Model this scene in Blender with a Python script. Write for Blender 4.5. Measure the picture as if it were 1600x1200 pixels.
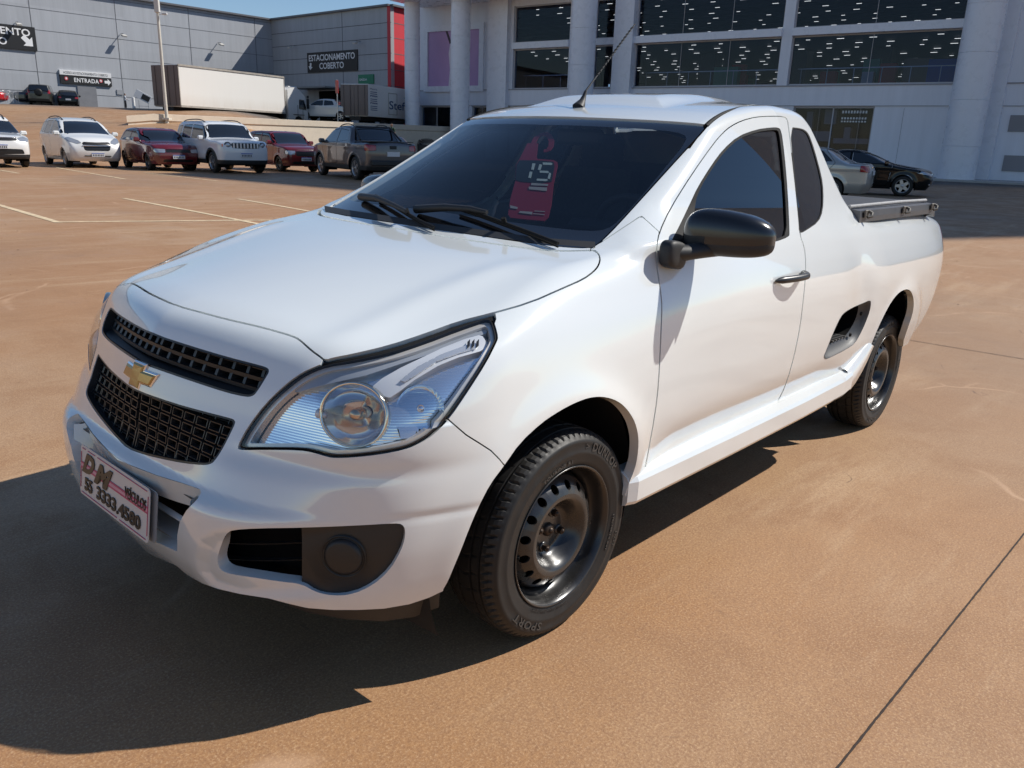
import bpy, bmesh, math, random, time
import numpy as np
from mathutils import Vector, Matrix
T0=time.time()
scene=bpy.context.scene
for o in list(bpy.data.objects): bpy.data.objects.remove(o)
COL=scene.collection
R=math.radians
# ---------------------------------------------------------------- camera
cam=bpy.data.cameras.new('camera'); camo=bpy.data.objects.new('camera',cam); COL.objects.link(camo)
scene.camera=camo
cam.sensor_fit='HORIZONTAL'; cam.sensor_width=36; cam.lens=1256.268/1600*36
cam.clip_start=.05; cam.clip_end=3000
_F=Vector((-0.72260497,-0.6322515,-0.27946396)); _U=Vector((-0.17421542,-0.22466275,0.95873648)); _R=Vector((-0.66894772,0.74147467,0.05219446))
camo.matrix_world=Matrix(((_R.x,_U.x,-_F.x,1.59054),(_R.y,_U.y,-_F.y,1.97136),(_R.z,_U.z,-_F.z,1.28049),(0,0,0,1)))
# ---------------------------------------------------------------- sun and sky
SUNV=Vector((-.85,.53,1.02)).normalized()             # towards the sun
sun=bpy.data.lights.new('sun','SUN'); sun.energy=4.5; sun.angle=R(.53); sun.color=(1,.955,.885)
suno=bpy.data.objects.new('sun',sun); COL.objects.link(suno)
suno.rotation_euler=SUNV.to_track_quat('Z','Y').to_euler()
world=bpy.data.worlds.new('World'); scene.world=world; world.use_nodes=True
nt=world.node_tree; nt.nodes.clear()
sky=nt.nodes.new('ShaderNodeTexSky'); sky.sky_type='NISHITA'; sky.sun_disc=False
sky.sun_elevation=math.asin(SUNV.z); sky.sun_rotation=math.atan2(SUNV.x,SUNV.y)
sky.air_density=1.0; sky.dust_density=.0; sky.ozone_density=4.5
bg=nt.nodes.new('ShaderNodeBackground'); bg.inputs[1].default_value=.09
wo=nt.nodes.new('ShaderNodeOutputWorld'); nt.links.new(sky.outputs[0],bg.inputs[0]); nt.links.new(bg.outputs[0],wo.inputs[0])
scene.render.engine='CYCLES'
scene.view_settings.view_transform='Standard'; scene.view_settings.look='None'
scene.view_settings.exposure=.24; scene.view_settings.gamma=1
scene.render.resolution_x=1024; scene.render.resolution_y=768
scene.cycles.max_bounces=10; scene.cycles.transparent_max_bounces=16
scene.cycles.caustics_reflective=False; scene.cycles.caustics_refractive=False
import numpy as np
# ---------------------------------------------------------------- camera numbers (reference view)
CAMF=1256.268                      # focal length in pixels of a 1600 px wide picture
CAMC=np.array([1.59054,1.97136,1.28049])
CF=np.array([-0.72260497,-0.6322515,-0.27946396])
CR=np.array([-0.66894772,0.74147467,0.05219446])
CU=np.array([-0.17421542,-0.22466275,0.95873648])
def project(P):
    P=np.asarray(P,float)-CAMC; d=P@CF
    return np.stack([800+CAMF*(P@CR)/d,600-CAMF*(P@CU)/d],-1),d
def ray(u,v):
    d=CF+CR*(u-800)/CAMF-CU*(v-600)/CAMF
    return d/np.linalg.norm(d)
def hit(u,v,ax,val):
    d=ray(u,v); return CAMC+d*(val-CAMC[ax])/d[ax]
# ---------------------------------------------------------------- small maths
def sstep(a,b,x):
    t=np.clip((x-a)/(b-a),0,1); return t*t*(3-2*t)
def smax(a,b,k):
    h=np.clip(.5+.5*(a-b)/k,0,1); return b+(a-b)*h+k*h*(1-h)
def smin(a,b,k): return -smax(-a,-b,k)
class Sp:                                                  # C1 monotone-ish cubic through knots
    def __init__(s,pts):
        pts=sorted(pts); s.x=np.array([q[0] for q in pts],float); s.y=np.array([q[1] for q in pts],float)
        h=np.diff(s.x); d=np.diff(s.y)/h; m=np.zeros_like(s.x)
        m[0]=d[0]; m[-1]=d[-1]
        for i in range(1,len(m)-1):
            m[i]=0 if d[i-1]*d[i]<=0 else (h[i-1]+h[i])*3/((2*h[i]+h[i-1])/d[i-1]+(h[i]+2*h[i-1])/d[i])
        s.m=m
    def __call__(s,x):
        x=np.asarray(x,float); sh=x.shape; x=x.ravel()
        i=np.clip(np.searchsorted(s.x,x)-1,0,len(s.x)-2)
        h=s.x[i+1]-s.x[i]; t=(x-s.x[i])/h
        t2=np.clip(t,0,1); r=((1+2*t2)*(1-t2)**2*s.y[i]+t2*(1-t2)**2*h*s.m[i]+t2**2*(3-2*t2)*s.y[i+1]+t2**2*(t2-1)*h*s.m[i+1])
        r=r+np.where(t<0,t*h*s.m[i],0)+np.where(t>1,(t-1)*h*s.m[i+1],0)
        return r.reshape(sh)
def poly_sd(px,py,poly):
    """signed distance to a closed polygon, negative inside"""
    px=np.asarray(px,float); py=np.asarray(py,float)
    P=np.asarray(poly,float); n=len(P)
    best=np.full(px.shape,1e18); ins=np.zeros(px.shape,bool)
    for i in range(n):
        ax,ay=P[i]; bx,by=P[(i+1)%n]
        ex,ey=bx-ax,by-ay; L=ex*ex+ey*ey+1e-18
        t=np.clip(((px-ax)*ex+(py-ay)*ey)/L,0,1)
        dx=px-ax-t*ex; dy=py-ay-t*ey
        best=np.minimum(best,dx*dx+dy*dy)
        c=((ay>py)!=(by>py))
        with np.errstate(divide='ignore',invalid='ignore'):
            xi=ax+(py-ay)*ex/(ey if ey!=0 else 1e-18)
        ins^=c&(px<xi)
    d=np.sqrt(best)
    return np.where(ins,-d,d)
def line_d(px,py,pl):
    """unsigned distance to an open polyline"""
    best=np.full(np.shape(px),1e18)
    for (ax,ay),(bx,by) in zip(pl[:-1],pl[1:]):
        ex,ey=bx-ax,by-ay; L=ex*ex+ey*ey+1e-18
        t=np.clip(((px-ax)*ex+(py-ay)*ey)/L,0,1)
        best=np.minimum(best,(px-ax-t*ex)**2+(py-ay-t*ey)**2)
    return np.sqrt(best)
def smooth_poly(P,it=2,closed=True):
    """Chaikin corner rounding"""
    P=[tuple(q) for q in P]
    for _ in range(it):
        Q=[]
        n=len(P)
        for i in range(n if closed else n-1):
            a=P[i]; b=P[(i+1)%n]
            Q.append((.75*a[0]+.25*b[0],.75*a[1]+.25*b[1])); Q.append((.25*a[0]+.75*b[0],.25*a[1]+.75*b[1]))
        if not closed: Q=[P[0]]+Q+[P[-1]]
        P=Q
    return P
# ---------------------------------------------------------------- the pickup's body surface
zc=Sp([(1.2,.60),(.80,.795),(.70,.842),(.62,.868),(.5,.898),(.3,.945),(.1,.985),(-.14,1.027),(-.17,1.040),(-.30,1.113),(-.5,1.232),(-.7,1.346),(-.80,1.400),(-.88,1.427),(-.962,1.449),(-1.1,1.474),(-1.3,1.498),(-1.5,1.509),(-1.62,1.508),(-1.70,1.500),(-1.755,1.475),(-1.80,1.42),(-1.87,1.30),(-1.94,1.19),(-2.0,1.12),(-2.06,1.085),(-2.13,1.078),(-2.3,1.085),(-2.6,1.098),(-2.85,1.102),(-3.0,1.095),(-3.2,1.07),(-3.6,1.0)])
bow=Sp([(1,.26),(-.14,.26),(-.8,.44),(-1.1,.35),(-1.6,.0),(-4,.0)])
crown=Sp([(1,.12),(.5,.10),(-.1,.0),(-.8,.0),(-1.1,.04),(-1.4,.055),(-1.8,.055),(-2.1,.0),(-4,.0)])
xn=Sp([(1.1,.42),(.95,.55),(.87,.662),(.85,.683),(.82,.700),(.788,.716),(.735,.745),(.686,.762),(.653,.772),(.58,.787),(.51,.796),(.485,.824),(.46,.832),(.40,.834),(.33,.826),(.28,.812),(.2,.77)])
xn2=Sp([(1.1,.42),(.95,.55),(.87,.662),(.85,.683),(.82,.700),(.788,.716),(.735,.745),(.686,.762),(.653,.772),(.58,.790),(.51,.808),(.45,.820),(.40,.825),(.33,.822),(.28,.812),(.2,.77)])
wplan=Sp([(1,.72),(.6,.785),(.3,.812),(0,.822),(-.4,.824),(-1.3,.828),(-2,.826),(-2.6,.816),(-2.9,.806),(-3.2,.785),(-3.5,.73),(-4,.6)])
wz=Sp([(.15,-.07),(.3,-.045),(.40,-.035),(.47,-.018),(.55,-.004),(.65,.002),(.78,.003),(.86,-.002),(.93,-.016),(.99,-.036),(1.04,-.058),(1.08,-.080),(1.2,-.132),(1.4,-.222),(1.5,-.27)])
wzfront=Sp([(.15,-.10),(.25,-.045),(.35,-.015),(.45,0),(.55,.004),(.65,.0),(.75,-.010),(.85,-.032),(.93,-.065),(1.0,-.105),(1.1,-.17),(1.5,-.5)])
tail=Sp([(.3,-2.95),(.4,-3.12),(.5,-3.28),(.6,-3.37),(.75,-3.44),(.95,-3.47),(1.1,-3.44),(1.5,-3.3)])
FA=(0.05,.32,.36)      # front arch centre x,z, radius
RA=(-2.58,.38,.335)
DISH=[(.355,.31),(.36,.345),(.385,.40),(.42,.428),(.464,.448),(.61,.478),(.757,.498),(.80,.46),(.76,.36),(.68,.32),(.60,.305),(.46,.275),(.38,.278)]
def dish_sd(ya,z): return poly_sd(ya,z,DISH)
def nose(y,z):
    ya=np.sqrt(y*y+1e-4)-.01
    lowb=sstep(.68,.47,z); fo=sstep(.36,.66,ya)
    up_=.10*ya+.20*ya*ya+1.5*np.clip(ya-.60,0,None)**2
    lo_=.03*ya+1.25*np.clip(ya-.31,0,None)**2
    N=xn(z)*(1-fo)+xn2(z)*fo-up_*(1-lowb)-lo_*lowb
    # shelf fades towards the corners, cheeks stay
    # shallow trough under the headlamps
    N=N-.007*np.exp(-((z-.585-.02*ya)/.022)**2)*sstep(.30,.45,ya)
    # dish round the fog-lamp pocket
    N=N-.012*sstep(.012,-.026,dish_sd(ya,z))*sstep(.74,.56,ya)
    return N
def W(x,z):
    f=sstep(-.9,.1,x)
    v=wz(z)*(1-f)+wzfront(z)*f
    # greenhouse keeps its own lean
    w=wplan(x)+np.where(z>1.0,wz(z)*sstep(1.0,1.06,z)+v*(1-sstep(1.0,1.06,z)),v)
    w=w-(.060*np.clip(x+1.42,0,.9)+.05*np.clip(-1.42-x,0,.5))*sstep(1.0,1.16,z)
    for (cx,cz,r),amp in ((FA,.014),(RA,.016)):
        d=np.hypot(x-cx,(z-cz))-r
        w=w+amp*np.exp(-(np.clip(d,-.02,1)/.060)**2)*(z>.1)
    # the rear wing swells behind a diagonal line, hollow just ahead of it
    s=(x+2.05)+ (z-.75)*(-.55)
    w=w+.012*sstep(.10,-.25,s)*np.exp(-((z-.78)/.22)**2)
    w=w-.010*np.exp(-((s-.10)/.12)**2)*np.exp(-((z-.72)/.22)**2)
    # hollow along the bottom of the door
    w=w-.012*np.exp(-((z-.43)/.05)**2)*sstep(-.30,-.55,x)*sstep(-1.95,-1.6,x)
    return w
def F_body(P):
    x,y,z=P[...,0],np.abs(P[...,1]),P[...,2]
    xp=x+bow(x)*y*y
    h=zc(xp)
    sl=(zc(xp+.01)-zc(xp-.01))/.02
    # raised panel on the roof
    hump=.027*sstep(.01,-.13,np.maximum(np.abs(x+1.43)-.40,y-(.33)))
    # load bed sinks between the side walls (behind the cab), seen only from above
    top=(z-h+crown(x)*y*y-hump)/np.sqrt(1+sl*sl)
    # raised edge swage of the bonnet
    top=top+.05*sstep(-2.06,-2.14,x)*sstep(.71,.67,y)
    top=top-.006*np.exp(-((y-(.52+.10*np.clip(-x+.3,0,.6)))/.05)**2)*sstep(-.1,.1,x)
    w=W(x,z)
    side=(y-w)/np.sqrt(1+((W(x,z+.01)-W(x,z-.01))/.02)**2)
    ns=(nose(y+.01,z)-nose(np.maximum(y-.01,0),z))/.02
    nz=(xn(z+.01)-xn(z-.01))/.02
    nos=(x-nose(y,z))/np.sqrt(1+np.minimum(ns*ns,4)+np.minimum(nz*nz,4))
    tl=(tail(z)+.12*y*y-x)
    kts=.035+.03*sstep(-.95,.1,x)+.03*sstep(-2.0,-2.3,x)
    f=smax(top,side,kts)
    f=smax(f,nos,np.where(z>.7,.045,.03)+(.095-.04*sstep(.62,.50,z))*sstep(.45,.75,y))
    f=smax(f,tl,.12)
    return f
def body_grid():
    xs=np.concatenate([np.linspace(-3.30,-2.15,116)[:-1],np.linspace(-2.15,-1.75,61)[:-1],np.linspace(-1.75,.34,230)])
    al=np.linspace(0,np.pi/2,151)[1:]
    ph=np.radians(np.concatenate([np.linspace(-62,-36,60)[:-1],np.linspace(-36,45,175)[:-1],np.linspace(45,90,90)]))
    # tail cap
    alt=np.linspace(np.pi/2,0,60)[:-1]
    O=[];D=[]
    for a in alt: O.append(np.tile([-3.30,0,.62],(len(ph),1))); D.append(np.stack([-np.cos(ph)*np.sin(a),np.cos(ph)*np.cos(a),np.sin(ph)],1))
    zero=np.zeros_like(ph)
    for x in xs: O.append(np.tile([x,0,.62],(len(ph),1))); D.append(np.stack([zero,np.cos(ph),np.sin(ph)],1))
    for a in al: O.append(np.tile([xs[-1],0,.62],(len(ph),1))); D.append(np.stack([np.cos(ph)*np.sin(a),np.cos(ph)*np.cos(a),np.sin(ph)],1))
    O=np.array(O);D=np.array(D)
    O[...,2]=np.where(True,.62,0)
    lo=np.full(O.shape[:2],.05);hi=np.full(O.shape[:2],1.6)
    for _ in range(34):
        m=(lo+hi)/2; f=F_body(O+D*m[...,None]); ins=f<0
        lo=np.where(ins,m,lo);hi=np.where(ins,hi,m)
    V=O+D*((lo+hi)/2)[...,None]
    V[0,:,1]=0 if alt[0]>1.57 else V[0,:,1]
    V[-1,:,1]=0; V[:,-1,1]=0
    return V
def grad(P,h=.0015):
    g=np.stack([F_body(P+np.array(e)*h)-F_body(P-np.array(e)*h) for e in ((1,0,0),(0,1,0),(0,0,1))],-1)
    return g/np.linalg.norm(g,axis=-1,keepdims=True)
_YG=np.linspace(0,.92,93); _ZG=np.linspace(.22,.90,137)
def _mk_sx():
    Y,Z=np.meshgrid(_YG,_ZG,indexing='ij'); lo=np.zeros_like(Y)+.05; hi=np.full_like(Y,1.1)
    for _ in range(22):
        m=(lo+hi)/2; i=F_body(np.stack([m,Y,Z],-1))<0; lo=np.where(i,m,lo); hi=np.where(i,hi,m)
    return lo
_SX=None
def sx(y,z):
    global _SX
    if _SX is None: _SX=_mk_sx()
    fy=min(max(abs(y)/.92*92,0),91.999); fz=min(max((z-.22)/.68*136,0),135.999); i,j=int(fy),int(fz); a,b=fy-i,fz-j
    return float(_SX[i,j]*(1-a)*(1-b)+_SX[i+1,j]*a*(1-b)+_SX[i,j+1]*(1-a)*b+_SX[i+1,j+1]*a*b)
def surf(u,v,t0=1.2,t1=6.5):
    """first point of the body surface along the view ray through a pixel"""
    d=ray(u,v); ts=np.linspace(t0,t1,700); f=F_body(CAMC+d*ts[:,None]); k=np.argmax(f<0)
    if not (f<0).any(): return None
    a,b=ts[k-1],ts[k]
    for _ in range(30):
        m=(a+b)/2
        if F_body(CAMC+d*m)<0: b=m
        else: a=m
    return CAMC+d*b
# ---------------------------------------------------------------- object helpers
def setprops(o,label=None,cat=None,group=None,kind=None):
    if label: o['label']=label
    if cat: o['category']=cat
    if group: o['group']=group
    if kind: o['kind']=kind
    return o
def thing(name,label,cat,loc=(0,0,0),rz=0,group=None,kind=None):
    o=bpy.data.objects.new(name,None); COL.objects.link(o); o.location=loc; o.rotation_euler=(0,0,rz)
    o.empty_display_size=.2
    return setprops(o,label,cat,group,kind)
def link(name,me,mats,parent=None,mw=None):
    o=bpy.data.objects.new(name,me); COL.objects.link(o)
    for m in (mats if isinstance(mats,(list,tuple)) else [mats]): me.materials.append(m)
    if parent: o.parent=parent
    if mw is not None: o.matrix_local=mw
    return o
def np_mesh(name,V,T,N=None,smooth=True):
    """mesh from arrays (triangles); optional custom normals per vertex"""
    me=bpy.data.meshes.new(name); V=np.asarray(V,np.float32); T=np.asarray(T,np.int32)
    k=T.shape[1]
    me.vertices.add(len(V)); me.vertices.foreach_set('co',V.ravel())
    me.loops.add(T.size); me.loops.foreach_set('vertex_index',T.ravel())
    me.polygons.add(len(T)); me.polygons.foreach_set('loop_start',np.arange(0,T.size,k,dtype=np.int32))
    try: me.polygons.foreach_set('loop_total',np.full(len(T),k,np.int32))
    except Exception: pass
    me.update(calc_edges=True)
    me.polygons.foreach_set('use_smooth',np.full(len(T),smooth))
    if N is not None:
        me.normals_split_custom_set_from_vertices([tuple(n) for n in np.asarray(N,float)])
    return me
class B:
    """collects shapes into one mesh"""
    def __init__(s): s.v=[]; s.f=[]; s.mi=[]; s.sm=[]
    def add(s,vs,fs,M=None,mi=0,smooth=False):
        b=len(s.v)
        for v in vs:
            v=Vector(v)
            s.v.append(M@v if M is not None else v)
        for f in fs: s.f.append([i+b for i in f]); s.mi.append(mi); s.sm.append(smooth)
        return s
    def box(s,c,d,M=None,mi=0,bev=0):
        x,y,z=c; a,b,h=d[0]/2,d[1]/2,d[2]/2
        if bev>0:
            t=min(bev,a*.9,b*.9,h*.9)
            vs=[];idx={}
            for sx in(-1,1):
                for sy in(-1,1):
                    for sz in(-1,1):
                        idx[(sx,sy,sz)]=len(vs)
                        vs+= [(x+sx*a,y+sy*(b-t),z+sz*(h-t)),(x+sx*(a-t),y+sy*b,z+sz*(h-t)),(x+sx*(a-t),y+sy*(b-t),z+sz*h)]
            fs=[]
            g=lambda sx,sy,sz,k: idx[(sx,sy,sz)]+k
            for q in(-1,1):
                F=[g(q,-1,-1,0),g(q,1,-1,0),g(q,1,1,0),g(q,-1,1,0)]; fs.append(F if q>0 else F[::-1])
                F=[g(-1,q,-1,1),g(-1,q,1,1),g(1,q,1,1),g(1,q,-1,1)]; fs.append(F if q>0 else F[::-1])
                F=[g(-1,-1,q,2),g(1,-1,q,2),g(1,1,q,2),g(-1,1,q,2)]; fs.append(F if q>0 else F[::-1])
            for p in(-1,1):
                for q in(-1,1):
                    fs.append([g(p,q,-1,0),g(p,q,1,0),g(p,q,1,1),g(p,q,-1,1)][::(1 if p*q<0 else -1)])
                    fs.append([g(p,-1,q,0),g(p,1,q,0),g(p,1,q,2),g(p,-1,q,2)][::(1 if p*q>0 else -1)])
                    fs.append([g(-1,p,q,1),g(1,p,q,1),g(1,p,q,2),g(-1,p,q,2)][::(1 if p*q<0 else -1)])
            for k,i in idx.items(): fs.append([i,i+1,i+2][::(1 if k[0]*k[1]*k[2]>0 else -1)])
            return s.add(vs,fs,M,mi)
        vs=[(x+i*a,y+j*b,z+k*h) for i in(-1,1) for j in(-1,1) for k in(-1,1)]
        return s.add(vs,[(0,1,3,2),(4,6,7,5),(0,4,5,1),(2,3,7,6),(0,2,6,4),(1,5,7,3)],M,mi)
    def prism(s,pts,axis,a,b,M=None,mi=0,smooth=False):
        """extrude a 2D outline along axis (0,1,2) from a to b"""
        def P(q,t):
            return ((t,q[0],q[1]),(q[0],t,q[1]),(q[0],q[1],t))[axis]
        n=len(pts)
        vs=[P(q,a) for q in pts]+[P(q,b) for q in pts]
        fs=[[i,(i+1)%n,(i+1)%n+n,i+n] for i in range(n)]
        s.add(vs,fs,M,mi,smooth); s.add(vs[:n],[list(range(n))[::-1]],M,mi); s.add(vs[n:],[list(range(n))],M,mi)
        return s
    def tube(s,pts,r,seg=8,M=None,mi=0,cap=True,smooth=True,flat=1.0):
        pts=[Vector(p) for p in pts]; n=len(pts)
        rs=r if isinstance(r,(list,tuple)) else [r]*n
        vs=[];up=None
        for i in range(n):
            t=(pts[min(i+1,n-1)]-pts[max(i-1,0)]).normalized()
            if up is None: up=Vector((0,0,1)) if abs(t.z)<.9 else Vector((1,0,0))
            u=(up-t*up.dot(t)).normalized(); w=t.cross(u); up=u
            for k in range(seg):
                a=2*math.pi*k/seg; vs.append(pts[i]+(u*math.cos(a)*flat+w*math.sin(a))*rs[i])
        fs=[[i*seg+k,i*seg+(k+1)%seg,(i+1)*seg+(k+1)%seg,(i+1)*seg+k] for i in range(n-1) for k in range(seg)]
        s.add(vs,fs,M,mi,smooth)
        if cap:
            s.add(vs[:seg],[list(range(seg))[::-1]],M,mi); s.add(vs[-seg:],[list(range(seg))],M,mi)
        return s
    def lathe(s,prof,seg=48,M=None,mi=0,smooth=True,closed=False,a0=0,a1=2*math.pi):
        """profile of (radius, along-axis) turned round the Y axis"""
        full=abs(a1-a0-2*math.pi)<1e-6
        n=seg if full else seg+1; vs=[]
        for k in range(n):
            a=a0+(a1-a0)*k/seg
            for r,h in prof: vs.append((r*math.cos(a),h,r*math.sin(a)))
        m=len(prof); fs=[]
        for k in range(seg):
            k2=(k+1)%n
            for j in range(m-1 if not closed else m):
                j2=(j+1)%m
                fs.append([k*m+j,k2*m+j,k2*m+j2,k*m+j2])
        return s.add(vs,fs,M,mi,smooth)
    def grid(s,fn,nu,nv,M=None,mi=0,smooth=True):
        vs=[fn(i/nu,j/nv) for i in range(nu+1) for j in range(nv+1)]
        fs=[[i*(nv+1)+j,(i+1)*(nv+1)+j,(i+1)*(nv+1)+j+1,i*(nv+1)+j+1] for i in range(nu) for j in range(nv)]
        return s.add(vs,fs,M,mi,smooth)
    def mesh(s,name):
        me=bpy.data.meshes.new(name); me.from_pydata([tuple(v) for v in s.v],[],s.f)
        me.polygons.foreach_set('material_index',s.mi); me.polygons.foreach_set('use_smooth',s.sm); me.update()
        return me
    def build(s,name,mats,parent=None,fix=True,mw=None):
        me=s.mesh(name)
        if fix:
            bm=bmesh.new(); bm.from_mesh(me); bmesh.ops.recalc_face_normals(bm,faces=bm.faces); bm.to_mesh(me); bm.free()
        return link(name,me,mats,parent,mw)
def copy_tree(o,parent=None):
    c=o.copy(); COL.objects.link(c); c.parent=parent
    for ch in o.children: copy_tree(ch,c)
    return c
def text_mesh(txt,size,font=None,extrude=.001,shear=0,bold=0,align='CENTER',space=1.0,resol=3):
    cu=bpy.data.curves.new('t','FONT'); cu.body=txt; cu.size=size; cu.extrude=extrude; cu.shear=shear; cu.offset=bold
    cu.align_x=align; cu.align_y='CENTER'; cu.resolution_u=resol; cu.space_character=space
    ob=bpy.data.objects.new('t',cu); COL.objects.link(ob)
    dg=bpy.context.evaluated_depsgraph_get(); dg.update()
    me=bpy.data.meshes.new_from_object(ob.evaluated_get(dg))
    bpy.data.objects.remove(ob); bpy.data.curves.remove(cu)
    me.materials.clear()
    return me
def text_fit(txt,w,h,**k):
    """text mesh scaled to a given width and height, centred"""
    me=text_mesh(txt,1.0,**k)
    n=len(me.vertices); a=np.zeros(n*3,np.float32); me.vertices.foreach_get('co',a); a=a.reshape(-1,3)
    lo=a.min(0);hi=a.max(0)
    a[:,0]=(a[:,0]-(lo[0]+hi[0])/2)*w/(hi[0]-lo[0]); a[:,1]=(a[:,1]-(lo[1]+hi[1])/2)*h/(hi[1]-lo[1])
    me.vertices.foreach_set('co',a.ravel()); me.update(); return me
# ---------------------------------------------------------------- materials
MATS={}
def mat(name,col=(.5,.5,.5),rough=.5,metal=0,spec=.5,coat=0,coatr=.03,noise=0,nscale=8,bump=0,bscale=200,emit=None,estr=0,ior=None):
    if name in MATS: return MATS[name]
    m=bpy.data.materials.new(name); m.use_nodes=True; n=m.node_tree.nodes; l=m.node_tree.links
    b=n['Principled BSDF']
    b.inputs['Base Color'].default_value=(*col,1); b.inputs['Roughness'].default_value=rough; b.inputs['Metallic'].default_value=metal
    b.inputs['Specular IOR Level'].default_value=spec; b.inputs['Coat Weight'].default_value=coat; b.inputs['Coat Roughness'].default_value=coatr
    if emit: b.inputs['Emission Color'].default_value=(*emit,1); b.inputs['Emission Strength'].default_value=estr
    if noise>0 or bump>0:
        tc=n.new('ShaderNodeTexCoord')
    if noise>0:
        t=n.new('ShaderNodeTexNoise'); t.inputs['Scale'].default_value=nscale; t.inputs['Detail'].default_value=6; t.inputs['Roughness'].default_value=.65
        l.new(tc.outputs['Object'],t.inputs['Vector'])
        r=n.new('ShaderNodeMapRange'); r.inputs[1].default_value=.25; r.inputs[2].default_value=.75
        r.inputs[3].default_value=1-noise; r.inputs[4].default_value=1+noise
        l.new(t.outputs[0],r.inputs[0])
        mx=n.new('ShaderNodeVectorMath'); mx.operation='SCALE'; mx.inputs[0].default_value=col
        l.new(r.outputs[0],mx.inputs['Scale']); l.new(mx.outputs[0],b.inputs['Base Color'])
        r2=n.new('ShaderNodeMapRange'); r2.inputs[1].default_value=.3; r2.inputs[2].default_value=.7
        r2.inputs[3].default_value=max(rough-.08,0.02); r2.inputs[4].default_value=min(rough+.08,1)
        l.new(t.outputs[0],r2.inputs[0]); l.new(r2.outputs[0],b.inputs['Roughness'])
    if bump>0:
        t=n.new('ShaderNodeTexNoise'); t.inputs['Scale'].default_value=bscale; t.inputs['Detail'].default_value=4
        l.new(tc.outputs['Object'],t.inputs['Vector'])
        bp=n.new('ShaderNodeBump'); bp.inputs['Strength'].default_value=bump; bp.inputs['Distance'].default_value=.002
        l.new(t.outputs[0],bp.inputs['Height']); l.new(bp.outputs[0],b.inputs['Normal'])
    MATS[name]=m; return m
def glassmat(name,tint=(.1,.12,.13),refl=1.0,rough=.0,base=.04):
    """thin glazing: see-through tint plus a fresnel reflection"""
    if name in MATS: return MATS[name]
    m=bpy.data.materials.new(name); m.use_nodes=True; n=m.node_tree.nodes; l=m.node_tree.links; n.clear()
    out=n.new('ShaderNodeOutputMaterial'); tr=n.new('ShaderNodeBsdfTransparent'); tr.inputs[0].default_value=(*tint,1)
    gl=n.new('ShaderNodeBsdfGlossy'); gl.inputs['Roughness'].default_value=rough
    gl.inputs[0].default_value=(refl,refl,refl,1)
    lw=n.new('ShaderNodeLayerWeight'); lw.inputs[0].default_value=.5; fr=n.new('ShaderNodeMath'); fr.operation='POWER'; fr.inputs[1].default_value=5; l.new(lw.outputs['Facing'],fr.inputs[0])
    mp=n.new('ShaderNodeMapRange'); mp.inputs[3].default_value=max(base,.045); mp.inputs[4].default_value=1.0
    l.new(fr.outputs[0],mp.inputs[0])
    mx=n.new('ShaderNodeMixShader'); l.new(mp.outputs[0],mx.inputs[0]); l.new(tr.outputs[0],mx.inputs[1]); l.new(gl.outputs[0],mx.inputs[2])
    l.new(mx.outputs[0],out.inputs[0]); MATS[name]=m; return m
def paint(name,col,rough=.28,flake=0,dust=0):
    m=mat(name,col,rough,0,.5,1.0,.02)
    n=m.node_tree.nodes; l=m.node_tree.links; b=n['Principled BSDF']
    if flake: b.inputs['Metallic'].default_value=flake
    if dust:
        tc=n.new('ShaderNodeTexCoord'); sp=n.new('ShaderNodeSeparateXYZ'); l.new(tc.outputs['Object'],sp.inputs[0])
        t=n.new('ShaderNodeTexNoise'); t.inputs['Scale'].default_value=6; t.inputs['Detail'].default_value=8; t.inputs['Roughness'].default_value=.7
        l.new(tc.outputs['Object'],t.inputs['Vector'])
        z=n.new('ShaderNodeMapRange'); z.inputs[1].default_value=.75; z.inputs[2].default_value=.25; z.inputs[3].default_value=0; z.inputs[4].default_value=1
        l.new(sp.outputs[2],z.inputs[0])
        mu=n.new('ShaderNodeMath'); mu.operation='MULTIPLY'; l.new(z.outputs[0],mu.inputs[0]); l.new(t.outputs[0],mu.inputs[1])
        m2=n.new('ShaderNodeMath'); m2.operation='MULTIPLY'; m2.inputs[1].default_value=dust; l.new(mu.outputs[0],m2.inputs[0])
        mx=n.new('ShaderNodeMix'); mx.data_type='RGBA'; mx.inputs[6].default_value=(*col,1); mx.inputs[7].default_value=(.36,.22,.15,1)
        l.new(m2.outputs[0],mx.inputs[0]); l.new(mx.outputs[2],b.inputs['Base Color'])
        # tiny stone chips
        v=n.new('ShaderNodeTexVoronoi'); v.inputs['Scale'].default_value=22; l.new(tc.outputs['Object'],v.inputs['Vector'])
    return m
WHITE=paint('white_car_paint',(.755,.785,.775),.16,0,.22)
WHITE.node_tree.nodes['Principled BSDF'].inputs['Coat IOR'].default_value=1.75
BLACKPL=mat('black_textured_plastic',(.018,.018,.019),.55,bump=.15,bscale=900)
RUBBER=mat('black_rubber_seal',(.010,.010,.010),.7,spec=.2)
DARK=mat('dark_void',(.006,.006,.006),.9,spec=.1)
GLOSSBLK=mat('gloss_black',(.008,.008,.009),.12,coat=1)
STEELBLK=mat('black_painted_steel',(.022,.021,.020),.30,.0,.6,coat=.3,coatr=.25,noise=.25,nscale=14)
TYRE=mat('tyre_rubber',(.017,.016,.015),.55,spec=.4,noise=.35,nscale=18,bump=.08,bscale=500)
CHROME=mat('chrome',(.86,.87,.88),.06,1)
GREYPL=mat('grey_plastic',(.11,.11,.11),.5)
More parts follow.
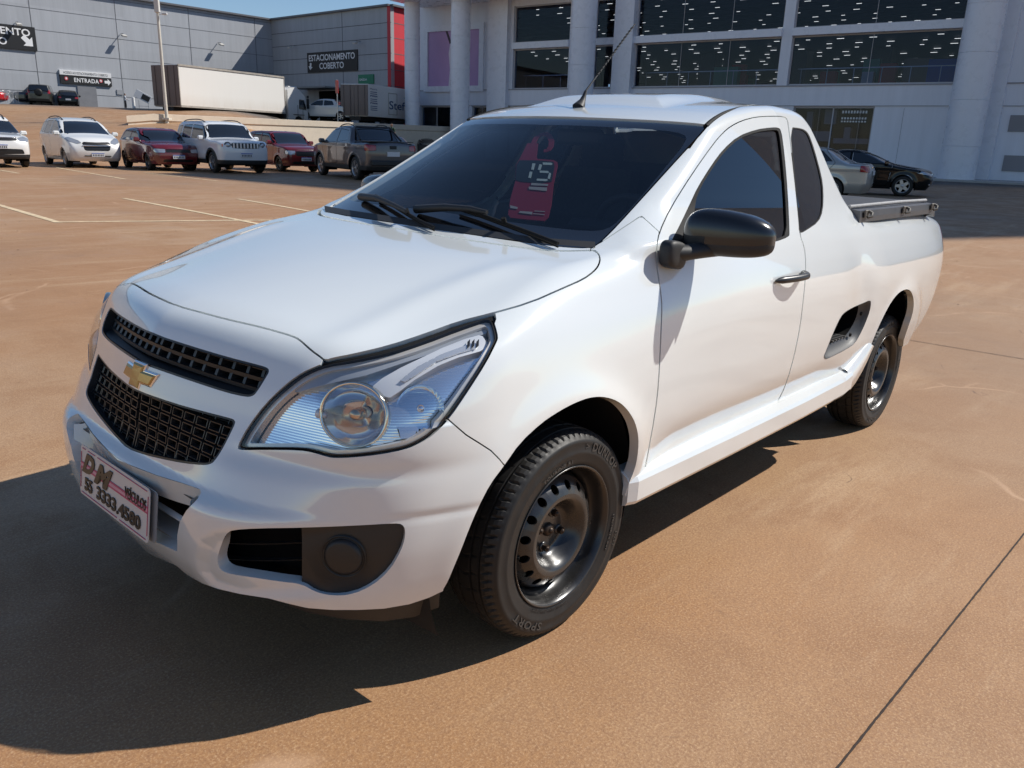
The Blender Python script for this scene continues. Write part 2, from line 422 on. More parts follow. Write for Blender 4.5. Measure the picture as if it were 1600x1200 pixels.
# ================================================================= THE WHITE PICKUP
def clip_tri(V,N,S,T):
    """keep the part where S<0; S is (n,) ; returns V,N,T (compacted)"""
    s=S[T]; neg=(s<0); cnt=neg.sum(1)
    keep=T[cnt==3]; C1=T[cnt==1]; C2=T[cnt==2]
    out=[keep]; newV=[];newN=[]; base=len(V)
    E=[]
    def rot(C,want):
        # rotate so that the odd vertex comes first
        n=(S[C]<0)==want; k=n.argmax(1); r=np.arange(len(C))
        return np.stack([C[r,k],C[r,(k+1)%3],C[r,(k+2)%3]],1)
    A=rot(C1,True) if len(C1) else np.zeros((0,3),int); D=rot(C2,False) if len(C2) else np.zeros((0,3),int)
    pairs=np.concatenate([A[:,[0,1]],A[:,[0,2]],D[:,[0,1]],D[:,[0,2]]]) if len(A)+len(D) else np.zeros((0,2),int)
    if len(pairs):
        ps=np.sort(pairs,1); key=ps[:,0].astype(np.int64)*(base+1)+ps[:,1]
        u,inv=np.unique(key,return_inverse=True); a=(u//(base+1)).astype(int); b=(u%(base+1)).astype(int)
        t=(S[a]/(S[a]-S[b]))[:,None]
        nv=V[a]*(1-t)+V[b]*t; nn=N[a]*(1-t)+N[b]*t
        inv=inv.ravel()+base; la,ld=len(A),len(D)
        p01=inv[:la];p02=inv[la:2*la];q01=inv[2*la:2*la+ld];q02=inv[2*la+ld:]
        out.append(np.stack([A[:,0],p01,p02],1)); 
        out.append(np.stack([q01,D[:,1],D[:,2]],1)); out.append(np.stack([q01,D[:,2],q02],1))
        V=np.concatenate([V,nv]);N=np.concatenate([N,nn])
    T=np.concatenate(out); use,inv=np.unique(T,return_inverse=True)
    return V[use],N[use],inv.reshape(T.shape)
def boundary(V,T,skipmid=True):
    e=np.concatenate([T[:,[0,1]],T[:,[1,2]],T[:,[2,0]]]); k=np.sort(e,1); key=k[:,0].astype(np.int64)*len(V)+k[:,1]
    u,idx,c=np.unique(key,return_index=True,return_counts=True); e=e[idx[c==1]]
    if skipmid: e=e[~((np.abs(V[e[:,0],1])<2e-4)&(np.abs(V[e[:,1],1])<2e-4))]
    return e
def flange(V,N,T,depth,skipmid=True):
    e=boundary(V,T,skipmid)
    if len(e)==0: return V,N,T
    a,b=V[e[:,0]],V[e[:,1]]; na,nb=N[e[:,0]],N[e[:,1]]
    d=b-a; fn=np.cross(d,(na+nb)/2); fn/=np.linalg.norm(fn,axis=1,keepdims=True)+1e-12
    n0=len(V)
    ids=np.unique(e); mp={i:k for k,i in enumerate(ids)}
    acc=np.zeros((len(ids),3)); i0=np.searchsorted(ids,e[:,0]); i1=np.searchsorted(ids,e[:,1])
    np.add.at(acc,i0,fn); np.add.at(acc,i1,fn); acc/=np.linalg.norm(acc,axis=1,keepdims=True)+1e-12
    m=len(ids)
    Vn=np.concatenate([V,V[ids],V[ids]-N[ids]*depth]); Nn=np.concatenate([N,acc,acc])
    q0=n0+i0;q1=n0+i1;r0=q0+m;r1=q1+m
    Tn=np.concatenate([T,np.stack([q0,r0,r1],1),np.stack([q0,r1,q1],1)])
    return Vn,Nn,Tn
class Skin:
    def __init__(s,V,N,T): s.V,s.N,s.T=V,N,T
    def sd(s,poly,mode='img'):
        if mode=='img':
            uv,d=project(s.V); return poly_sd(uv[:,0],uv[:,1],poly)*d/CAMF
        if mode=='xz': return poly_sd(s.V[:,0],s.V[:,2],poly)
    def take(s,S,gap=.0018):
        """split: returns the inside panel, keeps the rest"""
        inn=Skin(*clip_tri(s.V,s.N,S+gap,s.T)); rest=Skin(*clip_tri(s.V,s.N,-(S-gap),s.T))
        s.V,s.N,s.T=rest.V,rest.N,rest.T
        return inn
    def drop(s,S):
        r=Skin(*clip_tri(s.V,s.N,-S,s.T)); s.V,s.N,s.T=r.V,r.N,r.T
    def offset(s,d): s.V=s.V-s.N*d; return s
    def flanged(s,d=.018,skipmid=True): return Skin(*flange(s.V,s.N,s.T,d,skipmid))
    def clone(s): return Skin(s.V.copy(),s.N.copy(),s.T.copy())
def mirrored(V,N,T):
    return V*[1,-1,1],N*[1,-1,1],T[:,::-1]
def emit_both(name,sk,m,parent):
    """one part made of both mirrored halves"""
    V2,N2,T2=mirrored(sk.V,sk.N,sk.T)
    return link(name,np_mesh(name,np.concatenate([sk.V,V2]),np.concatenate([sk.T,T2+len(sk.V)]),np.concatenate([sk.N,N2])),m,parent)
def emit_pair(name,sk,m,pl,pr=None):
    a=link(name,np_mesh(name,sk.V,sk.T,sk.N),m,pl)
    V2,N2,T2=mirrored(sk.V,sk.N,sk.T)
    b=link(name,np_mesh(name,V2,T2,N2),m,pr or pl); return a,b
pick=thing('pickup_truck','white single cab pickup truck with black steel wheels parked in the foreground','pickup truck')
G=body_grid(); ni,nj=G.shape[:2]
NN=grad(G)
ii=np.arange(ni*nj).reshape(ni,nj)
a,b,c,d=ii[:-1,:-1].ravel(),ii[1:,:-1].ravel(),ii[1:,1:].ravel(),ii[:-1,1:].ravel()
T=np.concatenate([np.stack([a,b,c],1),np.stack([a,c,d],1)])
V=G.reshape(-1,3).copy(); NV=NN.reshape(-1,3).copy()
mid=np.abs(V[:,1])<1e-4; V[mid,1]=0; NV[mid,1]=0; NV/=np.linalg.norm(NV,axis=1,keepdims=True)
A=np.cross(V[T[:,1]]-V[T[:,0]],V[T[:,2]]-V[T[:,0]]); ok=np.linalg.norm(A,axis=1)>1e-9; T=T[ok];A=A[ok]
flip=(A*(NV[T].sum(1))).sum(1)<0; T[flip]=T[flip][:,::-1]
SK=Skin(V,NV,T)
# ---- outlines read off the photograph (1600 px wide), traced on the car's left side
IMG=dict(
 windshield=[(700,186),(780,183),(865,182.5),(960,186),(1040,190),(1104,195),(1104,199),(1060,246),(1020,290),(980,334),(954,362),(936,379),(925,386),(905,386.5),(870,384),(800,375),(700,360),(600,345),(500,320)],
 frit=[(600,196),(740,194),(865,193),(960,197),(1040,202),(1070,208),(1074,218),(1038,262),(1000,308),(968,342),(950,356),(925,360),(860,354),(760,340),(640,322),(560,306)],
 side_glass=[(1085,402),(1085,390),(1085,360),(1086,316),(1097,289),(1115,258),(1132,234.6),(1155.5,214),(1182.5,203.6),(1205,201),(1214,200.5),(1219,203.6),(1223,241),(1228,299),(1231.4,366),(1211,374.5),(1150,387)],
 quarter=[(1234,198.5),(1250,200),(1258,203),(1264,209),(1272,231),(1284,275),(1287,299),(1286,330),(1279,347),(1260,360),(1248.5,366),(1247.5,345),(1240,265)],
 door=[(1030,363),(1047,326),(1081,272),(1115,224),(1130,207),(1142,197),(1160,188),(1182,182.5),(1205,181.5),(1225,182),(1230,186),(1232,197.5),(1240,265),(1247,332),(1250,368),(1257,386.5),(1259,410),(1258,440),(1255,470),(1251,505),(1244.5,540),(1236,575),(1227,603),(1218,622),(1209,637),(1150,665),(1080,700),(1010,737),(1006,738),(1010,722),(1024,645),(1029,600),(1032,540),(1034,490),(1034,471),(1030.6,444),(1026,415),(1026,385)],
 headlight=[(371,699.6),(387.5,668),(415,632),(442.5,605),(464.5,588),(481,578.6),(508.5,567.6),(552.5,560),(607.5,548),(662.5,530),(717.5,509),(760,494.5),(767,494.5),(772.5,507),(777.5,527),(775,534),(759,566),(731,610),(701,654),(676,679),(655,692),(635,701),(594,709),(552.5,713.4),(525,714.5),(514,713.4),(492,706.5),(470,702),(415,701.5),(376.5,702)],
 hood=[(508,564),(500,557),(487,548),(468,530.5),(459,526),(448.5,522.5),(410,511.5),(355,499),(314,488),(278,478.3),(258,468),(235,456),(222,445),(190,420),(300,300),(504,325),(520,340),(600,353),(680,367),(760,379.5),(840,390),(880,392.5),(925,391),(932,392),(938,402),(936,414),(928,424),(912,436),(880,450),(828,473),(768,490),(717,502.5),(662,523),(607,541),(552,554),(520,560)],
 upgrille=[(170,470),(200,500),(243,522.5),(300,541),(355,557.5),(408,571),(419,575),(421,579),(418,586),(400,615),(393.5,619.5),(385,620.5),(355,614),(300,596),(245,577),(220,568),(190,553),(150,520)],
 lowgrille=[(170,570),(190,595),(213,609.5),(272.5,630),(314,641.5),(355,652),(364,654.5),(368,658),(367,663),(355,688),(344,708),(334,722),(328,725.5),(318,727),(286,724),(245,715.6),(220,709),(199,701),(175,680),(155,640)],
 fog=[(339,880),(341,865),(350,840),(356,832),(364,828),(400,825.5),(475,824.5),(560,821),(618,817.5),(629,819),(633,826),(633,840),(627,860),(610,890),(582,915),(550,929),(520,931),(495,926),(470,912),(440,909),(400,903),(360,897),(346,892)],
 plate_slot=[(125,670),(150,700),(182,718),(245,742.5),(286,755),(316,765.5),(311,777),(291,798),(281,815),(277,836),(277,862),(240,845),(210,827),(180,806),(158,790),(140,770)],
 gasket=[(500,572),(505,562),(520,556),(552,550),(607,538),(662,520),(717,500),(768,487.5),(773,487),(775,498),(770,512),(700,540),(600,570),(540,580)],
 side_open=[(1042,412),(1043,395),(1049,376),(1060,356),(1078,318),(1090,292),(1112,257),(1130,233),(1153,212.5),(1182,202),(1205,199),(1216,199),(1221,203),(1226,241),(1231,299),(1234,364),(1233,370),(1212,378),(1150,391),(1100,402),(1060,409)],
 below=[(60,700),(124,700),(130,778),(150,785),(157,808),(180,831),(210,852),(240,868.5),(276,884),(290,897),(315,911),(340,920),(375,928),(420,935),(450,943),(480,950),(520,953),(560,953),(600,951),(640,944),(670,934),(693,923),(712,1100),(60,1100)],
 vent=[(1287,557),(1290,550),(1303,517),(1314,494),(1321,487),(1333,480),(1350,473),(1359,469),(1361,472),(1359,486),(1352,505),(1343,524),(1335,537),(1322,546),(1300,557),(1289,562)],
 farch=[(690,925),(700,908),(707,891),(720,860),(733,826),(747,793),(766,756),(788,727),(813,691),(847,660),(868,646),(887,635),(904,627),(920,621.5),(935,619.5),(950,621),(964,626),(975,634),(985,646),(993,661),(997,678),(998,693),(996,715),(992,733),(980,762),(972,790),(975,850),(940,1000),(690,1010)],
 rarch=[(1325,608),(1340,584),(1356,551),(1363,534),(1372,512),(1384,487),(1393,471),(1402,459.5),(1410,453.5),(1418,451.5),(1424,455),(1428,468),(1427.5,482),(1425,494),(1421,505),(1409,541),(1400,700),(1300,700)],
 bumper_seam=[(700,655),(715,668),(729,680),(750,693),(767,704),(780,717),(789,728)],
)
IMG['hood']=smooth_poly(IMG['hood'],1); IMG['door']=smooth_poly(IMG['door'],1)
for k in ('side_open','windshield','frit','fog','headlight','vent','side_glass','quarter','upgrille','lowgrille','farch','rarch'): IMG[k]=smooth_poly(IMG[k],1)
vis=SK.V  # (outlines only touch the outer left half)
side=lambda s: s.V[:,1]>.55
# open ends first: wheel arches, underside
def arch_sd(s,name,xr):
    S=s.sd(IMG[name]); v=s.V
    return np.where((v[:,1]>.50)&(v[:,0]>xr[0])&(v[:,0]<xr[1])&(v[:,2]<.80),S,.2+0*S)
SK.drop(arch_sd(SK,'farch',(-.6,.75)))
SK.drop(arch_sd(SK,'rarch',(-3.1,-1.9)))
# bumper's lower edge
botx=Sp([(.9,.262),(.80,.268),(.72,.255),(.60,.245),(.45,.262),(.3,.30),(-.2,.33),(-1.9,.34),(-2.2,.36),(-2.8,.40),(-3.2,.42),(-3.6,.46)])
SK.drop(np.where(SK.V[:,0]>.3,SK.V[:,2]-.12,SK.V[:,2]-botx(SK.V[:,0])))
DAM=SK.clone(); S=SK.sd(IMG['below']); SK.drop(np.where(SK.V[:,0]>.30,S,.2))
# fog pocket, grilles, slot, vent
holes={}
def img_front(s,name):
    S=s.sd(IMG[name]); return np.where((s.V[:,0]>.2)&(s.V[:,2]<.95),S,.3)
for k in ('upgrille','lowgrille','fog','plate_slot'):
    S=img_front(SK,k); holes[k]=SK.take(S,0)
S=SK.sd(IMG['vent']); S=np.where((SK.V[:,1]>.6)&(SK.V[:,0]<-1.5),S,.3); vent_patch=SK.take(S,.0)
# glazing
up=lambda s: s.V[:,2]>.93
S=np.where((SK.V[:,0]<.1)&(SK.V[:,0]>-1.2)&up(SK),SK.sd(IMG['windshield']),.3)
GL=SK.take(S,.003)
S=np.where((SK.V[:,1]>.4)&up(SK),SK.sd(IMG['side_open']),.3); SG=SK.take(S,.0)
S=np.where((SK.V[:,1]>.4)&up(SK)&(SK.V[:,0]>-2.0),SK.sd(IMG['quarter']),.3); QG=SK.take(S,.0)
S=np.where(SK.V[:,0]>-.2,SK.sd(IMG['headlight']),.3); HL=SK.take(S,.002)
S=np.where((SK.V[:,0]>-.6)&(SK.V[:,2]>.74),SK.sd(IMG['hood']),.3); HOOD=SK.take(S,.0022)
S=np.where((SK.V[:,0]>-.1),SK.sd(IMG['gasket']),.3); GASK=SK.take(S,.001)
S=np.where((SK.V[:,1]>.4),SK.sd(IMG['door']),.3); DOOR=SK.take(S,.0018)
# bumper: everything ahead of the seam that runs from the lamp to the arch, and below the bonnet
uv,dd=project(SK.V)
bump_poly=IMG['bumper_seam']+[(800,760),(800,1100),(50,1100),(50,200),(620,400),(690,560)]
S=np.where((SK.V[:,0]>.2)&(SK.V[:,2]<.93),SK.sd(bump_poly),.3); BUMP=SK.take(S,.0016)
# front wing: ahead of the door, up to the pillar joint
fend_poly=[(1002,337),(1030,362),(1028,400),(1036,470),(1036,560),(1030,650),(1008,745),(960,800),(700,800),(690,560),(760,480),(900,420),(925,386),(940,378)]
S=np.where((SK.V[:,0]>-.55)&(SK.V[:,1]>.3)&(SK.V[:,2]<1.12),SK.sd(fend_poly),.3); FEND=SK.take(S,.0014)
# roof skin, bordered by the drip channel
uv,dd=project(SK.V)
DL=[surf(*q) for q in [(1103,196),(1115,185.5),(1128,177.5),(1142,171.5),(1156,167),(1169,165),(1180,163.5)]]
ditch_y=Sp([(-2.0,DL[-1][1]-.02)]+[(q[0],q[1]) for q in DL])
Sr=np.maximum(SK.V[:,1]-ditch_y(SK.V[:,0])+.002,np.maximum(SK.V[:,0]+.80,np.maximum(-1.80-SK.V[:,0],1.2-SK.V[:,2])))
ROOF=SK.take(Sr,.005)
# tail lamps and tailgate
tl=[(1468,352),(1480,352),(1482,395),(1478,440),(1466,447),(1470,420),(1474,395)]
S=np.maximum(np.abs(SK.V[:,2]-.86)-.16,np.maximum(.66-SK.V[:,1],SK.V[:,0]+3.27)); TLAMP=SK.take(S,.002)
S=np.maximum(SK.V[:,1]-.63,np.maximum(SK.V[:,0]+3.0,np.maximum(.56-SK.V[:,2],SK.V[:,2]-1.07))); TG=SK.take(S,.002)
print('panels cut',round(time.time()-T0,1))
body=emit_both('cab_and_bed_body',SK.flanged(.03),WHITE,pick)
emit_both('roof_panel',ROOF.flanged(.012),WHITE,pick)
emit_both('hood',HOOD.flanged(.022),WHITE,pick)
bumper=emit_both('front_bumper',BUMP.flanged(.030),WHITE,pick)
emit_pair('front_fender',FEND.flanged(.03),WHITE,pick)
doorL,doorR=emit_pair('door',DOOR.flanged(.022),WHITE,pick)
emit_pair('tail_lamp',TLAMP.flanged(.02),mat('red_lamp_lens',(.35,.006,.01),.12,coat=1),pick)
emit_both('tailgate',TG.flanged(.02),WHITE,pick)
# drip channel strip, dark base under the gaps
def gridY(fn,nu,nv,name,m,parent,mi=True):
    bb=B(); bb.grid(fn,nu,nv); bb.build(name,m,parent)
def on_body(x,y,zlo=.9,zhi=1.7,off=0):
    lo=np.full(np.shape(x),zlo,float);hi=np.full(np.shape(x),zhi,float)
    x=np.asarray(x,float);y=np.asarray(y,float)
    for _ in range(30):
        m=(lo+hi)/2; f=F_body(np.stack([x,y,m],-1)); lo=np.where(f<0,m,lo);hi=np.where(f<0,hi,m)
    return (lo+hi)/2+off
for sy in(1,-1):
    bb=B(); xs=np.linspace(DL[0][0],-1.80,44); pts=[]
    for x in xs:
        y=float(ditch_y(x)); pts.append((x,sy*y,float(on_body(x,y))-.004))
    bb.tube(pts,[.0095-.0075*float(sstep(-1.0,-1.45,x)) for x in xs],6,cap=True)
    bb.build('drip_channel',RUBBER,pick)
# ---- glazing
WS_GLASS=glassmat('windscreen_glass',(.50,.54,.56),1,0,.05)
TINT=glassmat('tinted_side_glass',(.035,.04,.045),1.0,0,.10)
S=GL.sd(IMG['frit']); clear=GL.clone().take(S,0); gl2=GL.clone(); gl2.drop(S)
ws=emit_both('windshield',clear.offset(.004),WS_GLASS,pick)
emit_both('frit_band',gl2.offset(.004),GLOSSBLK,ws)
def biggest(sk):
    lab=np.arange(len(sk.V))
    for _ in range(400):
        m=lab[sk.T].min(1); new=lab.copy(); np.minimum.at(new,sk.T.ravel(),np.repeat(m,3)); new=new[new]
        if (new==lab).all(): break
        lab=new
    u,c=np.unique(lab[sk.T[:,0]],return_counts=True); k=u[c.argmax()]
    T_=sk.T[lab[sk.T[:,0]]==k]; use,inv=np.unique(T_,return_inverse=True)
    return Skin(sk.V[use],sk.N[use],inv.reshape(T_.shape))
def seals(sk,m,pl,pr):
    V2,N2,T2=mirrored(sk.V,sk.N,sk.T)
    link('window_seal',np_mesh('window_seal',sk.V,sk.T,sk.N),m,pl); link('window_seal',np_mesh('window_seal',V2,T2,N2),m,pr)
S=SG.sd(IMG['side_glass']); S=np.maximum(S,SG.sd(IMG['side_open'])+.009)
S=np.maximum(S,-(SG.sd([(1217,190),(1320,190),(1320,400),(1231,400),(1229,300)]) ))
ins=SG.clone().take(S,0); SG.drop(S)
keep=biggest(ins); emit_pair('window_glass',keep.offset(.007),TINT,doorL,doorR); seals(SG.offset(.001).flanged(.014),RUBBER,doorL,doorR)
S=QG.sd(IMG['quarter'])+.004
ins=QG.clone().take(S,0); QG.drop(S)
ql,qr=emit_pair('quarter_window',ins.offset(.0035),TINT,pick); seals(QG.offset(.001).flanged(.014),RUBBER,ql,qr)
# ---------------------------------------------------------------- wheels
def tyre_mesh():
    prof=[(.188,-.030),(.189,-.014),(.200,-.004),(.214,.0005),(.232,.003),(.236,.0045),(.240,.003),(.258,.001),(.262,.0022),(.272,.0015),(.2735,-.001),(.281,-.006),(.287,-.013),(.2915,-.022),
          (.2935,-.034),(.2875,-.035),(.2875,-.041),(.2945,-.042),(.296,-.062),(.2885,-.063),(.2885,-.070),(.2965,-.071),(.2965,-.087)]
    full=prof+[(r,-.178-h) for r,h in prof[::-1]]
    full=[q for i,q in enumerate(full) if i==0 or q!=full[i-1]]
    nb,sub=76,4; seg=nb*sub; b=B(); vs=[]
    for k in range(seg):
        a=2*math.pi*k/seg; cut=(k%sub==0)
        for r,h in full:
            hh=-.178-h if h<-.089 else h
            rr=r
            if cut and r>.2855 and -.0335<hh: rr=r-.0055
            if cut and r>.2855 and hh<-.045 and (k//sub)%2==0: rr=r-.003
            if cut and r>.278 and r<=.2855: rr=r-.0015
            vs.append((rr*math.cos(a+hh*1.2*(1 if r>.28 else 0)),h,rr*math.sin(a+hh*1.2*(1 if r>.28 else 0))))
    m=len(full); fs=[];sm=[]
    for k in range(seg):
        k2=(k+1)%seg
        for j in range(m-1):
            fs.append([k*m+j,k2*m+j,k2*m+j+1,k*m+j+1]); sm.append(full[j][0]<.28)
    b.v=[Vector(v) for v in vs]; b.f=fs; b.mi=[0]*len(fs); b.sm=sm
    # lettering raised on the outer wall
    def arc_text(txt,size,rad,a_mid,width,mi=1,flip=False,bold=.0,lift=.0035):
        me=text_mesh(txt,size,extrude=.0007,bold=bold,space=1.15,resol=2)
        xs=[v.co.x for v in me.vertices]; w=max(xs)-min(xs); x0=(max(xs)+min(xs))/2; s=width/w
        off=len(b.v)
        for v in me.vertices:
            aa=a_mid+((v.co.x-x0)*s/rad)*(1 if not flip else -1)
            rr=rad+(v.co.y)*(1 if not flip else -1)
            b.v.append(Vector((rr*math.cos(aa),lift+v.co.z,rr*math.sin(aa))))
        for p in me.polygons: b.f.append([i+off for i in p.vertices]); b.mi.append(mi); b.sm.append(False)
        bpy.data.meshes.remove(me)
    # seen from outside (+y), +x is to the left, angles grow towards the top from +x: letters read with falling angle
    def T(txt,size,rad,deg,width,**k):
        me_a=math.radians(deg); arc_text(txt,size,rad,me_a,width,**k)
    global _arc; _arc=T
    T('DUNLOP',.034,.2525,128,.150,bold=.0006)
    T('>',.03,.2525,105,.016)
    T('SPORT',.030,.250,305,.14,bold=.0005)
    T('TOURING R1',.013,.216,75,.12,bold=.0003)
    T('TUBELESS  RADIAL  MADE IN BRAZIL',.008,.207,285,.16)
    T('175/70R14 84T',.011,.222,195,.11,bold=.0003)
    T('DOT',.018,.2525,200,.045)
    # smooth polished band segments
    for a0,a1 in ((R(20),R(95)),(R(150),R(205)),(R(212),R(270)),(R(318),R(372))):
        pass
    return b.mesh('tyre')
TYRETXT=mat('tyre_lettering',(.05,.049,.047),.42)  # lighter than the rubber: light caught by the raised letters, put into the colour
TYRESHINE=mat('tyre_polished_band',(.03,.03,.03),.22)
def mirror_text_fix(me):
    pass
def rim_mesh():
    b=B()
    b.lathe([(.190,-.030),(.192,-.012),(.1985,-.006),(.2005,-.0005),(.198,.001),(.1935,-.003),(.189,-.014),(.186,-.026),(.184,-.040),(.177,-.050),(.173,-.055),(.171,-.075),(.1705,-.150),(.185,-.165)],96)
    # face with its ring of holes
    prof=Sp([(.02,-.062),(.035,-.062),(.060,-.063),(.070,-.058),(.082,-.040),(.094,-.022),(.106,-.013),(.116,-.012),(.125,-.015),(.136,-.022),(.147,-.031),(.157,-.042),(.163,-.056),(.1715,-.074)])
    n=16; rh=.0120; rc=.1385; r0,r1=.117,.159
    for s in range(n):
        a_c=2*math.pi*(s+.5)/n; ha=math.pi/n; K=24
        inner=[];outer=[]
        for k in range(K):
            t=2*math.pi*k/K
            inner.append((rc+rh*math.cos(t),a_c+rh*math.sin(t)/rc))
            c,sn=math.cos(t),math.sin(t)
            m=1/max(abs(c),abs(sn))
            u,w=c*m,sn*m
            outer.append(((r0+r1)/2+u*(r1-r0)/2,a_c+w*ha))
        vs=[(r*math.cos(a),float(prof(r)),r*math.sin(a)) for r,a in outer]+[(r*math.cos(a),float(prof(r)),r*math.sin(a)) for r,a in inner]+[(r*math.cos(a),float(prof(r))-.006,r*math.sin(a)) for r,a in inner]
        b.add(vs,[[k,(k+1)%K,K+(k+1)%K,K+k] for k in range(K)],smooth=True)
        b.add(vs,[[K+k,K+(k+1)%K,2*K+(k+1)%K,2*K+k] for k in range(K)])
    rr=list(np.linspace(.159,.1715,5)); b.lathe([(r,float(prof(r))) for r in rr],96)
    rr=list(np.linspace(.020,.117,34)); b.lathe([(r,float(prof(r))) for r in rr],96)
    # stampings between the bolts
    for k in range(4):
        a=R(18+90*k); M=Matrix.Translation((0.05*math.cos(a),-.063,.05*math.sin(a)))
        b.lathe([(.015,.0),(.0145,.004),(.011,.0055),(.0,.0055)],20,M)
    b.tube([(.166,-.062,-.02),(.150,-.030,-.022)],.004,8,mi=1)
    return b.mesh('rim')
def hub_mesh():
    b=B(); b.lathe([(0,-.120),(.16,-.120),(.1625,-.100),(.1625,-.165),(0,-.165)],48)
    b.lathe([(0,-.050),(.012,-.050),(.018,-.054),(.021,-.066)],24,mi=1)
    b.lathe([(0,-.044),(.007,-.044),(.0085,-.050)],12,mi=1)
    return b
def nut_mesh():
    b=B(); h=[(.0098*math.cos(k*math.pi/3),.0098*math.sin(k*math.pi/3)) for k in range(6)]
    b.prism(h,1,-.066,-.044); b.lathe([(.0,-.0405),(.005,-.041),(.0062,-.044)],10)
    return b.mesh('lug_nut')
tm=tyre_mesh(); rm=rim_mesh(); nm=nut_mesh(); RUSTY=mat('brown_steel',(.05,.035,.026),.45,.6)
tm.materials.append(TYRE); tm.materials.append(TYRETXT)
rm.materials.append(STEELBLK); rm.materials.append(RUBBER)
nm.materials.append(RUSTY)
hb=hub_mesh().mesh('wheel'); hb.materials.append(DARK); hb.materials.append(RUSTY)
def flipx_text(me): pass
def put_wheel(x,y,z,sgn,spin):
    M=Matrix.Translation((x,y,z))@(Matrix.Identity(4) if sgn>0 else Matrix.Rotation(math.pi,4,'Z'))@Matrix.Rotation(spin,4,'Y')
    w=bpy.data.objects.new('wheel',hb); COL.objects.link(w); w.parent=pick; w.matrix_local=M
    for nme,me in (('tyre',tm),('rim',rm)):
        o=bpy.data.objects.new(nme,me); COL.objects.link(o); o.parent=w
    for k in range(4):
        a=R(18+90*k); o=bpy.data.objects.new('lug_nut',nm); COL.objects.link(o); o.parent=w; o.matrix_local=Matrix.Translation((.05*math.cos(a),0,.05*math.sin(a)))
    return w
FWX,FWY,RWX,RWY,WZ=0.0,.799,-2.65,.765,.287
put_wheel(FWX,FWY,WZ,1,0); put_wheel(RWX,RWY,WZ,1,.4); put_wheel(FWX,-FWY,WZ,-1,.2); put_wheel(RWX,-RWY,WZ,-1,.9)
# ---------------------------------------------------------------- arch liners, underside, engine bay
for s in(1,-1):
    for cx,cz,r in ((.06,.33,.405),(-2.60,.38,.385)):
        b=B(); M=Matrix.Translation((cx,0,cz))
        b.lathe([(r,s*(.765 if cx>-1 else .74)),(r+.01,s*.60),(r+.0,s*.42)],40,M,a0=R(-25),a1=R(205))
        vs=[(0,s*.42,0)]+[(r*1.0*math.cos(R(t)),s*.42,r*math.sin(R(t))) for t in range(-25,206,10)]
        b.add(vs,[[0,i,i+1] for i in range(1,len(vs)-1)],M)
        b.build('wheel_arch_liner',mat('dark_arch_liner',(.010,.009,.008),.85,noise=.4),pick)
b=B()
b.box((-1.3,0,.315),(4.0,.84,.05)); b.box((-1.25,0,.325),(1.75,1.5,.04)); b.box((.62,0,.30),(.22,1.0,.06)); b.box((-3.0,0,.40),(.3,1.3,.06))
b.box((.50,0,.56),(.04,1.0,.46))
b.box((-.42,0,.66),(.04,1.45,.66))
for s in(1,-1): b.box((-1.25,s*.70,.55),(1.6,.02,.45)); 
b.tube([(.1,-.7,.29),(.1,.7,.29)],.025,8); b.tube([(-2.65,-.72,.28),(-2.65,.72,.28)],.03,8)
b.build('underbody',DARK,pick)
# ---------------------------------------------------------------- sills
def sill(s):
    prof=[(.760,.405),(.798,.400),(.822,.386),(.829,.372),(.829,.312),(.822,.300),(.80,.292),(.76,.290)]
    st=[(-.265,-.012,0),(-.30,0,0),(-.9,.0,0),(-1.5,.002,.006),(-1.92,.004,.018),(-2.0,.003,.030)]
    vs=[]
    for x,dy,dz in st:
        for y,z in prof: vs.append((x,s*(y+dy),z+dz))
    m=len(prof); fs=[[i*m+j,(i+1)*m+j,(i+1)*m+j+1,i*m+j+1] for i in range(len(st)-1) for j in range(m-1)]
    bb=B(); bb.add(vs,fs); bb.add(vs[:m],[list(range(m))]); bb.add(vs[-m:],[list(range(m))])
    # tail piece that turns up ahead of the rear wheel
    up=[(-2.0,.322,.43),(-2.06,.345,.450),(-2.12,.385,.474),(-2.17,.430,.497),(-2.205,.470,.515),(-2.225,.492,.522)]
    vs=[]
    for x,z0,z1 in up:
        w=z1-z0
        vs+=[(x+.05,s*.77,z1+.0),(x+.045,s*.815,z1),(x+.02,s*.829,z0+w*.55),(x,s*.829,z0+.01),(x-.005,s*.81,z0),(x-.005,s*.77,z0)]
    m=6; fs=[[i*m+j,(i+1)*m+j,(i+1)*m+j+1,i*m+j+1] for i in range(len(up)-1) for j in range(m-1)]
    bb.add(vs,fs,smooth=True); bb.add(vs[-m:],[list(range(m))]); 
    return bb.build('side_skirt',WHITE,pick)
sill(1); sill(-1)
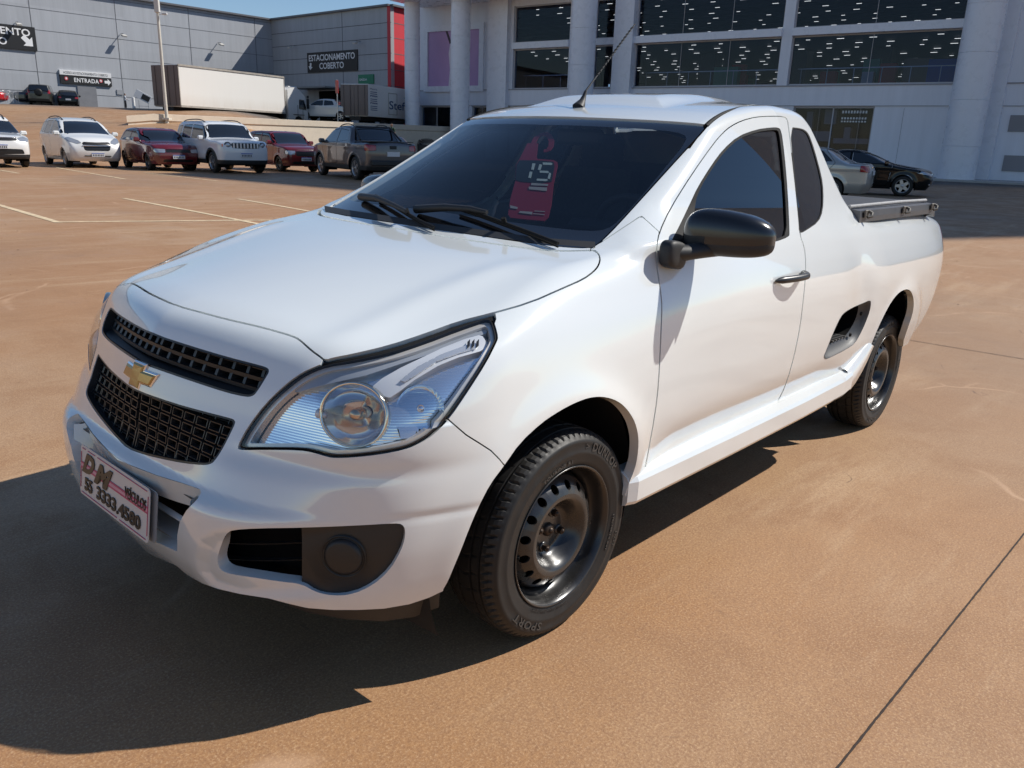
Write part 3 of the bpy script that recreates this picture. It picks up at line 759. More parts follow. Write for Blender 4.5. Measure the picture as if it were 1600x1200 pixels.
# ---------------------------------------------------------------- grilles
def in_poly(y,z,P): return float(poly_sd(np.array([y]),np.array([z]),P)[0])
def front_pts(name,keep=lambda q:True):
    out=[]
    for u,v in IMG[name]:
        q=surf(u,v)
        if q is not None and q[1]>-.02 and q[0]>.3: out.append((q[1],q[2]))
    return out
UG=front_pts('upgrille'); LG=front_pts('lowgrille')
UG=[(-.02,UG[0][1] if UG else .79)]+UG; 
GRBLK=mat('grille_black_plastic',(.016,.016,.017),.38,bump=.1,bscale=700)
nz_=lambda y,z: float(sx(y,z))
def bar(bb,pts,th,dep,off):
    """flat bar following the nose: pts are (y,z); th = height across, dep = depth"""
    for (y0,z0),(y1,z1) in zip(pts[:-1],pts[1:]):
        x0,x1=nz_(y0,z0)-off,nz_(y1,z1)-off
        t=Vector((0,y1-y0,z1-z0)).normalized(); n=Vector((0,-t.z,t.y))*th/2
        a=Vector((x0,y0,z0));c=Vector((x1,y1,z1)); D=Vector((-dep,0,0))
        q=[a+n,a-n,c-n,c+n]; q2=[p+D for p in q]
        bb.add(q+q2,[[0,1,2,3],[7,6,5,4],[0,3,7,4],[1,5,6,2],[0,4,5,1],[3,2,6,7]])
def upper_rows(t,y):  # t 0 bottom..1 top
    top=.7835-.030*y; bot=.735-.030*y
    return bot+(top-bot)*t
bb=B()
for sy in(1,-1):
    cols=[.012+.0462*k for k in range(9)]
    for t in (0.03,.5,.97):
        bar(bb,[(sy*y,upper_rows(t,y)) for y in np.linspace(0,.415,12)],.0095,.030,.026)
    for y in cols:
        lean=.004
        bar(bb,[(sy*(y+lean),upper_rows(0,y)),(sy*(y-lean+.004),upper_rows(1,y))],.0115,.030,.027)
bb.build('upper_grille',GRBLK,bumper)
bb=B()
for sy in(1,-1):
    bb.grid(lambda a,c: (nz_(.42*a,.72)-.004-.05*c,sy*.42*a,.7195-.010*.42*a+.008*c),12,2)
bb.build('grille_shelf',GRBLK,bumper)
bb=B()
pit_y,pit_z=.0455,.0247
for sy in(1,-1):
    for r in range(7):
        for c in range(9):
            y0=.004+c*pit_y+r*.0004; z0=.648-r*pit_z-.03*y0
            yc,zc_=y0+pit_y/2,z0-pit_z/2
            if in_poly(yc,zc_,LG)>.012: continue
            hw,hh=.0185,.0088
            P=[(sy*(yc-hw),zc_+hh),(sy*(yc+hw),zc_+hh-.001),(sy*(yc+hw+.001),zc_-hh-.001),(sy*(yc-hw+.001),zc_-hh)]
            bar(bb,P+[P[0]],.0026,.014,.018)
    for r in range(8): bar(bb,[(sy*y,.648-r*pit_z-.03*y) for y in (0.0,.1,.2,.3,.38)],.0022,.010,.034)
    for c in range(9): bar(bb,[(sy*(.004+c*pit_y),.65),(sy*(.007+c*pit_y),.48)],.0035,.010,.034)
bb.build('lower_grille',mat('grille_satin_black',(.024,.024,.025),.32),bumper)
bb=B()
bb.grid(lambda a,c: (nz_((a-.5)*.9,.62)-.075-.06*c,(a-.5)*.9,.48+.285*c),16,2); 
bb.build('grille_backing',DARK,bumper)
for k in ('upgrille','lowgrille'):
    h=holes[k].clone(); h.drop(h.sd(IMG[k])+.005); emit_both('grille_frame',h.offset(.0015).flanged(.045),GRBLK,bumper)
# black edge bead round the lower grille
def rim_bead(poly,r,name,m,parent,off=.004,closed=True,mirror=True,xmin=.2):
    pts=[]
    for u,v in poly:
        q=surf(u,v)
        if q is not None and q[0]>xmin and q[1]>-.004: pts.append(Vector(q)-Vector(grad(q[None])[0])*off)
    return pts
# ---------------------------------------------------------------- emblem
bow_o=[(-1,-.20),(-.80,.22),(-.27,.22),(-.23,.43),(.40,.43),(.34,.22),(1.02,.22),(.80,-.20),(.27,-.20),(.23,-.43),(-.40,-.43),(-.34,-.20)]
def em_piece(scale,grow,x0,x1,bev):
    bb=B(); pts=[]
    cx=sum(p[0] for p in bow_o)/12
    out=[Vector((p[0]*.083,p[1]*.068)) for p in bow_o]
    n=len(out)
    def offs(d):
        res=[]
        for i in range(n):
            a,b_,c=out[i-1],out[i],out[(i+1)%n]
            e1=(b_-a).normalized(); e2=(c-b_).normalized(); n1=Vector((-e1.y,e1.x)); n2=Vector((-e2.y,e2.x))
            m=(n1+n2); m/=max(m.dot(n1),.3); res.append(b_+m*d)
        return res
    A=offs(grow); Bv=offs(grow-bev)
    def P3(q,h):
        y,z=q.x,q.y+.692-.10*abs(q.x)*0
        return (nz_(y,.69)+h+(.69-z)*.25,y,z)
    V0=[P3(q,x0) for q in A]; V1=[P3(q,x1-.002) for q in A]; V2=[P3(q,x1) for q in Bv]
    bb.add(V0+V1+V2,[[i,(i+1)%n,(i+1)%n+n,i+n] for i in range(n)]+[[i+n,(i+1)%n+n,(i+1)%n+2*n,i+2*n] for i in range(n)])
    bb.add(V2,[[0,1,10,11],[1,2,9,10],[2,3,4,5],[2,5,8,9],[5,6,7,8],[11,10,10,11][:0] or [9,8,8,9][:0]] if False else [[0,1,2,11],[2,3,4,5],[2,5,8,11],[11,8,9,10],[5,6,7,8]])
    return bb
em=em_piece(1,.004,-.004,.004,.0035).build('emblem',CHROME,pick)
em_piece(1,-.0005,.0,.0075,.004).build('gold_face',mat('satin_gold',(.40,.30,.14),.25,.9),em)
# ---------------------------------------------------------------- number plate recess and plate
top_px=[(182,718),(245,742.5),(286,755),(319,767)]; low_px=[(180,753),(242,779),(270,791),(290,801)]
bb=B()
for s in(1,-1):
    V1=[(sx(0,.485)+.001,0,.485)]
    for u,v in [(205,727),(225,735),(245,742.5),(265,749),(286,755),(303,760.5),(317,766)]:
        q=surf(u,v)
        if q[1]>.02: V1.append((q[0]+.0015,s*q[1],q[2]))
    V2=[(x-.018,y*.985,z-.064) for x,y,z in V1]; V3=[(x-.045,y,z+.004) for x,y,z in V2]
    n=len(V1); bb.add(V1+V2+V3,[[i,i+1,n+i+1,n+i] for i in range(n-1)]+[[n+i,n+i+1,2*n+i+1,2*n+i] for i in range(n-1)])
bb.build('intake_brow',WHITE,bumper)
bb=B()
for s in(1,-1):
    f=lambda a,c: (nz_(.33*a,.35)-.035-.05*c,s*.33*a,.325+.012*c)
    bb.grid(f,8,1)
    g=lambda a,c: (nz_(.33*a,.35)-.050+.012*math.sin(c*math.pi),s*.33*a,.372+.016*c)
    bb.grid(g,8,4)
    bb.grid(lambda a,c:(sx(.33,.33+.15*c)-.012-.09*a,s*(.335-.05*a-.03*(1-c)),.325+.155*c),3,4)
bb.build('intake_bars',WHITE,bumper)
bb=B(); bb.grid(lambda a,c:(nz_((a-.5)*.72,.38)-.085,(a-.5)*.72,.30+.17*c),8,1); bb.build('intake_backing',DARK,bumper)
PX,PZ,PT=.8385,.3945,R(6.3)
def rrect(w,h,r,n=6):
    P=[]
    for cx,cy,a in ((w/2-r,h/2-r,0),(-w/2+r,h/2-r,90),(-w/2+r,-h/2+r,180),(w/2-r,-h/2+r,270)):
        for k in range(n+1): t=R(a+90*k/n); P.append((cx+r*math.cos(t),cy+r*math.sin(t)))
    return P
# local plate frame: x right when you face it (= world +y for a viewer ahead), y up, z towards the viewer
PM=Matrix(((0,-math.sin(PT)*1.0,math.cos(PT),PX),(1,0,0,-.0138),(0,math.cos(PT),math.sin(PT),PZ),(0,0,0,1)))
plate=thing('number_plate','white dealer number plate with black DM lettering and pink stripes on the pickup front','number plate') if False else None
bb=B(); bb.prism(rrect(.405,.138,.012),2,-.001,.001)
PLW=mat('plate_white',(.62,.60,.58),.35,noise=.03)
plate=bb.build('number_plate',PLW,pick,mw=PM)
bb=B(); bb.prism(rrect(.40,.13,.012),2,-.003,.0); bb.box((0,0,-.022),(.2,.03,.035)); 
bb.build('plate_holder',mat('clear_grey_holder',(.30,.31,.32),.2),pick,mw=PM@Matrix.Translation((.014,-.003,-.011)))
PINK=mat('pink_print',(.50,.05,.14),.4); PINKL=mat('light_pink_print',(.66,.30,.38),.4); INK=mat('black_print',(.012,.012,.012),.4); INKB=mat('brown_black_print',(.035,.028,.018),.4)
bb=B()
for y0,y1 in ((.0605,.0622),(-.0622,-.0605)):
    for x0,x1 in ((-.19,-.17),(-.155,-.11),(-.095,.19)) if y0>0 else ((-.19,.03),(.045,.19)):
        bb.box(((x0+x1)/2,(y0+y1)/2,.0022),(x1-x0,y1-y0,.0012))
bb.box((-.1965,.0,.0022),(.0016,.10,.0012)); bb.box((.1965,.0,.0022),(.0016,.10,.0012))
bb.box((0,.014-.006,.0022),(.392,.0045,.0012)); bb.box((0,.014+.0075,.0022),(.392,.0035,.0012))
bb.build('pink_stripes',PINK,plate)
bb=B(); bb.box((0,.0145,.00205),(.392,.0085,.001)); bb.build('pale_stripe',PINKL,plate)
def txt(name,t,w,h,x,y,m,**k):
    me=text_fit(t,w,h,**k); return link(name,me,m,plate,Matrix.Translation((x,y,.0028)))
txt('letter_mark','D',.078,.056,-.148,.026,INKB,shear=.45,bold=.05); txt('letter_mark','M',.112,.060,-.055,.020,INKB,shear=.45,bold=.05)
txt('dealer_name','VEÍCULOS',.115,.034,.130,.027,INK,bold=.006)
txt('phone_digits','55',.048,.036,-.145,-.032,INK,bold=.03); txt('phone_digits','3333.4580',.255,.036,.035,-.032,INK,bold=.03)
# ---------------------------------------------------------------- fog lamp insert
FOGC=Vector((.655,.655,.392))
fn=np.array([.83,.55,.02]); fn/=np.linalg.norm(fn)
FB=mat('fog_surround_plastic',(.020,.0195,.019),.42,bump=.2,bscale=600)
fp=holes['fog'].clone(); uv,dd=project(fp.V); fp.drop((uv[:,0]-469)*dd/CAMF)
fc=np.array(surf(531,880)); dr=np.linalg.norm(fp.V-fc,axis=1)
fp.V=fp.V-fp.N*(.011+.020*sstep(.082,.052,dr))[:,None]
FOGP=emit_pair('fog_lamp_surround',fp.flanged(.07),FB,bumper)
for s in(1,-1):
    # solid part of the surround: own curved plate behind the opening
    fo=FOGP[0 if s>0 else 1]
    fN=grad(fc[None])[0]; bb=B(); c0=Vector((fc[0]-fN[0]*.026,s*(fc[1]-fN[1]*.026),fc[2]-fN[2]*.026)); nrm=Vector((fN[0]+.1,s*fN[1],fN[2])).normalized()
    M=Matrix.Translation(c0)@nrm.to_track_quat('Y','Z').to_matrix().to_4x4()
    bb.lathe([(0,.006),(.034,.0055),(.0425,.003),(.0435,-.003),(.0455,-.005),(.048,-.003),(.051,.0),(.052,-.02)],48,M)
    bb.build('fog_lamp_cap',FB,fo)
    bb=B()
    for zz in (.335,.378,.425):
        bb.grid(lambda a,c:(nz_(.38+.23*a,zz)-.030-.03*c,s*(.38+.23*a),zz+.05*a+.004*(1-c)-.006*math.sin(c*3.1)),8,3)
    bb.build('intake_slats',FB,pick)
    bb=B(); bb.grid(lambda a,c:(nz_(.34+.30*a,.38)-.095,s*(.34+.30*a),.26+.26*c),6,1); 
    bb.build('intake_backing',DARK,pick)
# air dam under the corners
q=DAM.clone(); dpoly=[(430,925),(480,938),(520,942),(560,942),(600,940),(640,934),(680,920),(696,912),(693,955),(650,972),(600,979),(540,976),(480,966),(450,955)]
q=q.take(np.where((q.V[:,0]>.3)&(q.V[:,2]<.5),q.sd(dpoly),.2),0)
emit_pair('air_dam',q.offset(.014).flanged(.02),BLACKPL,pick)
# ---------------------------------------------------------------- headlamps
HLREF=mat('lamp_chrome_reflector',(.84,.88,.93),.12,.88,coat=1)
nt_=HLREF.node_tree; bs=nt_.nodes['Principled BSDF']
tc=nt_.nodes.new('ShaderNodeTexCoord'); wv=nt_.nodes.new('ShaderNodeTexWave'); wv.wave_type='BANDS'; wv.bands_direction='Z'; wv.inputs['Scale'].default_value=55; wv.inputs['Distortion'].default_value=.3
bp=nt_.nodes.new('ShaderNodeBump'); bp.inputs['Strength'].default_value=.10; bp.inputs['Distance'].default_value=.002
nt_.links.new(tc.outputs['Object'],wv.inputs['Vector']); nt_.links.new(wv.outputs[0],bp.inputs['Height']); nt_.links.new(bp.outputs[0],bs.inputs['Normal'])
SATIN=mat('satin_silver',(.72,.73,.75),.35,.15); HLDARK=mat('lamp_grey_chrome',(.42,.44,.47),.30,.3)
LENS=glassmat('headlamp_lens',(.95,.96,.97),1,0,.04)
emit_pair('headlight_gasket',GASK.offset(.006).flanged(.02),RUBBER,pick)
S=HL.sd(IMG['headlight'])+.0045
lens=HL.clone().take(S,0); rimg=HL.clone(); rimg.drop(S)
hlL,hlR=emit_pair('headlight',lens.clone(),LENS,pick)
emit_pair('lens_edge',rimg.offset(.001).flanged(.02),RUBBER,hlL,hlR)
zz=lambda L: [(360+.275*x,470+.275*y) for x,y in L]
circ_px=zz([(680+262*math.cos(t),655+262*math.sin(t)) for t in np.linspace(0,2*math.pi,40)[:-1]])
hous=lens.clone(); hous.drop(hous.sd(zz([(680+190*math.cos(t),655+190*math.sin(t)) for t in np.linspace(0,2*math.pi,40)[:-1]])))
emit_pair('lamp_reflector',hous.offset(.034).flanged(.06),HLREF,hlL,hlR)
def hl_patch(poly,off,fl,m,name):
    q=lens.clone(); q=q.take(q.sd(zz(poly)),0)
    return emit_pair(name,q.offset(off).flanged(fl),m,hlL,hlR)
# silver arm sweeping up to the tip, its lower bright edge, the dark roof strip and the three slots
hl_patch([(800,470),(860,420),(960,360),(1080,300),(1200,240),(1330,190),(1430,165),(1460,210),(1440,262),(1300,300),(1180,350),(1050,430),(960,500),(900,540),(850,520)],.014,.03,SATIN,'lamp_arm')
hl_patch([(960,440),(1060,360),(1200,285),(1340,235),(1405,215),(1410,250),(1300,280),(1180,325),(1060,405),(990,450)],.009,.005,mat('bright_silver',(.78,.79,.80),.22,.6),'arm_inlay')
hl_patch([(300,500),(420,430),(560,375),(700,350),(900,310),(1100,245),(1300,170),(1460,120),(1465,150),(1300,200),(1100,280),(900,350),(760,400),(600,440),(480,470),(350,510)],.018,.03,HLDARK,'lamp_visor')
for s in (1,-1):
    bb=B()
    for sx_ in (1356,1382,1408):
        q=[]
        for x_,y_ in ((sx_-9,222),(sx_+7,204),(sx_+6,244),(sx_-10,260)):
            P_=surf(360+.275*x_,470+.275*y_); n_=grad(P_[None])[0]; P_=P_-n_*.0065; q.append((P_[0],s*P_[1],P_[2]))
        bb.add(q,[[0,1,2,3]])
    bb.build('lamp_slot',RUBBER,hlL if s>0 else hlR)
bz=lens.clone(); bz=bz.take(bz.sd(IMG['headlight'])+.004,0); bz.drop(bz.sd(IMG['headlight'])+.013)
emit_pair('lamp_bezel',bz.offset(.010).flanged(.02),mat('lamp_inner_bezel',(.72,.68,.63),.25,.4),hlL,hlR)
# main round lamp
lc=np.array(surf(546,650)); LN=Vector((.84,.46,.20)).normalized()
for s,hp in ((1,hlL),(-1,hlR)):
    c0=Vector((lc[0],s*lc[1],lc[2])); nrm=Vector((LN.x,s*LN.y,LN.z))
    M=Matrix.Translation(c0-nrm*.028)@nrm.to_track_quat('Y','Z').to_matrix().to_4x4()
    bb=B(); M=M@Matrix.Diagonal((.95,1,.86,1)); bb.lathe([(.0835,.004),(.0825,.010),(.078,.010),(.0765,.004),(.0765,-.008),(.0835,-.008),(.0835,.004)],64,M)
    bb.build('projector_ring',mat('warm_chrome',(.80,.74,.62),.10,1),hp)
    bb=B(); bb.lathe([(.0765,.0),(.070,-.022),(.058,-.040),(.040,-.054),(.020,-.062),(.0,-.064)],64,M)
    bb.build('projector_bowl',mat('bowl_chrome',(.85,.86,.88),.07,.85),hp)
    bb=B(); bb.lathe([(.0,.004),(.012,.003),(.015,-.002),(.015,-.060)],24,M); bb.lathe([(.0155,-.02),(.017,-.022),(.017,-.03),(.0155,-.032)],24,M)
    bb.build('bulb_shield',mat('amber_reflection_chrome',(.72,.50,.32),.12,1),hp)  # amber base colour paints a warm reflection into the silver shield
    bb=B(); bb.lathe([(.0765,.006),(.06,.013),(.03,.018),(0,.0195)],48,M); bb.build('inner_glass',glassmat('inner_glass',(.93,.94,.95),1,0,.05),hp)
    # turn signal bowl near the outer corner
    q=surf(655,640); c1=Vector((q[0],s*q[1],q[2])); n1=Vector((.70,s*.66,.25)).normalized()
    M=Matrix.Translation(c1-n1*.032)@n1.to_track_quat('Y','Z').to_matrix().to_4x4()
    bb=B(); bb.lathe([(.052,.004),(.046,-.012),(.034,-.028),(.015,-.036),(.0,-.038)],40,M); bb.lathe([(.0,.004),(.007,.002),(.009,-.005),(.009,-.036)],16,M); bb.build('indicator_bowl',HLREF,hp)
    bb=B(); q=surf(486,652); bb.lathe([(0,.012),(.006,.010),(.009,.0),(.012,-.012)],16,Matrix.Translation((q[0]-.03,s*q[1],q[2]))); bb.build('parking_bulb',SATIN,hp)
# ---------------------------------------------------------------- mirrors
for s in(1,-1):
    bb=B(); mo=0 if s>0 else .11
    e=lambda t,p: math.copysign(abs(t)**p,t)
    C0=Vector((-.585-mo,s*.870,1.072)); a_,b_,c_=.064,.124,.078
    def shell(u,v):
        th=u*2*math.pi; ph=(v-.5)*math.pi
        cx=math.cos(ph)*math.cos(th); cz=math.cos(ph)*math.sin(th); cy=math.sin(ph)
        y=e(cy,.60)
        up=1.0-.16*(y+.25)-.10*(y+.25)**2*(y>0) if cz>0 else .74+.0*y
        X=e(cx,.70)*a_*(1.0 if cx>0 else .55)*(1-.25*max(0,y)**2); Z=e(cz,.72 if cz>0 else .45)*c_*up
        return (C0.x+X-.03*(y+.2),C0.y+s*y*b_,C0.z+Z+.004*y)
    bb.grid(shell,56,40)
    mi=bb.build('wing_mirror',[mat('mirror_shell_black',(.009,.009,.010),.22,coat=.6,coatr=.12,bump=.05,bscale=900),BLACKPL],(doorL if s>0 else doorR))
    for p_ in mi.data.polygons: p_.material_index=1 if p_.center.z<C0.z-.012 else 0
    bb=B()
    bb.tube([(-.43-mo,s*.775,1.022),(-.47-mo,s*.80,1.024),(-.53-mo,s*.82,1.030),(-.58-mo,s*.85,1.036)],[.030,.029,.029,.028],16,flat=.8)
    def foot(u,v):
        th=u*2*math.pi; ph=(v-.5)*math.pi
        return (-.432-mo+e(math.cos(ph)*math.cos(th),.6)*.048,s*(.782+e(math.sin(ph),.5)*.026),1.018+e(math.cos(ph)*math.sin(th),.6)*.040+.15*e(math.cos(ph)*math.cos(th),.6)*.048)
    bb.grid(foot,28,18)
    bb.build('mirror_foot',BLACKPL,mi)
    bb=B(); bb.grid(lambda u,v:(C0.x-.036-.03*((v*2-1)*.8+.2),C0.y+s*(v*2-1)*b_*.7,C0.z+(u*2-1)*c_*.6),2,2); bb.build('mirror_glass',CHROME,mi)
# ---------------------------------------------------------------- door handles, lock dish
for s in(1,-1):
    bb=B(); pts=[]; N=14
    for k in range(N+1):
        t=k/N; x=-1.055-.225*t; y=.826+.034*math.sin(min(t*1.35,1)*math.pi*.5)*math.sin(max(0,min(1,(1-t)*4))*math.pi/2+.0) ; pts.append((x,s*y,.898+.010*t))
    bb.tube(pts,[.004]+[.010]*1+[.0125]*(N-2)+[.011,.008],12)
    hd=bb.build('door_handle',mat('handle_black',(.02,.02,.021),.35),(doorL if s>0 else doorR))
    bb=B(); 
    M=Matrix.Translation((-1.165,s*.8215,.902))
    bb.add([(.0+.062*math.cos(t),s*.004*0,.050*math.sin(t)) for t in np.linspace(0,2*math.pi,33)[:-1]],[list(range(32))],M)
# ---------------------------------------------------------------- aerial
bb=B(); bp0=Vector((-.968,0,float(on_body(-.968,0.0))-.004))
bb.tube([bp0+Vector(q) for q in ((.012,0,0),(.0,0,.012),(-.012,0,.028),(-.020,0,.045),(-.027,0,.062))],[.026,.021,.0125,.0085,.006],14,flat=.8)
ant=bb.build('roof_antenna',BLACKPL,pick)
tip=hit(992,38,1,.0); base=bp0+Vector((-.027,0,.062)); tipv=Vector(tip)
bb=B(); bb.tube([base,tipv],[.0035,.0022],8)
dirv=(tipv-base); L=dirv.length; q=dirv.to_track_quat('Z','Y')
hel=[base+q@Vector((.0042*math.cos(t),.0042*math.sin(t),L*.22+L*.75*t/(2*math.pi*16))) for t in np.linspace(0,2*math.pi*16,260)]
bb.tube(hel,.0014,5); bb.build('antenna_mast',BLACKPL,ant)
# ---------------------------------------------------------------- wipers and cowl
def ws_pt(u,v,off=.0):
    q=surf(u,v); return Vector(q)+Vector(grad(q[None])[0])*off
bb=B()
def wiper(piv,a,b_,name):
    bb=B(); P=[ws_pt(*piv,.01),ws_pt(*a,.035),ws_pt(*b_,.022)]
    bb.tube(P,[.013,.010,.006],8)
    o=bb.build(name,BLACKPL,pick); return o
def wiper_full(arm,blade,piv):
    bb=B(); bb.tube([ws_pt(u,v,h) for u,v,h in arm],[.014,.012,.009,.007][:len(arm)],8); w=bb.build('wiper',BLACKPL,pick)
    bb=B(); bb.tube([ws_pt(u,v,.016) for u,v in blade],.0055,6); bb.tube([ws_pt(u,v,.006) for u,v in blade],.003,4)
    m=blade[len(blade)//2]; bb.tube([ws_pt(*m,.016),ws_pt(*m,.034)],.008,6); bb.build('wiper_blade',RUBBER,w)
wiper_full([(566,312,.012),(596,323,.032),(620,335,.036),(640,345,.034)],[(590,312),(615,325),(640,341),(660,353),(679,363)],None)
wiper_full([(652,332,.012),(700,337,.030),(740,342,.036),(765,347,.034)],[(716,330),(750,341),(790,356),(830,371),(872,389)],None)
bb=B(); # cowl grille at the foot of the screen
for s in(1,):
    rows=[]
    for u,v in [(508,329),(540,335),(600,344),(680,357),(760,368),(840,379),(900,384),(930,386)]:
        rows.append((ws_pt(u,v+2,.002),ws_pt(u,v-5,.007)))
    vs=[p for r in rows for p in r]; bb.add(vs,[[i*2,i*2+2,i*2+3,i*2+1] for i in range(len(rows)-1)],smooth=True)
bb.build('cowl_trim',mat('cowl_grey_plastic',(.035,.035,.036),.6),pick)
# ---------------------------------------------------------------- side step pocket
for s in(1,-1):
    vp=[]
    P=IMG['vent']; q3=[]
    for u,v in P:
        q=surf(u,v); q3.append(Vector((q[0],s*q[1],q[2])))
    cen=sum(q3,Vector())/len(q3); n=len(q3)
    scl=lambda q,f,d,dz=0: Vector((cen.x+(q.x-cen.x)*f,q.y-s*d,cen.z+(q.z-cen.z)*f+dz))
    r0=[scl(q,1.0,-.001) for q in q3]; r1=[scl(q,.975,.0) for q in q3]; r2=[scl(q,.93,.012) for q in q3]
    r3=[Vector((q.x+.020*(1 if q.x<cen.x else .0)*1.0,0,0))*0+scl(q,.80,.030) for q in q3]
    for i,q in enumerate(q3):        # wide border at the bottom and the rear
        w=max(0,(cen.z-q.z)/.10)*.022+max(0,(cen.x-q.x)/.2)*.0
        r3[i]=r3[i]+Vector((.0,0,w))
        if q.x<cen.x: r3[i].x+= .018*min(1,(cen.x-q.x)/.12)
    r4=[Vector((p.x,p.y-s*.09,p.z)) for p in r3]
    bb=B(); vs=r0+r1+r2+r3
    bb.add(vs,[[k*n+i,k*n+(i+1)%n,(k+1)*n+(i+1)%n,(k+1)*n+i] for k in range(3) for i in range(n)],smooth=True)
    vt=bb.build('side_step_pocket',mat('pocket_grey_plastic',(.040,.041,.043),.45,bump=.2,bscale=500),pick)
    bb=B(); bb.add(r3+r4,[[i,(i+1)%n,n+(i+1)%n,n+i] for i in range(n)]+[list(range(n,2*n))]); bb.build('pocket_void',DARK,vt)
    bb=B()
    for u,v in ((1352,491),(1335,524)):
        q=surf(u,v); bb.lathe([(0,.0),(.008,-.002),(.010,-.008)],12,Matrix.Translation((q[0],s*(q[1]-.012),q[2])) if s>0 else Matrix.Translation((q[0],-(q[1]-.012),q[2]))@Matrix.Rotation(math.pi,4,'Z'))
    bb.build('pocket_screw',RUBBER,vt)
    bb=B()
    for k in range(5):
        zz_=min(p.z for p in r3)+.012; bb.box((cen.x+.09-.035*k,s*(cen.y*s-.05) if s>0 else cen.y+.05,zz_),(.012,.05,.006))
    bb.build('step_tread',GREYPL,vt)
# ---------------------------------------------------------------- tonneau cover with its side rails and hooks
TON=mat('tonneau_vinyl',(.045,.045,.047),.55,bump=.35,bscale=260,noise=.15)
ALU=mat('anodised_rail',(.10,.10,.105),.45,.5,noise=.2,nscale=30)
bb=B()
def cov(a,c):
    x=-1.95-1.12*a; yy=(c*2-1)*.705
    return (x,yy,1.118+.024*a-.010*a*a+.004*math.sin(a*9)*(1-abs(c*2-1))-.012*max(0,abs(c*2-1)-.93)/.07)
bb.grid(cov,40,40); tc_=bb.build('tonneau_cover',TON,pick)
for s in(1,-1):
    bb=B(); 
    pr=[(s*.690,1.060),(s*.752,1.060),(s*.752,1.082),(s*.748,1.108),(s*.720,1.112),(s*.690,1.110)]
    vs=[]; st=[-1.98,-2.3,-2.8,-3.03,-3.08]
    for i,x in enumerate(st):
        for y,z in pr: vs.append((x,y,z+.020*(-1.98-x)/1.2-(.02 if i==4 else 0)))
    m=len(pr); bb.add(vs,[[i*m+j,(i+1)*m+j,(i+1)*m+(j+1)%m,i*m+(j+1)%m] for i in range(len(st)-1) for j in range(m)]); bb.add(vs[:m],[list(range(m))]);bb.add(vs[-m:],[list(range(m))])
    rl=bb.build('cover_rail',ALU,pick)
    bb=B(); bb.tube([(-1.97,s*.705,1.122),(-2.6,s*.708,1.136),(-3.04,s*.706,1.140)],.0085,8); bb.build('cover_hem',mat('pale_hem',(.30,.30,.30),.6,noise=.3,nscale=60),tc_)
    for x in (-2.04,-2.55,-3.00):
        bb=B(); z=1.095+.020*(-1.98-x)/1.2
        bb.box((x,s*.757,z),(.05,.008,.034),bev=.003); bb.tube([(x-.01,s*.76,z+.012),(x-.012,s*.775,z+.004),(x-.004,s*.778,z-.010),(x+.008,s*.766,z-.014)],.0065,8)
        bb.build('rail_hook',mat('worn_hook',(.10,.09,.075),.6,noise=.4,nscale=80),rl)
# ---------------------------------------------------------------- cabin
SEAT=mat('dark_seat_fabric',(.09,.088,.085),.9,noise=.2,nscale=40); TRIM=mat('dark_trim',(.04,.04,.042),.6); PALE=mat('headliner',(.25,.24,.22),.9)
bb=B()
bb.grid(lambda a,c:(-.30-.42*a,(c*2-1)*.66,.985-.02*a+.055*math.exp(-((a-.75)/.15)**2)*(1 if c<2 else 0)),14,20)
bb.box((-.74,0,.80),(.10,1.30,.42),bev=.03); bb.box((-.75,.36,1.035),(.12,.36,.05),bev=.02)
bb.build('dashboard',TRIM,pick)
for s in(1,-1):
    bb=B(); y=s*.36
    bb.box((-1.22,y,.62),(.50,.48,.14),bev=.05); 
    bb.grid(lambda a,c:(-1.43-.17*a+.05*math.sin(c*math.pi)-.0,y+(c*2-1)*(.235-.04*a*a),.66+.56*a),10,14)
    bb.grid(lambda a,c:(-1.50-.17*a-.05*math.sin(c*math.pi),y+(c*2-1)*(.235-.04*a*a),.66+.56*a),10,14)
    bb.box((-1.63,y,1.30),(.08,.24,.15),bev=.04); bb.build('seat',SEAT,pick)
bb=B(); M=Matrix.Translation((-.90,.37,.98))@Matrix.Rotation(R(-62),4,'Y')@Matrix.Rotation(R(90),4,'X')
bb.tube([Vector((.185*math.cos(t),0,.185*math.sin(t))) for t in np.linspace(0,2*math.pi,49)],.015,8,M,cap=False)
bb.box((0,0,0),(.14,.03,.10),M,bev=.01); bb.box((0,0,0),(.36,.015,.03),M)
bb.build('steering_wheel',TRIM,pick)
bb=B(); bb.box((-.98,0,1.34),(.03,.22,.06),bev=.012); bb.tube([(-.95,0,1.42),(-.98,0,1.36)],.008,6); bb.build('rear_view_mirror',TRIM,pick)
bb=B(); bb.grid(lambda a,c:(-.92-.80*a,(c*2-1)*.50,1.405+.055*math.sin(a*2.0)-.06*(c*2-1)**2),10,10); bb.build('headliner',PALE,pick)
bb=B(); bb.box((-1.72,0,.88),(.03,1.1,.75)); bb.box((-1.2,0,.50),(1.3,1.4,.05)); bb.build('cabin_floor',TRIM,pick)
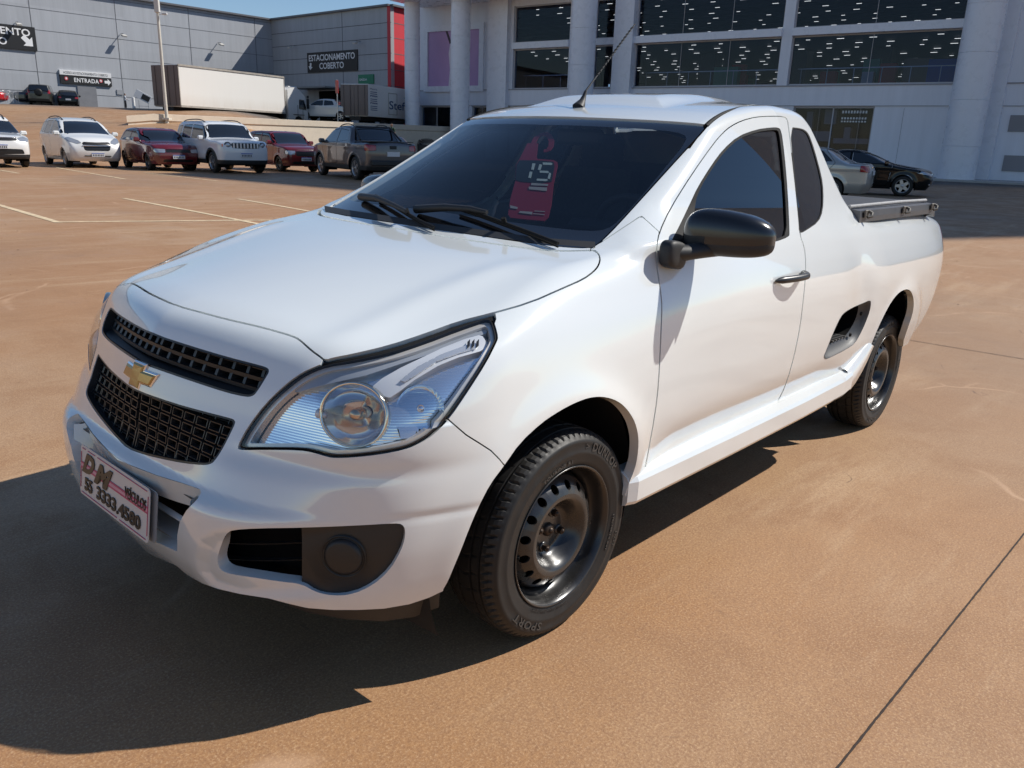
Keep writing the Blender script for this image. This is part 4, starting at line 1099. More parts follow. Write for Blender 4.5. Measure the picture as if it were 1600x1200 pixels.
# ================================================================= FAR FRAME: the true vertical of the buildings (the lot drains, so the pickup's patch of ground leans a little)
_up=-ray(663,4787); _up/=np.linalg.norm(_up)
_fy=CF-_up*(CF@_up); _fy/=np.linalg.norm(_fy); _fx=np.cross(_fy,_up)
_o=CAMC-_up*1.28
FM=Matrix(((_fx[0],_fy[0],_up[0],_o[0]),(_fx[1],_fy[1],_up[1],_o[1]),(_fx[2],_fy[2],_up[2],_o[2]),(0,0,0,1)))
FMI=FM.inverted()
FB_=np.stack([_fx,_fy,_up],0)
def fray(u,v): return FB_@ray(u,v)
CAMH=np.array([0,0,1.28])
def gnd(u,v,z=0.0):
    d=fray(u,v); t=(z-1.28)/d[2]; p=CAMH+d*t; return p[0],p[1]
def atY(u,v,Y):
    d=fray(u,v); p=CAMH+d*(Y/d[1]); return Vector(p)
def blend_w(x,y):                       # car-frame distance from the pickup
    r=np.hypot(x+.9,y); return sstep(5.5,15,r)
def terrace(X,Y):
    ramp=np.clip((Y-31)/27,0,1); ramp=ramp*ramp*(3-2*ramp)*.35+ramp*.65
    fx=sstep(-11,-20,X)
    wl=wall_y(X)
    beh=sstep(wl-.05,wl+.35,Y)*sstep(-30,-22.5,X)
    z=2.75*ramp*np.maximum(fx,0)
    return z
WALL=[gnd_ for gnd_ in ()]
def wall_y(X): return np.interp(X,[-60,-21.4,-8.15,8],[30,46,64,86])
def gworld(X,Y):
    """world point of the ground at far-frame X,Y"""
    X=np.asarray(X,float);Y=np.asarray(Y,float); Z=terrace(X,Y)
    P=_o+X[...,None]*_fx+Y[...,None]*_fy+Z[...,None]*_up
    w=blend_w(P[...,0],P[...,1])
    P[...,2]=P[...,2]*w
    return P
def gfar(X,Y):
    p=gworld(np.array(float(X)),np.array(float(Y))); return FMI@Vector(p)
def fm_at(X,Y,ang=0,dz=0):
    g=gfar(X,Y); return FM@Matrix.Translation((g.x,g.y,g.z+dz))@Matrix.Rotation(ang,4,'Z')
# ---------------------------------------------------------------- ground
def ground_material():
    m=bpy.data.materials.new('red_concrete'); m.use_nodes=True; n=m.node_tree.nodes; l=m.node_tree.links; b=n['Principled BSDF']
    tc=n.new('ShaderNodeTexCoord'); P=tc.outputs['Object']
    def noise(sc,det=6,rough=.6,dist=0,vec=P):
        t=n.new('ShaderNodeTexNoise'); t.inputs['Scale'].default_value=sc; t.inputs['Detail'].default_value=det; t.inputs['Roughness'].default_value=rough; t.inputs['Distortion'].default_value=dist; l.new(vec,t.inputs['Vector']); return t.outputs[0]
    def ramp(v,a,c,lo=0,hi=1):
        r=n.new('ShaderNodeMapRange'); r.interpolation_type='SMOOTHSTEP'; r.inputs[1].default_value=a; r.inputs[2].default_value=c; r.inputs[3].default_value=lo; r.inputs[4].default_value=hi; l.new(v,r.inputs[0]); return r.outputs[0]
    def mix(f,A,Bc,bt='MIX'):
        x=n.new('ShaderNodeMix'); x.data_type='RGBA'; x.blend_type=bt
        if isinstance(f,float): x.inputs[0].default_value=f
        else: l.new(f,x.inputs[0])
        for i,c in ((6,A),(7,Bc)):
            if isinstance(c,tuple): x.inputs[i].default_value=(*c,1)
            else: l.new(c,x.inputs[i])
        return x.outputs[2]
    def mul(a,c):
        x=n.new('ShaderNodeMath'); x.operation='MULTIPLY'
        for i,q in ((0,a),(1,c)):
            if isinstance(q,float): x.inputs[i].default_value=q
            else: l.new(q,x.inputs[i])
        return x.outputs[0]
    mp=n.new('ShaderNodeMapping'); mp.inputs['Rotation'].default_value=(0,0,R(38)); mp.inputs['Scale'].default_value=(.35,2.2,1); l.new(P,mp.inputs[0])
    big=noise(.32,5,.62,.6); mid=noise(1.7,8,.68,.4); fine=noise(60,6,.75); grit=noise(150,4,.75); streak=noise(1.3,7,.7,.3,mp.outputs[0])
    c=mix(ramp(big,.35,.68),(.375,.198,.088),(.425,.268,.148))
    c=mix(ramp(mid,.40,.68,0,.75),c,(.285,.150,.072))
    c=mix(ramp(streak,.50,.70,0,.65),c,(.53,.37,.225))
    pat=noise(.13,4,.55,.8); c=mix(ramp(pat,.46,.66,0,.55),c,(.25,.165,.105)); st2=noise(.55,6,.7,1.2); c=mix(ramp(st2,.58,.72,0,.45),c,(.22,.12,.06))
    c=mix(ramp(fine,.35,.70,0,.55),c,(.25,.135,.075))
    c=mix(ramp(grit,.50,.68,0,.50),c,(.64,.44,.26))
    c=mix(ramp(grit,.50,.34,0,.50),c,(.20,.095,.050))
    # pale drag marks: thin warped bands
    v=n.new('ShaderNodeTexVoronoi'); v.feature='DISTANCE_TO_EDGE'; v.inputs['Scale'].default_value=.55; v.inputs['Randomness'].default_value=1
    wv=n.new('ShaderNodeVectorMath'); wv.operation='ADD'; nn=n.new('ShaderNodeTexNoise'); nn.inputs['Scale'].default_value=.9; nn.inputs['Detail'].default_value=3; l.new(P,nn.inputs['Vector'])
    sc=n.new('ShaderNodeVectorMath'); sc.operation='SCALE'; sc.inputs['Scale'].default_value=.9; l.new(nn.outputs[1],sc.inputs[0]); l.new(P,wv.inputs[0]); l.new(sc.outputs[0],wv.inputs[1]); l.new(wv.outputs[0],v.inputs['Vector'])
    mark=mul(ramp(v.outputs['Distance'],.012,.0),ramp(noise(1.1,4),.50,.64,0,.5)); c=mix(mark,c,(.58,.38,.24))
    # cracked hairlines and dark scuffs
    v2=n.new('ShaderNodeTexVoronoi'); v2.feature='DISTANCE_TO_EDGE'; v2.inputs['Scale'].default_value=1.15; l.new(wv.outputs[0],v2.inputs['Vector'])
    mk=mul(ramp(v2.outputs['Distance'],.006,.0),ramp(noise(2.3,4),.58,.68,0,.7)); c=mix(mk,c,(.10,.055,.035))
    sp=noise(7,3,.5); c=mix(ramp(sp,.745,.79,0,.7),c,(.15,.055,.025))
    # asphalt of the upper yard and the lane by the shopping centre
    at=n.new('ShaderNodeAttribute'); at.attribute_name='asphalt'
    asp=mix(ramp(fine,.3,.7),(.055,.053,.052),(.085,.08,.075))
    c=mix(at.outputs['Fac'],c,asp)
    l.new(c,b.inputs['Base Color'])
    l.new(ramp(mid,.3,.7,.48,.75),b.inputs['Roughness']); b.inputs['Specular IOR Level'].default_value=.35
    bp=n.new('ShaderNodeBump'); bp.inputs['Strength'].default_value=.30; bp.inputs['Distance'].default_value=.0035; l.new(grit,bp.inputs['Height'])
    bp2=n.new('ShaderNodeBump'); bp2.inputs['Strength'].default_value=.35; bp2.inputs['Distance'].default_value=.02; l.new(mid,bp2.inputs['Height']); l.new(bp.outputs[0],bp2.inputs['Normal']); l.new(bp2.outputs[0],b.inputs['Normal'])
    return m
xs=np.concatenate([[-900,-500,-300,-200,-140,-100,-80],np.arange(-70,60,.75),[65,75,90,120,160,220,320,500,900]])
ys=np.concatenate([[-300,-150,-80,-50,-35,-25],np.arange(-18,95,.75),[100,110,125,150,200,300,450,700,1200]])
XX,YY=np.meshgrid(xs,ys,indexing='ij'); GP=gworld(XX,YY); nx_,ny_=XX.shape
ii=np.arange(nx_*ny_).reshape(nx_,ny_)
Q=np.stack([ii[:-1,:-1].ravel(),ii[1:,:-1].ravel(),ii[1:,1:].ravel(),ii[:-1,1:].ravel()],1)
me=np_mesh('ground',GP.reshape(-1,3),Q)
asph=(sstep(54,60,YY)*sstep(-12,-20,XX)*(XX>-80))
asph=np.maximum(asph,sstep(3,1.5,np.abs(YY-(wall_y(XX)-3.2)))*sstep(-19,-16,XX)*sstep(0,-3,XX)*0)
asph=np.maximum(asph,sstep(-17,-13,XX)*sstep(36,42,YY)*(XX<60)*(YY<120))
at=me.attributes.new('asphalt','FLOAT','POINT'); at.data.foreach_set('value',np.clip(asph,0,1).ravel().astype(np.float32))
go=link('ground',me,ground_material()); setprops(go,kind='structure')
RAMPNOTE=0
def gsheet(pts,name,m,lift=.004,sub=1):
    """thin painted sheet lying on the ground, outline in photo pixels"""
    vs=[]
    for u,v in pts:
        X,Y=gnd(u,v); 
        for _ in range(8):      # iterate onto the blended ground
            w=gworld(np.array(X),np.array(Y)); uv,d=project(w); 
            X-= (uv[0]-u)*d/CAMF*.9; Y+= (uv[1]-v)*(Y/(max(v-205,20)))*.8
            Y=min(Y,60)
        w=gworld(np.array(X),np.array(Y)); vs.append((w[0],w[1],w[2]+lift))
    return vs
def near_line(u0,v0,u1,v1,w,name,m,kind='structure',lift=.004,jit=0,n=24):
    a=gsheet([(u0,v0)],'',m)[0]; c=gsheet([(u1,v1)],'',m)[0]
    a=Vector(a);c=Vector(c); d=(c-a); t=Vector((d.x,d.y,0)).normalized(); s=Vector((-t.y,t.x,0)); rnd=random.Random(int(u0*7+v1))
    vs=[]
    for k in range(n+1):
        p=a.lerp(c,k/n); f=FMI@p; q=Vector(gworld(np.array(f.x),np.array(f.y))); z=q.z+lift
        j=(rnd.random()-.5)*jit; ww=w/2*(1+ (rnd.random()-.5)*(.3 if jit else .1))
        for sg in(-1,1): vs.append((p.x+s.x*(j+sg*ww),p.y+s.y*(j+sg*ww),z))
    bb=B(); bb.add(vs,[[2*k,2*k+2,2*k+3,2*k+1] for k in range(n)]); o=bb.build(name,m,fix=False); setprops(o,kind=kind)
    return o
LINE=mat('worn_cream_paint',(.60,.47,.30),.8,noise=.35,nscale=9)
for q in [(0,321,92,348),(92,347,440,344),(193,310,408,351),(372,311,482,330),(30,271,0,266),(88,262,196,280),(225,270,340,283),(-200,262,0,321)]:
    near_line(*q,.105,'parking_line',LINE)
JOINT=mat('joint_dirt',(.035,.022,.016),.9,noise=.4,nscale=30)
near_line(1605,829,1300,1212,.0055,'expansion_joint',JOINT,jit=.0010,n=120)
near_line(1398,528,1640,568,.010,'expansion_joint',JOINT,jit=.004,n=40)
near_line(1090,1300,1300,1212,.008,'expansion_joint',JOINT,jit=.004,n=20)
rnd=random.Random(8); bb=B()
for k in range(140):
    a=rnd.uniform(0,6.28); X=rnd.uniform(-9,9); Y=rnd.uniform(1.2,16); p=gworld(np.array(X),np.array(Y)); r=rnd.uniform(.003,.011)
    n=rnd.choice([3,4,5]); pts=[(p[0]+r*rnd.uniform(.6,1.6)*math.cos(a+6.28*i/n),p[1]+r*rnd.uniform(.6,1.3)*math.sin(a+6.28*i/n),p[2]+.003+rnd.uniform(0,.004)) for i in range(n)]
    bb.add(pts+[(p[0],p[1],p[2]+.009)],[[i,(i+1)%n,n] for i in range(n)])
o=bb.build('ground_litter',mat('dry_leaf_bits',(.10,.045,.02),.8,noise=.5,nscale=40)); setprops(o,kind='stuff')
# ---------------------------------------------------------------- grey warehouse
def panelmat(name,col,var=.05,rough=.55,sx=8.0,sz=2.75,streak=.10):
    """painted precast panels: faint tone change from panel to panel and rain streaks"""
    m=bpy.data.materials.new(name); m.use_nodes=True; n=m.node_tree.nodes; l=m.node_tree.links; b=n['Principled BSDF']; b.inputs['Roughness'].default_value=rough
    tc=n.new('ShaderNodeTexCoord')
    mp=n.new('ShaderNodeMapping'); mp.inputs['Scale'].default_value=(1/sx,1,1/sz); l.new(tc.outputs['Object'],mp.inputs[0])
    fl=n.new('ShaderNodeVectorMath'); fl.operation='FLOOR'; l.new(mp.outputs[0],fl.inputs[0])
    wn=n.new('ShaderNodeTexWhiteNoise'); l.new(fl.outputs[0],wn.inputs[0])
    mp2=n.new('ShaderNodeMapping'); mp2.inputs['Scale'].default_value=(1.6,1,.10); l.new(tc.outputs['Object'],mp2.inputs[0])
    ns=n.new('ShaderNodeTexNoise'); ns.inputs['Scale'].default_value=1.4; ns.inputs['Detail'].default_value=8; ns.inputs['Roughness'].default_value=.7; l.new(mp2.outputs[0],ns.inputs['Vector'])
    a=n.new('ShaderNodeMapRange'); a.inputs[3].default_value=1-var; a.inputs[4].default_value=1+var; l.new(wn.outputs[0],a.inputs[0])
    c=n.new('ShaderNodeMapRange'); c.inputs[1].default_value=.3; c.inputs[2].default_value=.7; c.inputs[3].default_value=1-streak; c.inputs[4].default_value=1+streak; l.new(ns.outputs[0],c.inputs[0])
    mu=n.new('ShaderNodeMath'); mu.operation='MULTIPLY'; l.new(a.outputs[0],mu.inputs[0]); l.new(c.outputs[0],mu.inputs[1])
    v=n.new('ShaderNodeVectorMath'); v.operation='SCALE'; v.inputs[0].default_value=col; l.new(mu.outputs[0],v.inputs['Scale']); l.new(v.outputs[0],b.inputs['Base Color'])
    return m
GREYW=panelmat('grey_precast_panel',(.37,.385,.41)); REDW=panelmat('red_panel',(.55,.035,.05)); SEAMM=mat('panel_seam',(.13,.135,.145),.9)
def wall_frame(p0,p1,Z=0):
    """matrix of a wall: x runs from p0 to p1, y points into the building, z up"""
    d=Vector((p1[0]-p0[0],p1[1]-p0[1],0)); L=d.length; d/=L; nrm=Vector((-d.y,d.x,0))
    M=FM@Matrix(((d.x,nrm.x,0,p0[0]),(d.y,nrm.y,0,p0[1]),(0,0,1,Z),(0,0,0,1)))
    return M,L
def on_wall(u,v,p0,p1):
    """(s,z) on the vertical plane through p0,p1 for a photo pixel"""
    d=fray(u,v); e=np.array([p1[0]-p0[0],p1[1]-p0[1]]); e/=np.linalg.norm(e)
    A=np.array([[d[0],-e[0]],[d[1],-e[1]]]); t,s=np.linalg.solve(A,np.array(p0,float)); return s,1.28+d[2]*t
def pos(u,Y): 
    d=fray(u,200); return (d[0]/d[1]*Y,Y)
A1=pos(200,78); A2=pos(432,90); A0=(A1[0]-(A2[0]-A1[0])*4,A1[1]-(A2[1]-A1[1])*4)
B2=pos(612,78); R2=(B2[0]+9.0,B2[1]+14.5)
HT=on_wall(432,33,A0,A2)[1]
wh=thing('warehouse','long grey panelled warehouse with a red end wall behind the trucks','building'); wh.matrix_world=FM
def w_local(M): return FM.inverted()@M
MA,LA=wall_frame(A0,A2); MB_,LB=wall_frame(A2,B2); MC,LC=wall_frame(B2,R2)
for nm,M,L,m in (('wall',MA,LA,GREYW),('wall',MB_,LB,GREYW),('end_wall',MC,LC,REDW)):
    bb=B(); bb.box((L/2,.2,HT/2),(L,.4,HT)); bb.build(nm,m,wh,mw=w_local(M))
bb=B(); ax=FMI.to_3x3()
vs=[(A0[0],A0[1],HT-.2),(A2[0],A2[1],HT-.2),(B2[0],B2[1],HT-.2),(R2[0],R2[1],HT-.2),(R2[0]-30,R2[1]+60,HT-.2),(A0[0]-20,A0[1]+60,HT-.2)]
bb.add(vs,[[0,1,2,3,4,5]]); bb.build('roof',mat('metal_roof',(.35,.35,.36),.5),wh)
bb=B()
for M,L in ((MA,LA),(MB_,LB),(MC,LC)): bb.box((L/2,-.06,HT+.06),(L,.5,.16),w_local(M))
bb.build('coping',mat('dark_coping',(.12,.12,.13),.5),wh)
bb=B()
sA=[on_wall(u,60,A0,A2)[0] for u in (52,184,297,399)]
rows=[on_wall(300,v,A0,A2)[1] for v in (45.5,74,103,131,158)]+[on_wall(300,18,A0,A2)[1]]
sA=[sA[0]-(sA[1]-sA[0])*k for k in (3,2,1)]+sA
for s in sA: bb.box((s,-.004,HT/2),(.05,.02,HT),w_local(MA))
for z in rows: bb.box((LA/2,-.003,z),(LA,.02,.035),w_local(MA))
rB=[on_wall(520,v,A2,B2)[1] for v in (44,66,89,113,137)]
for z in rB: bb.box((LB/2,-.003,z),(LB,.02,.055),w_local(MB_)); bb.box((LC/2,-.003,z),(LC,.02,.055),w_local(MC))
bb.box((on_wall(535,60,A2,B2)[0],-.004,HT/2),(.06,.02,HT),w_local(MB_))
bb.build('panel_joint',SEAMM,wh)
SIGNB=mat('black_sign_face',(.012,.012,.013),.5); SIGNW=mat('white_lettering',(.78,.78,.78),.5)
def sign_on(M,u0,v0,u1,v1,p0,p1,name,label,cat,face=SIGNB,parent=None,proud=.12,fixtop=None):
    s0,z1=on_wall(u0,v0,p0,p1); s1,z0=on_wall(u1,v1,p0,p1)
    t=thing(name,label,cat) if parent is None else parent
    t.matrix_world=M@Matrix.Translation(((s0+s1)/2,-proud/2-.002,(z0+z1)/2))
    w,h=s1-s0,abs(z1-z0); bb=B(); bb.box((0,0,0),(w,proud,h),bev=.01); bb.build('sign_panel',face,t)
    return t,w,h
def wall_text(t,s,w,h,x,z,m,y=-.075,name='lettering',**k):
    me=text_fit(s,w,h,**k); M=Matrix(((1,0,0,x),(0,0,-1,y),(0,1,0,z),(0,0,0,1))); return link(name,me,m,t,M)
def arrow(t,x,z,s,ang,m,y=-.07,name='arrow'):
    bb=B(); P=[(-.5,-.2),(0,-.2),(0,-.5),(.5,0),(0,.5),(0,.2),(-.5,.2)]; c,sn=math.cos(ang),math.sin(ang)
    bb.prism([(x+s*(p*c-q*sn),z+s*(p*sn+q*c)) for p,q in P],1,y-.01,y); return bb.build(name,m,t)
# parking sign at the left edge (its left part lies outside the picture)
sR,zR=on_wall(53,43,A0,A2); sL=on_wall(-130,40,A0,A2)[0]; zB=on_wall(54,80,A0,A2)[1]
t=thing('parking_sign','large black parking sign with white letters cut by the left edge of the picture','sign'); t.matrix_world=MA@Matrix.Translation(((sR+sL)/2,-.08,(zR+zB)/2)); w,h=sR-sL,zR-zB
bb=B(); bb.box((0,0,0),(w,.14,h),bev=.01); bb.build('sign_panel',SIGNB,t)
wall_text(t,'ESTACIONAMENTO',w*.90,h*.30,0,h*.24,SIGNW,bold=.02); wall_text(t,'COBERTO',w*.46,h*.30,0,-h*.2,SIGNW,bold=.02)
arrow(t,w*.42,-h*.12,h*.55,R(-45),SIGNW)
t,w,h=sign_on(MB_,481,83,560,110,A2,B2,'parking_sign','black ESTACIONAMENTO COBERTO sign high on the shaded warehouse wall','sign')
s0,z1=on_wall(481,84,A2,B2); 
wall_text(t,'ESTACIONAMENTO',w*.92,h*.32,0,h*.22,SIGNW,bold=.02); wall_text(t,'COBERTO',w*.49,h*.32,0,-h*.20,SIGNW,bold=.02); arrow(t,-w*.43,-h*.2,h*.36,R(-100),SIGNW)
# entrance sign
s0,z0=on_wall(92.5,118,A0,A2); s1,z1=on_wall(174,134,A0,A2); zt=on_wall(92.5,112,A0,A2)[1]
t=thing('entrance_sign','black ENTRADA sign with a white header strip over the warehouse door','sign'); t.matrix_world=MA@Matrix.Translation(((s0+s1)/2,-.08,(z0+z1)/2)); w,h=s1-s0,abs(z1-z0)
h=on_wall(133,119,A0,A2)[1]-on_wall(133,132,A0,A2)[1]
bb=B(); bb.box((0,0,0),(w,.14,h),bev=.01); bb.build('sign_panel',SIGNB,t)
bb=B(); bb.box((0,0,h*.5+.21),(w,.14,.40),bev=.01); bb.build('header_strip',mat('white_sign',(.72,.72,.72),.5),t)
wall_text(t,'ENTRADA',w*.48,h*.50,0,0,SIGNW,bold=.02,space=1.1); wall_text(t,'ACESSO AO ESTACIONAMENTO COBERTO',w*.86,.2,0,h*.5+.21,SIGNB)
arrow(t,w*.42,0,h*.8,0,SIGNW)
for x in(-.39,.28):
    bb=B(); 
    bb.lathe([(0,-.09),(h*.22,-.09),(h*.22,-.07)],24,Matrix.Translation((x*w,0,h*.08))); o=bb.build('round_badge',mat('pale_badge',(.75,.62,.64),.5),t)
    bb=B(); bb.lathe([(h*.14,-.095),(h*.22,-.095),(h*.22,-.09),(h*.14,-.09)],24,Matrix.Translation((x*w,0,h*.08)),closed=True); bb.build('badge_ring',REDW,t)
# door under it, small plate
s0=on_wall(122,150,A0,A2)[0]; s1=on_wall(151,150,A0,A2)[0]; zt=on_wall(130,135,A0,A2)[1]
bb=B(); bb.box(((s0+s1)/2,-.03,zt/2+1.0),(s1-s0,.10,zt-2.0)); bb.build('door',mat('grey_steel_door',(.20,.205,.22),.5,noise=.1,nscale=2),wh,mw=w_local(MA))
s0,z0=on_wall(187,144,A0,A2)
bb=B(); bb.box((s0,-.04,z0),(.55,.06,.42)); bb.build('wall_plate',mat('grey_plate',(.30,.31,.33),.5),wh,mw=w_local(MA))
# floodlights on the walls
def flood(M,u,v,p0,p1,label,grp='floodlights along the warehouse walls'):
    s,z=on_wall(u,v,p0,p1); t=thing('floodlight',label,'floodlight',group=grp); t.matrix_world=M@Matrix.Translation((s,-.05,z))
    bb=B(); bb.box((0,-.28,0),(.05,.55,.05)); bb.build('bracket',mat('bracket_grey',(.25,.25,.26),.5),t)
    bb=B(); bb.box((0,-.66,.02),(.42,.36,.16),Matrix.Rotation(R(18),4,'X'),bev=.02); bb.build('lamp_head',mat('pale_lamp_housing',(.52,.50,.46),.4),t)
flood(MA,24,35,A0,A2,'pale floodlight above the large parking sign at far left')
flood(MA,188,53,A0,A2,'pale floodlight on the grey wall above the man'); flood(MA,340,67,A0,A2,'pale floodlight on the grey wall above the trailer')
flood(MB_,462,72,A2,B2,'small floodlight in the shade left of the sign'); flood(MB_,564,65,A2,B2,'small floodlight in the shade near the red end wall')
# canopy and dark gate of the shaded wall, green exit sign
s0=on_wall(480,140,A2,B2)[0]; s1=on_wall(540,140,A2,B2)[0]; zt=on_wall(510,139,A2,B2)[1]
bb=B(); bb.box(((s0+s1)/2,-1.2,zt),(s1-s0,2.4,.14)); bb.build('canopy',mat('canopy_metal',(.22,.23,.24),.5),wh,mw=w_local(MB_))
bb=B(); bb.box(((s0+s1)/2+.6,-.02,zt/2+.9),((s1-s0)*.55,.06,zt-2.2)); bb.build('gate_opening',DARK,wh,mw=w_local(MB_))
bb=B(); bb.box((s0+.3,-2.2,zt/2+1),(.10,.10,zt-2)); bb.build('canopy_post',GREYPL,wh,mw=w_local(MB_))
t,w,h=sign_on(MB_,561,117,585,131,A2,B2,'exit_sign','green SAIDA sign low on the shaded wall beside the red end','sign',mat('green_sign',(.02,.22,.12),.5)); wall_text(t,'SAÍDA',w*.5,h*.3,-w*.15,0,SIGNW,bold=.02)
# ---------------------------------------------------------------- white shopping centre
F0=pos(650,72); F1=pos(1490,48); _d=Vector((F1[0]-F0[0],F1[1]-F0[1])).normalized()
F0=(F0[0]-_d.x*1.2,F0[1]-_d.y*1.2); F2=(F1[0]+_d.x*18,F1[1]+_d.y*18)
MF,LF=wall_frame(F0,F2); sc_=thing('shopping_centre','white shopping centre with tall windows, round columns and glazed upper floor','building'); sc_.matrix_world=MF
WHW=panelmat('white_cladding',(.72,.74,.80),.02,.35,2.4,30,.05); WHC=mat('white_column_cladding',(.74,.76,.82),.30,noise=.04,nscale=2)
fz=lambda u,v: on_wall(u,v,F0,F2)
HM=15.5
z_lo=fz(1180,134)[1]; z_sp=fz(1180,166)[1]; z_m0=fz(1150,60.5)[1]; z_m1=fz(1150,49)[1]; z_top=z_m1+(z_m0-z_lo)*.9
sp=lambda u,v=100: fz(u,v)[0]
edges=[(sp(801),sp(888)),(sp(926),sp(961)),(sp(990),sp(1217)),(sp(1233),sp(1500,80))]
# storefronts of the ground floor
shop=[(sp(657,185),sp(705,185)),(sp(737,185),sp(797,185)),(sp(1236,200),sp(1362,200))]
z_s=z_sp-.1
bb=B(); S_=.5
def wallpiece(s0,s1,z0,z1): bb.box(((s0+s1)/2,S_/2,(z0+z1)/2),(s1-s0,S_,z1-z0))
cuts=[0]+[x for e in edges for x in e]+[LF]
# upper glazed zone piers
for a,c in zip(cuts[0::2],cuts[1::2]): wallpiece(a,c,z_lo,z_top)
wallpiece(0,LF,z_top,HM)
wallpiece(0,LF,z_sp,z_lo)
cut2=[0]+[x for e in shop for x in e]+[LF]
for a,c in zip(cut2[0::2],cut2[1::2]): wallpiece(a,c,-.5,z_sp)
zs0=fz(1300,236)[1]
wallpiece(shop[2][0],shop[2][1],-.5,zs0)
bb.build('wall',WHW,sc_)
bb=B(); bb.box((LF/2,14,HM-.2),(LF,27,.3)); bb.box((.2,14,HM/2),(.4,27,HM)); bb.box((LF-.2,14,HM/2),(.4,27,HM)); bb.build('roof',mat('pale_roof',(.5,.5,.5),.6),sc_)
bb=B()
for e in edges: bb.box(((e[0]+e[1])/2,.05,(z_m0+z_m1)/2),(e[1]-e[0],.5,z_m1-z_m0))
bb.build('window_transom',WHC,sc_)
bb=B()
for u in (795,893,968,1225,1505):
    pass
bb.box((LF/2,-.03,z_sp+.03),(LF,.04,.03)); bb.box((LF/2,-.03,z_lo-.04),(LF,.06,.06))
for s in np.arange(1.2,LF,2.4): bb.box((s,-.002,(z_sp-.6)/2),(.018,.012,z_sp+.4)); 
bb.build('cladding_joint',mat('joint_grey',(.28,.28,.30),.6),sc_)
BG=glassmat('shop_glass',(.62,.68,.80),.32,0,.02); FRM=mat('window_frame_grey',(.45,.44,.46),.4)
for e in edges:
    for z0,z1 in ((z_lo,z_m0),(z_m1,z_top)):
        fr=B(); w=e[1]-e[0]
        for x in (e[0]+.04,e[1]-.04): fr.box((x,.22,(z0+z1)/2),(.08,.1,z1-z0))
        fr.box(((e[0]+e[1])/2,.22,z0+.04),(w,.1,.08)); fr.box(((e[0]+e[1])/2,.22,z1-.04),(w,.1,.08))
        n=max(1,int(w/3.2))
        for k in range(1,n): fr.box((e[0]+w*k/n,.24,(z0+z1)/2),(.025,.03,z1-z0))
        wo_=fr.build('window',FRM,sc_)
        gp=B(); gp.box(((e[0]+e[1])/2,.26,(z0+z1)/2),(w-.1,.012,z1-z0-.1)); gp.build('pane',BG,wo_)
# interior of the upper hall: ceiling with lamps, back wall, floor, columns, balustrade
HALL=mat('hall_grey',(.17,.18,.21),.8,noise=.35,nscale=.2); HALLC=mat('hall_ceiling',(.13,.14,.17),.7,noise=.25,nscale=.3)
zc_hi=z_m0-.05; zc2_=z_top+.35
bb=B(); bb.box((LF/2,34,(z_lo+zc2_)/2),(LF-1,.2,zc2_-z_lo)); bb.box((LF/2,17.2,z_lo-.1),(LF-1,33,.2)); bb.build('hall',HALL,sc_)
bb=B(); bb.box((LF/2,17.2,(z_m0+z_m1)/2+.0),(LF-1,33,(z_m1-z_m0)*.8)); bb.box((LF/2,17.2,zc2_+.1),(LF-1,33,.2))
for k in range(12): bb.box((LF/2,2+2.6*k,zc2_-.2),(LF-1,.10,.30))
bb.build('hall_ceiling',HALLC,sc_)
LMP=mat('lit_tube',(.9,.85,.75),.5,emit=(1,.88,.68),estr=2.3)
rnd=random.Random(4)
bb=B()
for zz_,st in ((z_m0-.05+.0,1.9),(zc2_-.40,2.1)):
  for i,s in enumerate(np.arange(sp(801)-1,LF-1,st)):
    for j,yy in enumerate(np.arange(1.5,33,2.3)):
        if rnd.random()<.16: continue
        bb.box((s+.6*(j%2)+rnd.uniform(-.1,.1),yy,zz_-.03),(rnd.choice([.25,.34,.42]),.04,.02))
bb.build('ceiling_tube_lights',LMP,sc_)['kind']='stuff'
bb=B()
for u in (855,1040,1190,1330): bb.box((sp(u),7.5,(z_lo+zc_hi)/2),(1.3,1.3,zc_hi-z_lo))
bb.build('hall_column',mat('dark_column',(.02,.03,.05),.5),sc_)
bb=B(); bb.box((sp(880),2.2,(z_lo+zc_hi)/2+.6),(.9,.6,zc_hi-z_lo-1.0)); bb.build('red_banner',mat('red_banner',(.60,.02,.02),.5),sc_)
bb=B(); s0_,s1_=sp(990),sp(1500,80)
for a,c in (edges[0],edges[2],edges[3]):
    bb.box(((a+c)/2,1.3,z_lo+1.05),(c-a-.3,.05,.05))
    for s in np.arange(a+.4,c,1.6): bb.box((s,1.3,z_lo+.5),(.035,.035,1.05))
bb.build('balustrade',mat('brushed_rail',(.45,.46,.47),.35,.8),sc_)
bb=B()
cols=[('shelf_green',(.10,.32,.20)),('shelf_pale',(.45,.52,.55)),('shelf_blue',(.02,.07,.40)),('shelf_brown',(.20,.13,.09)),('shelf_red',(.45,.05,.04))]
for nm,c in cols:
    bb=B()
    for k in range(5):
        u=rnd.choice([1270,1300,1330,1370,1400,1440,1470,1250,1060,1100,1150]) if nm!='shelf_blue' else 1478-3*k
        s=sp(u,110)+rnd.uniform(-.6,.6); hgt=rnd.uniform(.7,1.9); bb.box((s,rnd.uniform(3,9),z_lo+hgt/2),(rnd.uniform(.6,1.8),.5,hgt))
    bb.build('shop_display',mat(nm,c,.5),sc_)
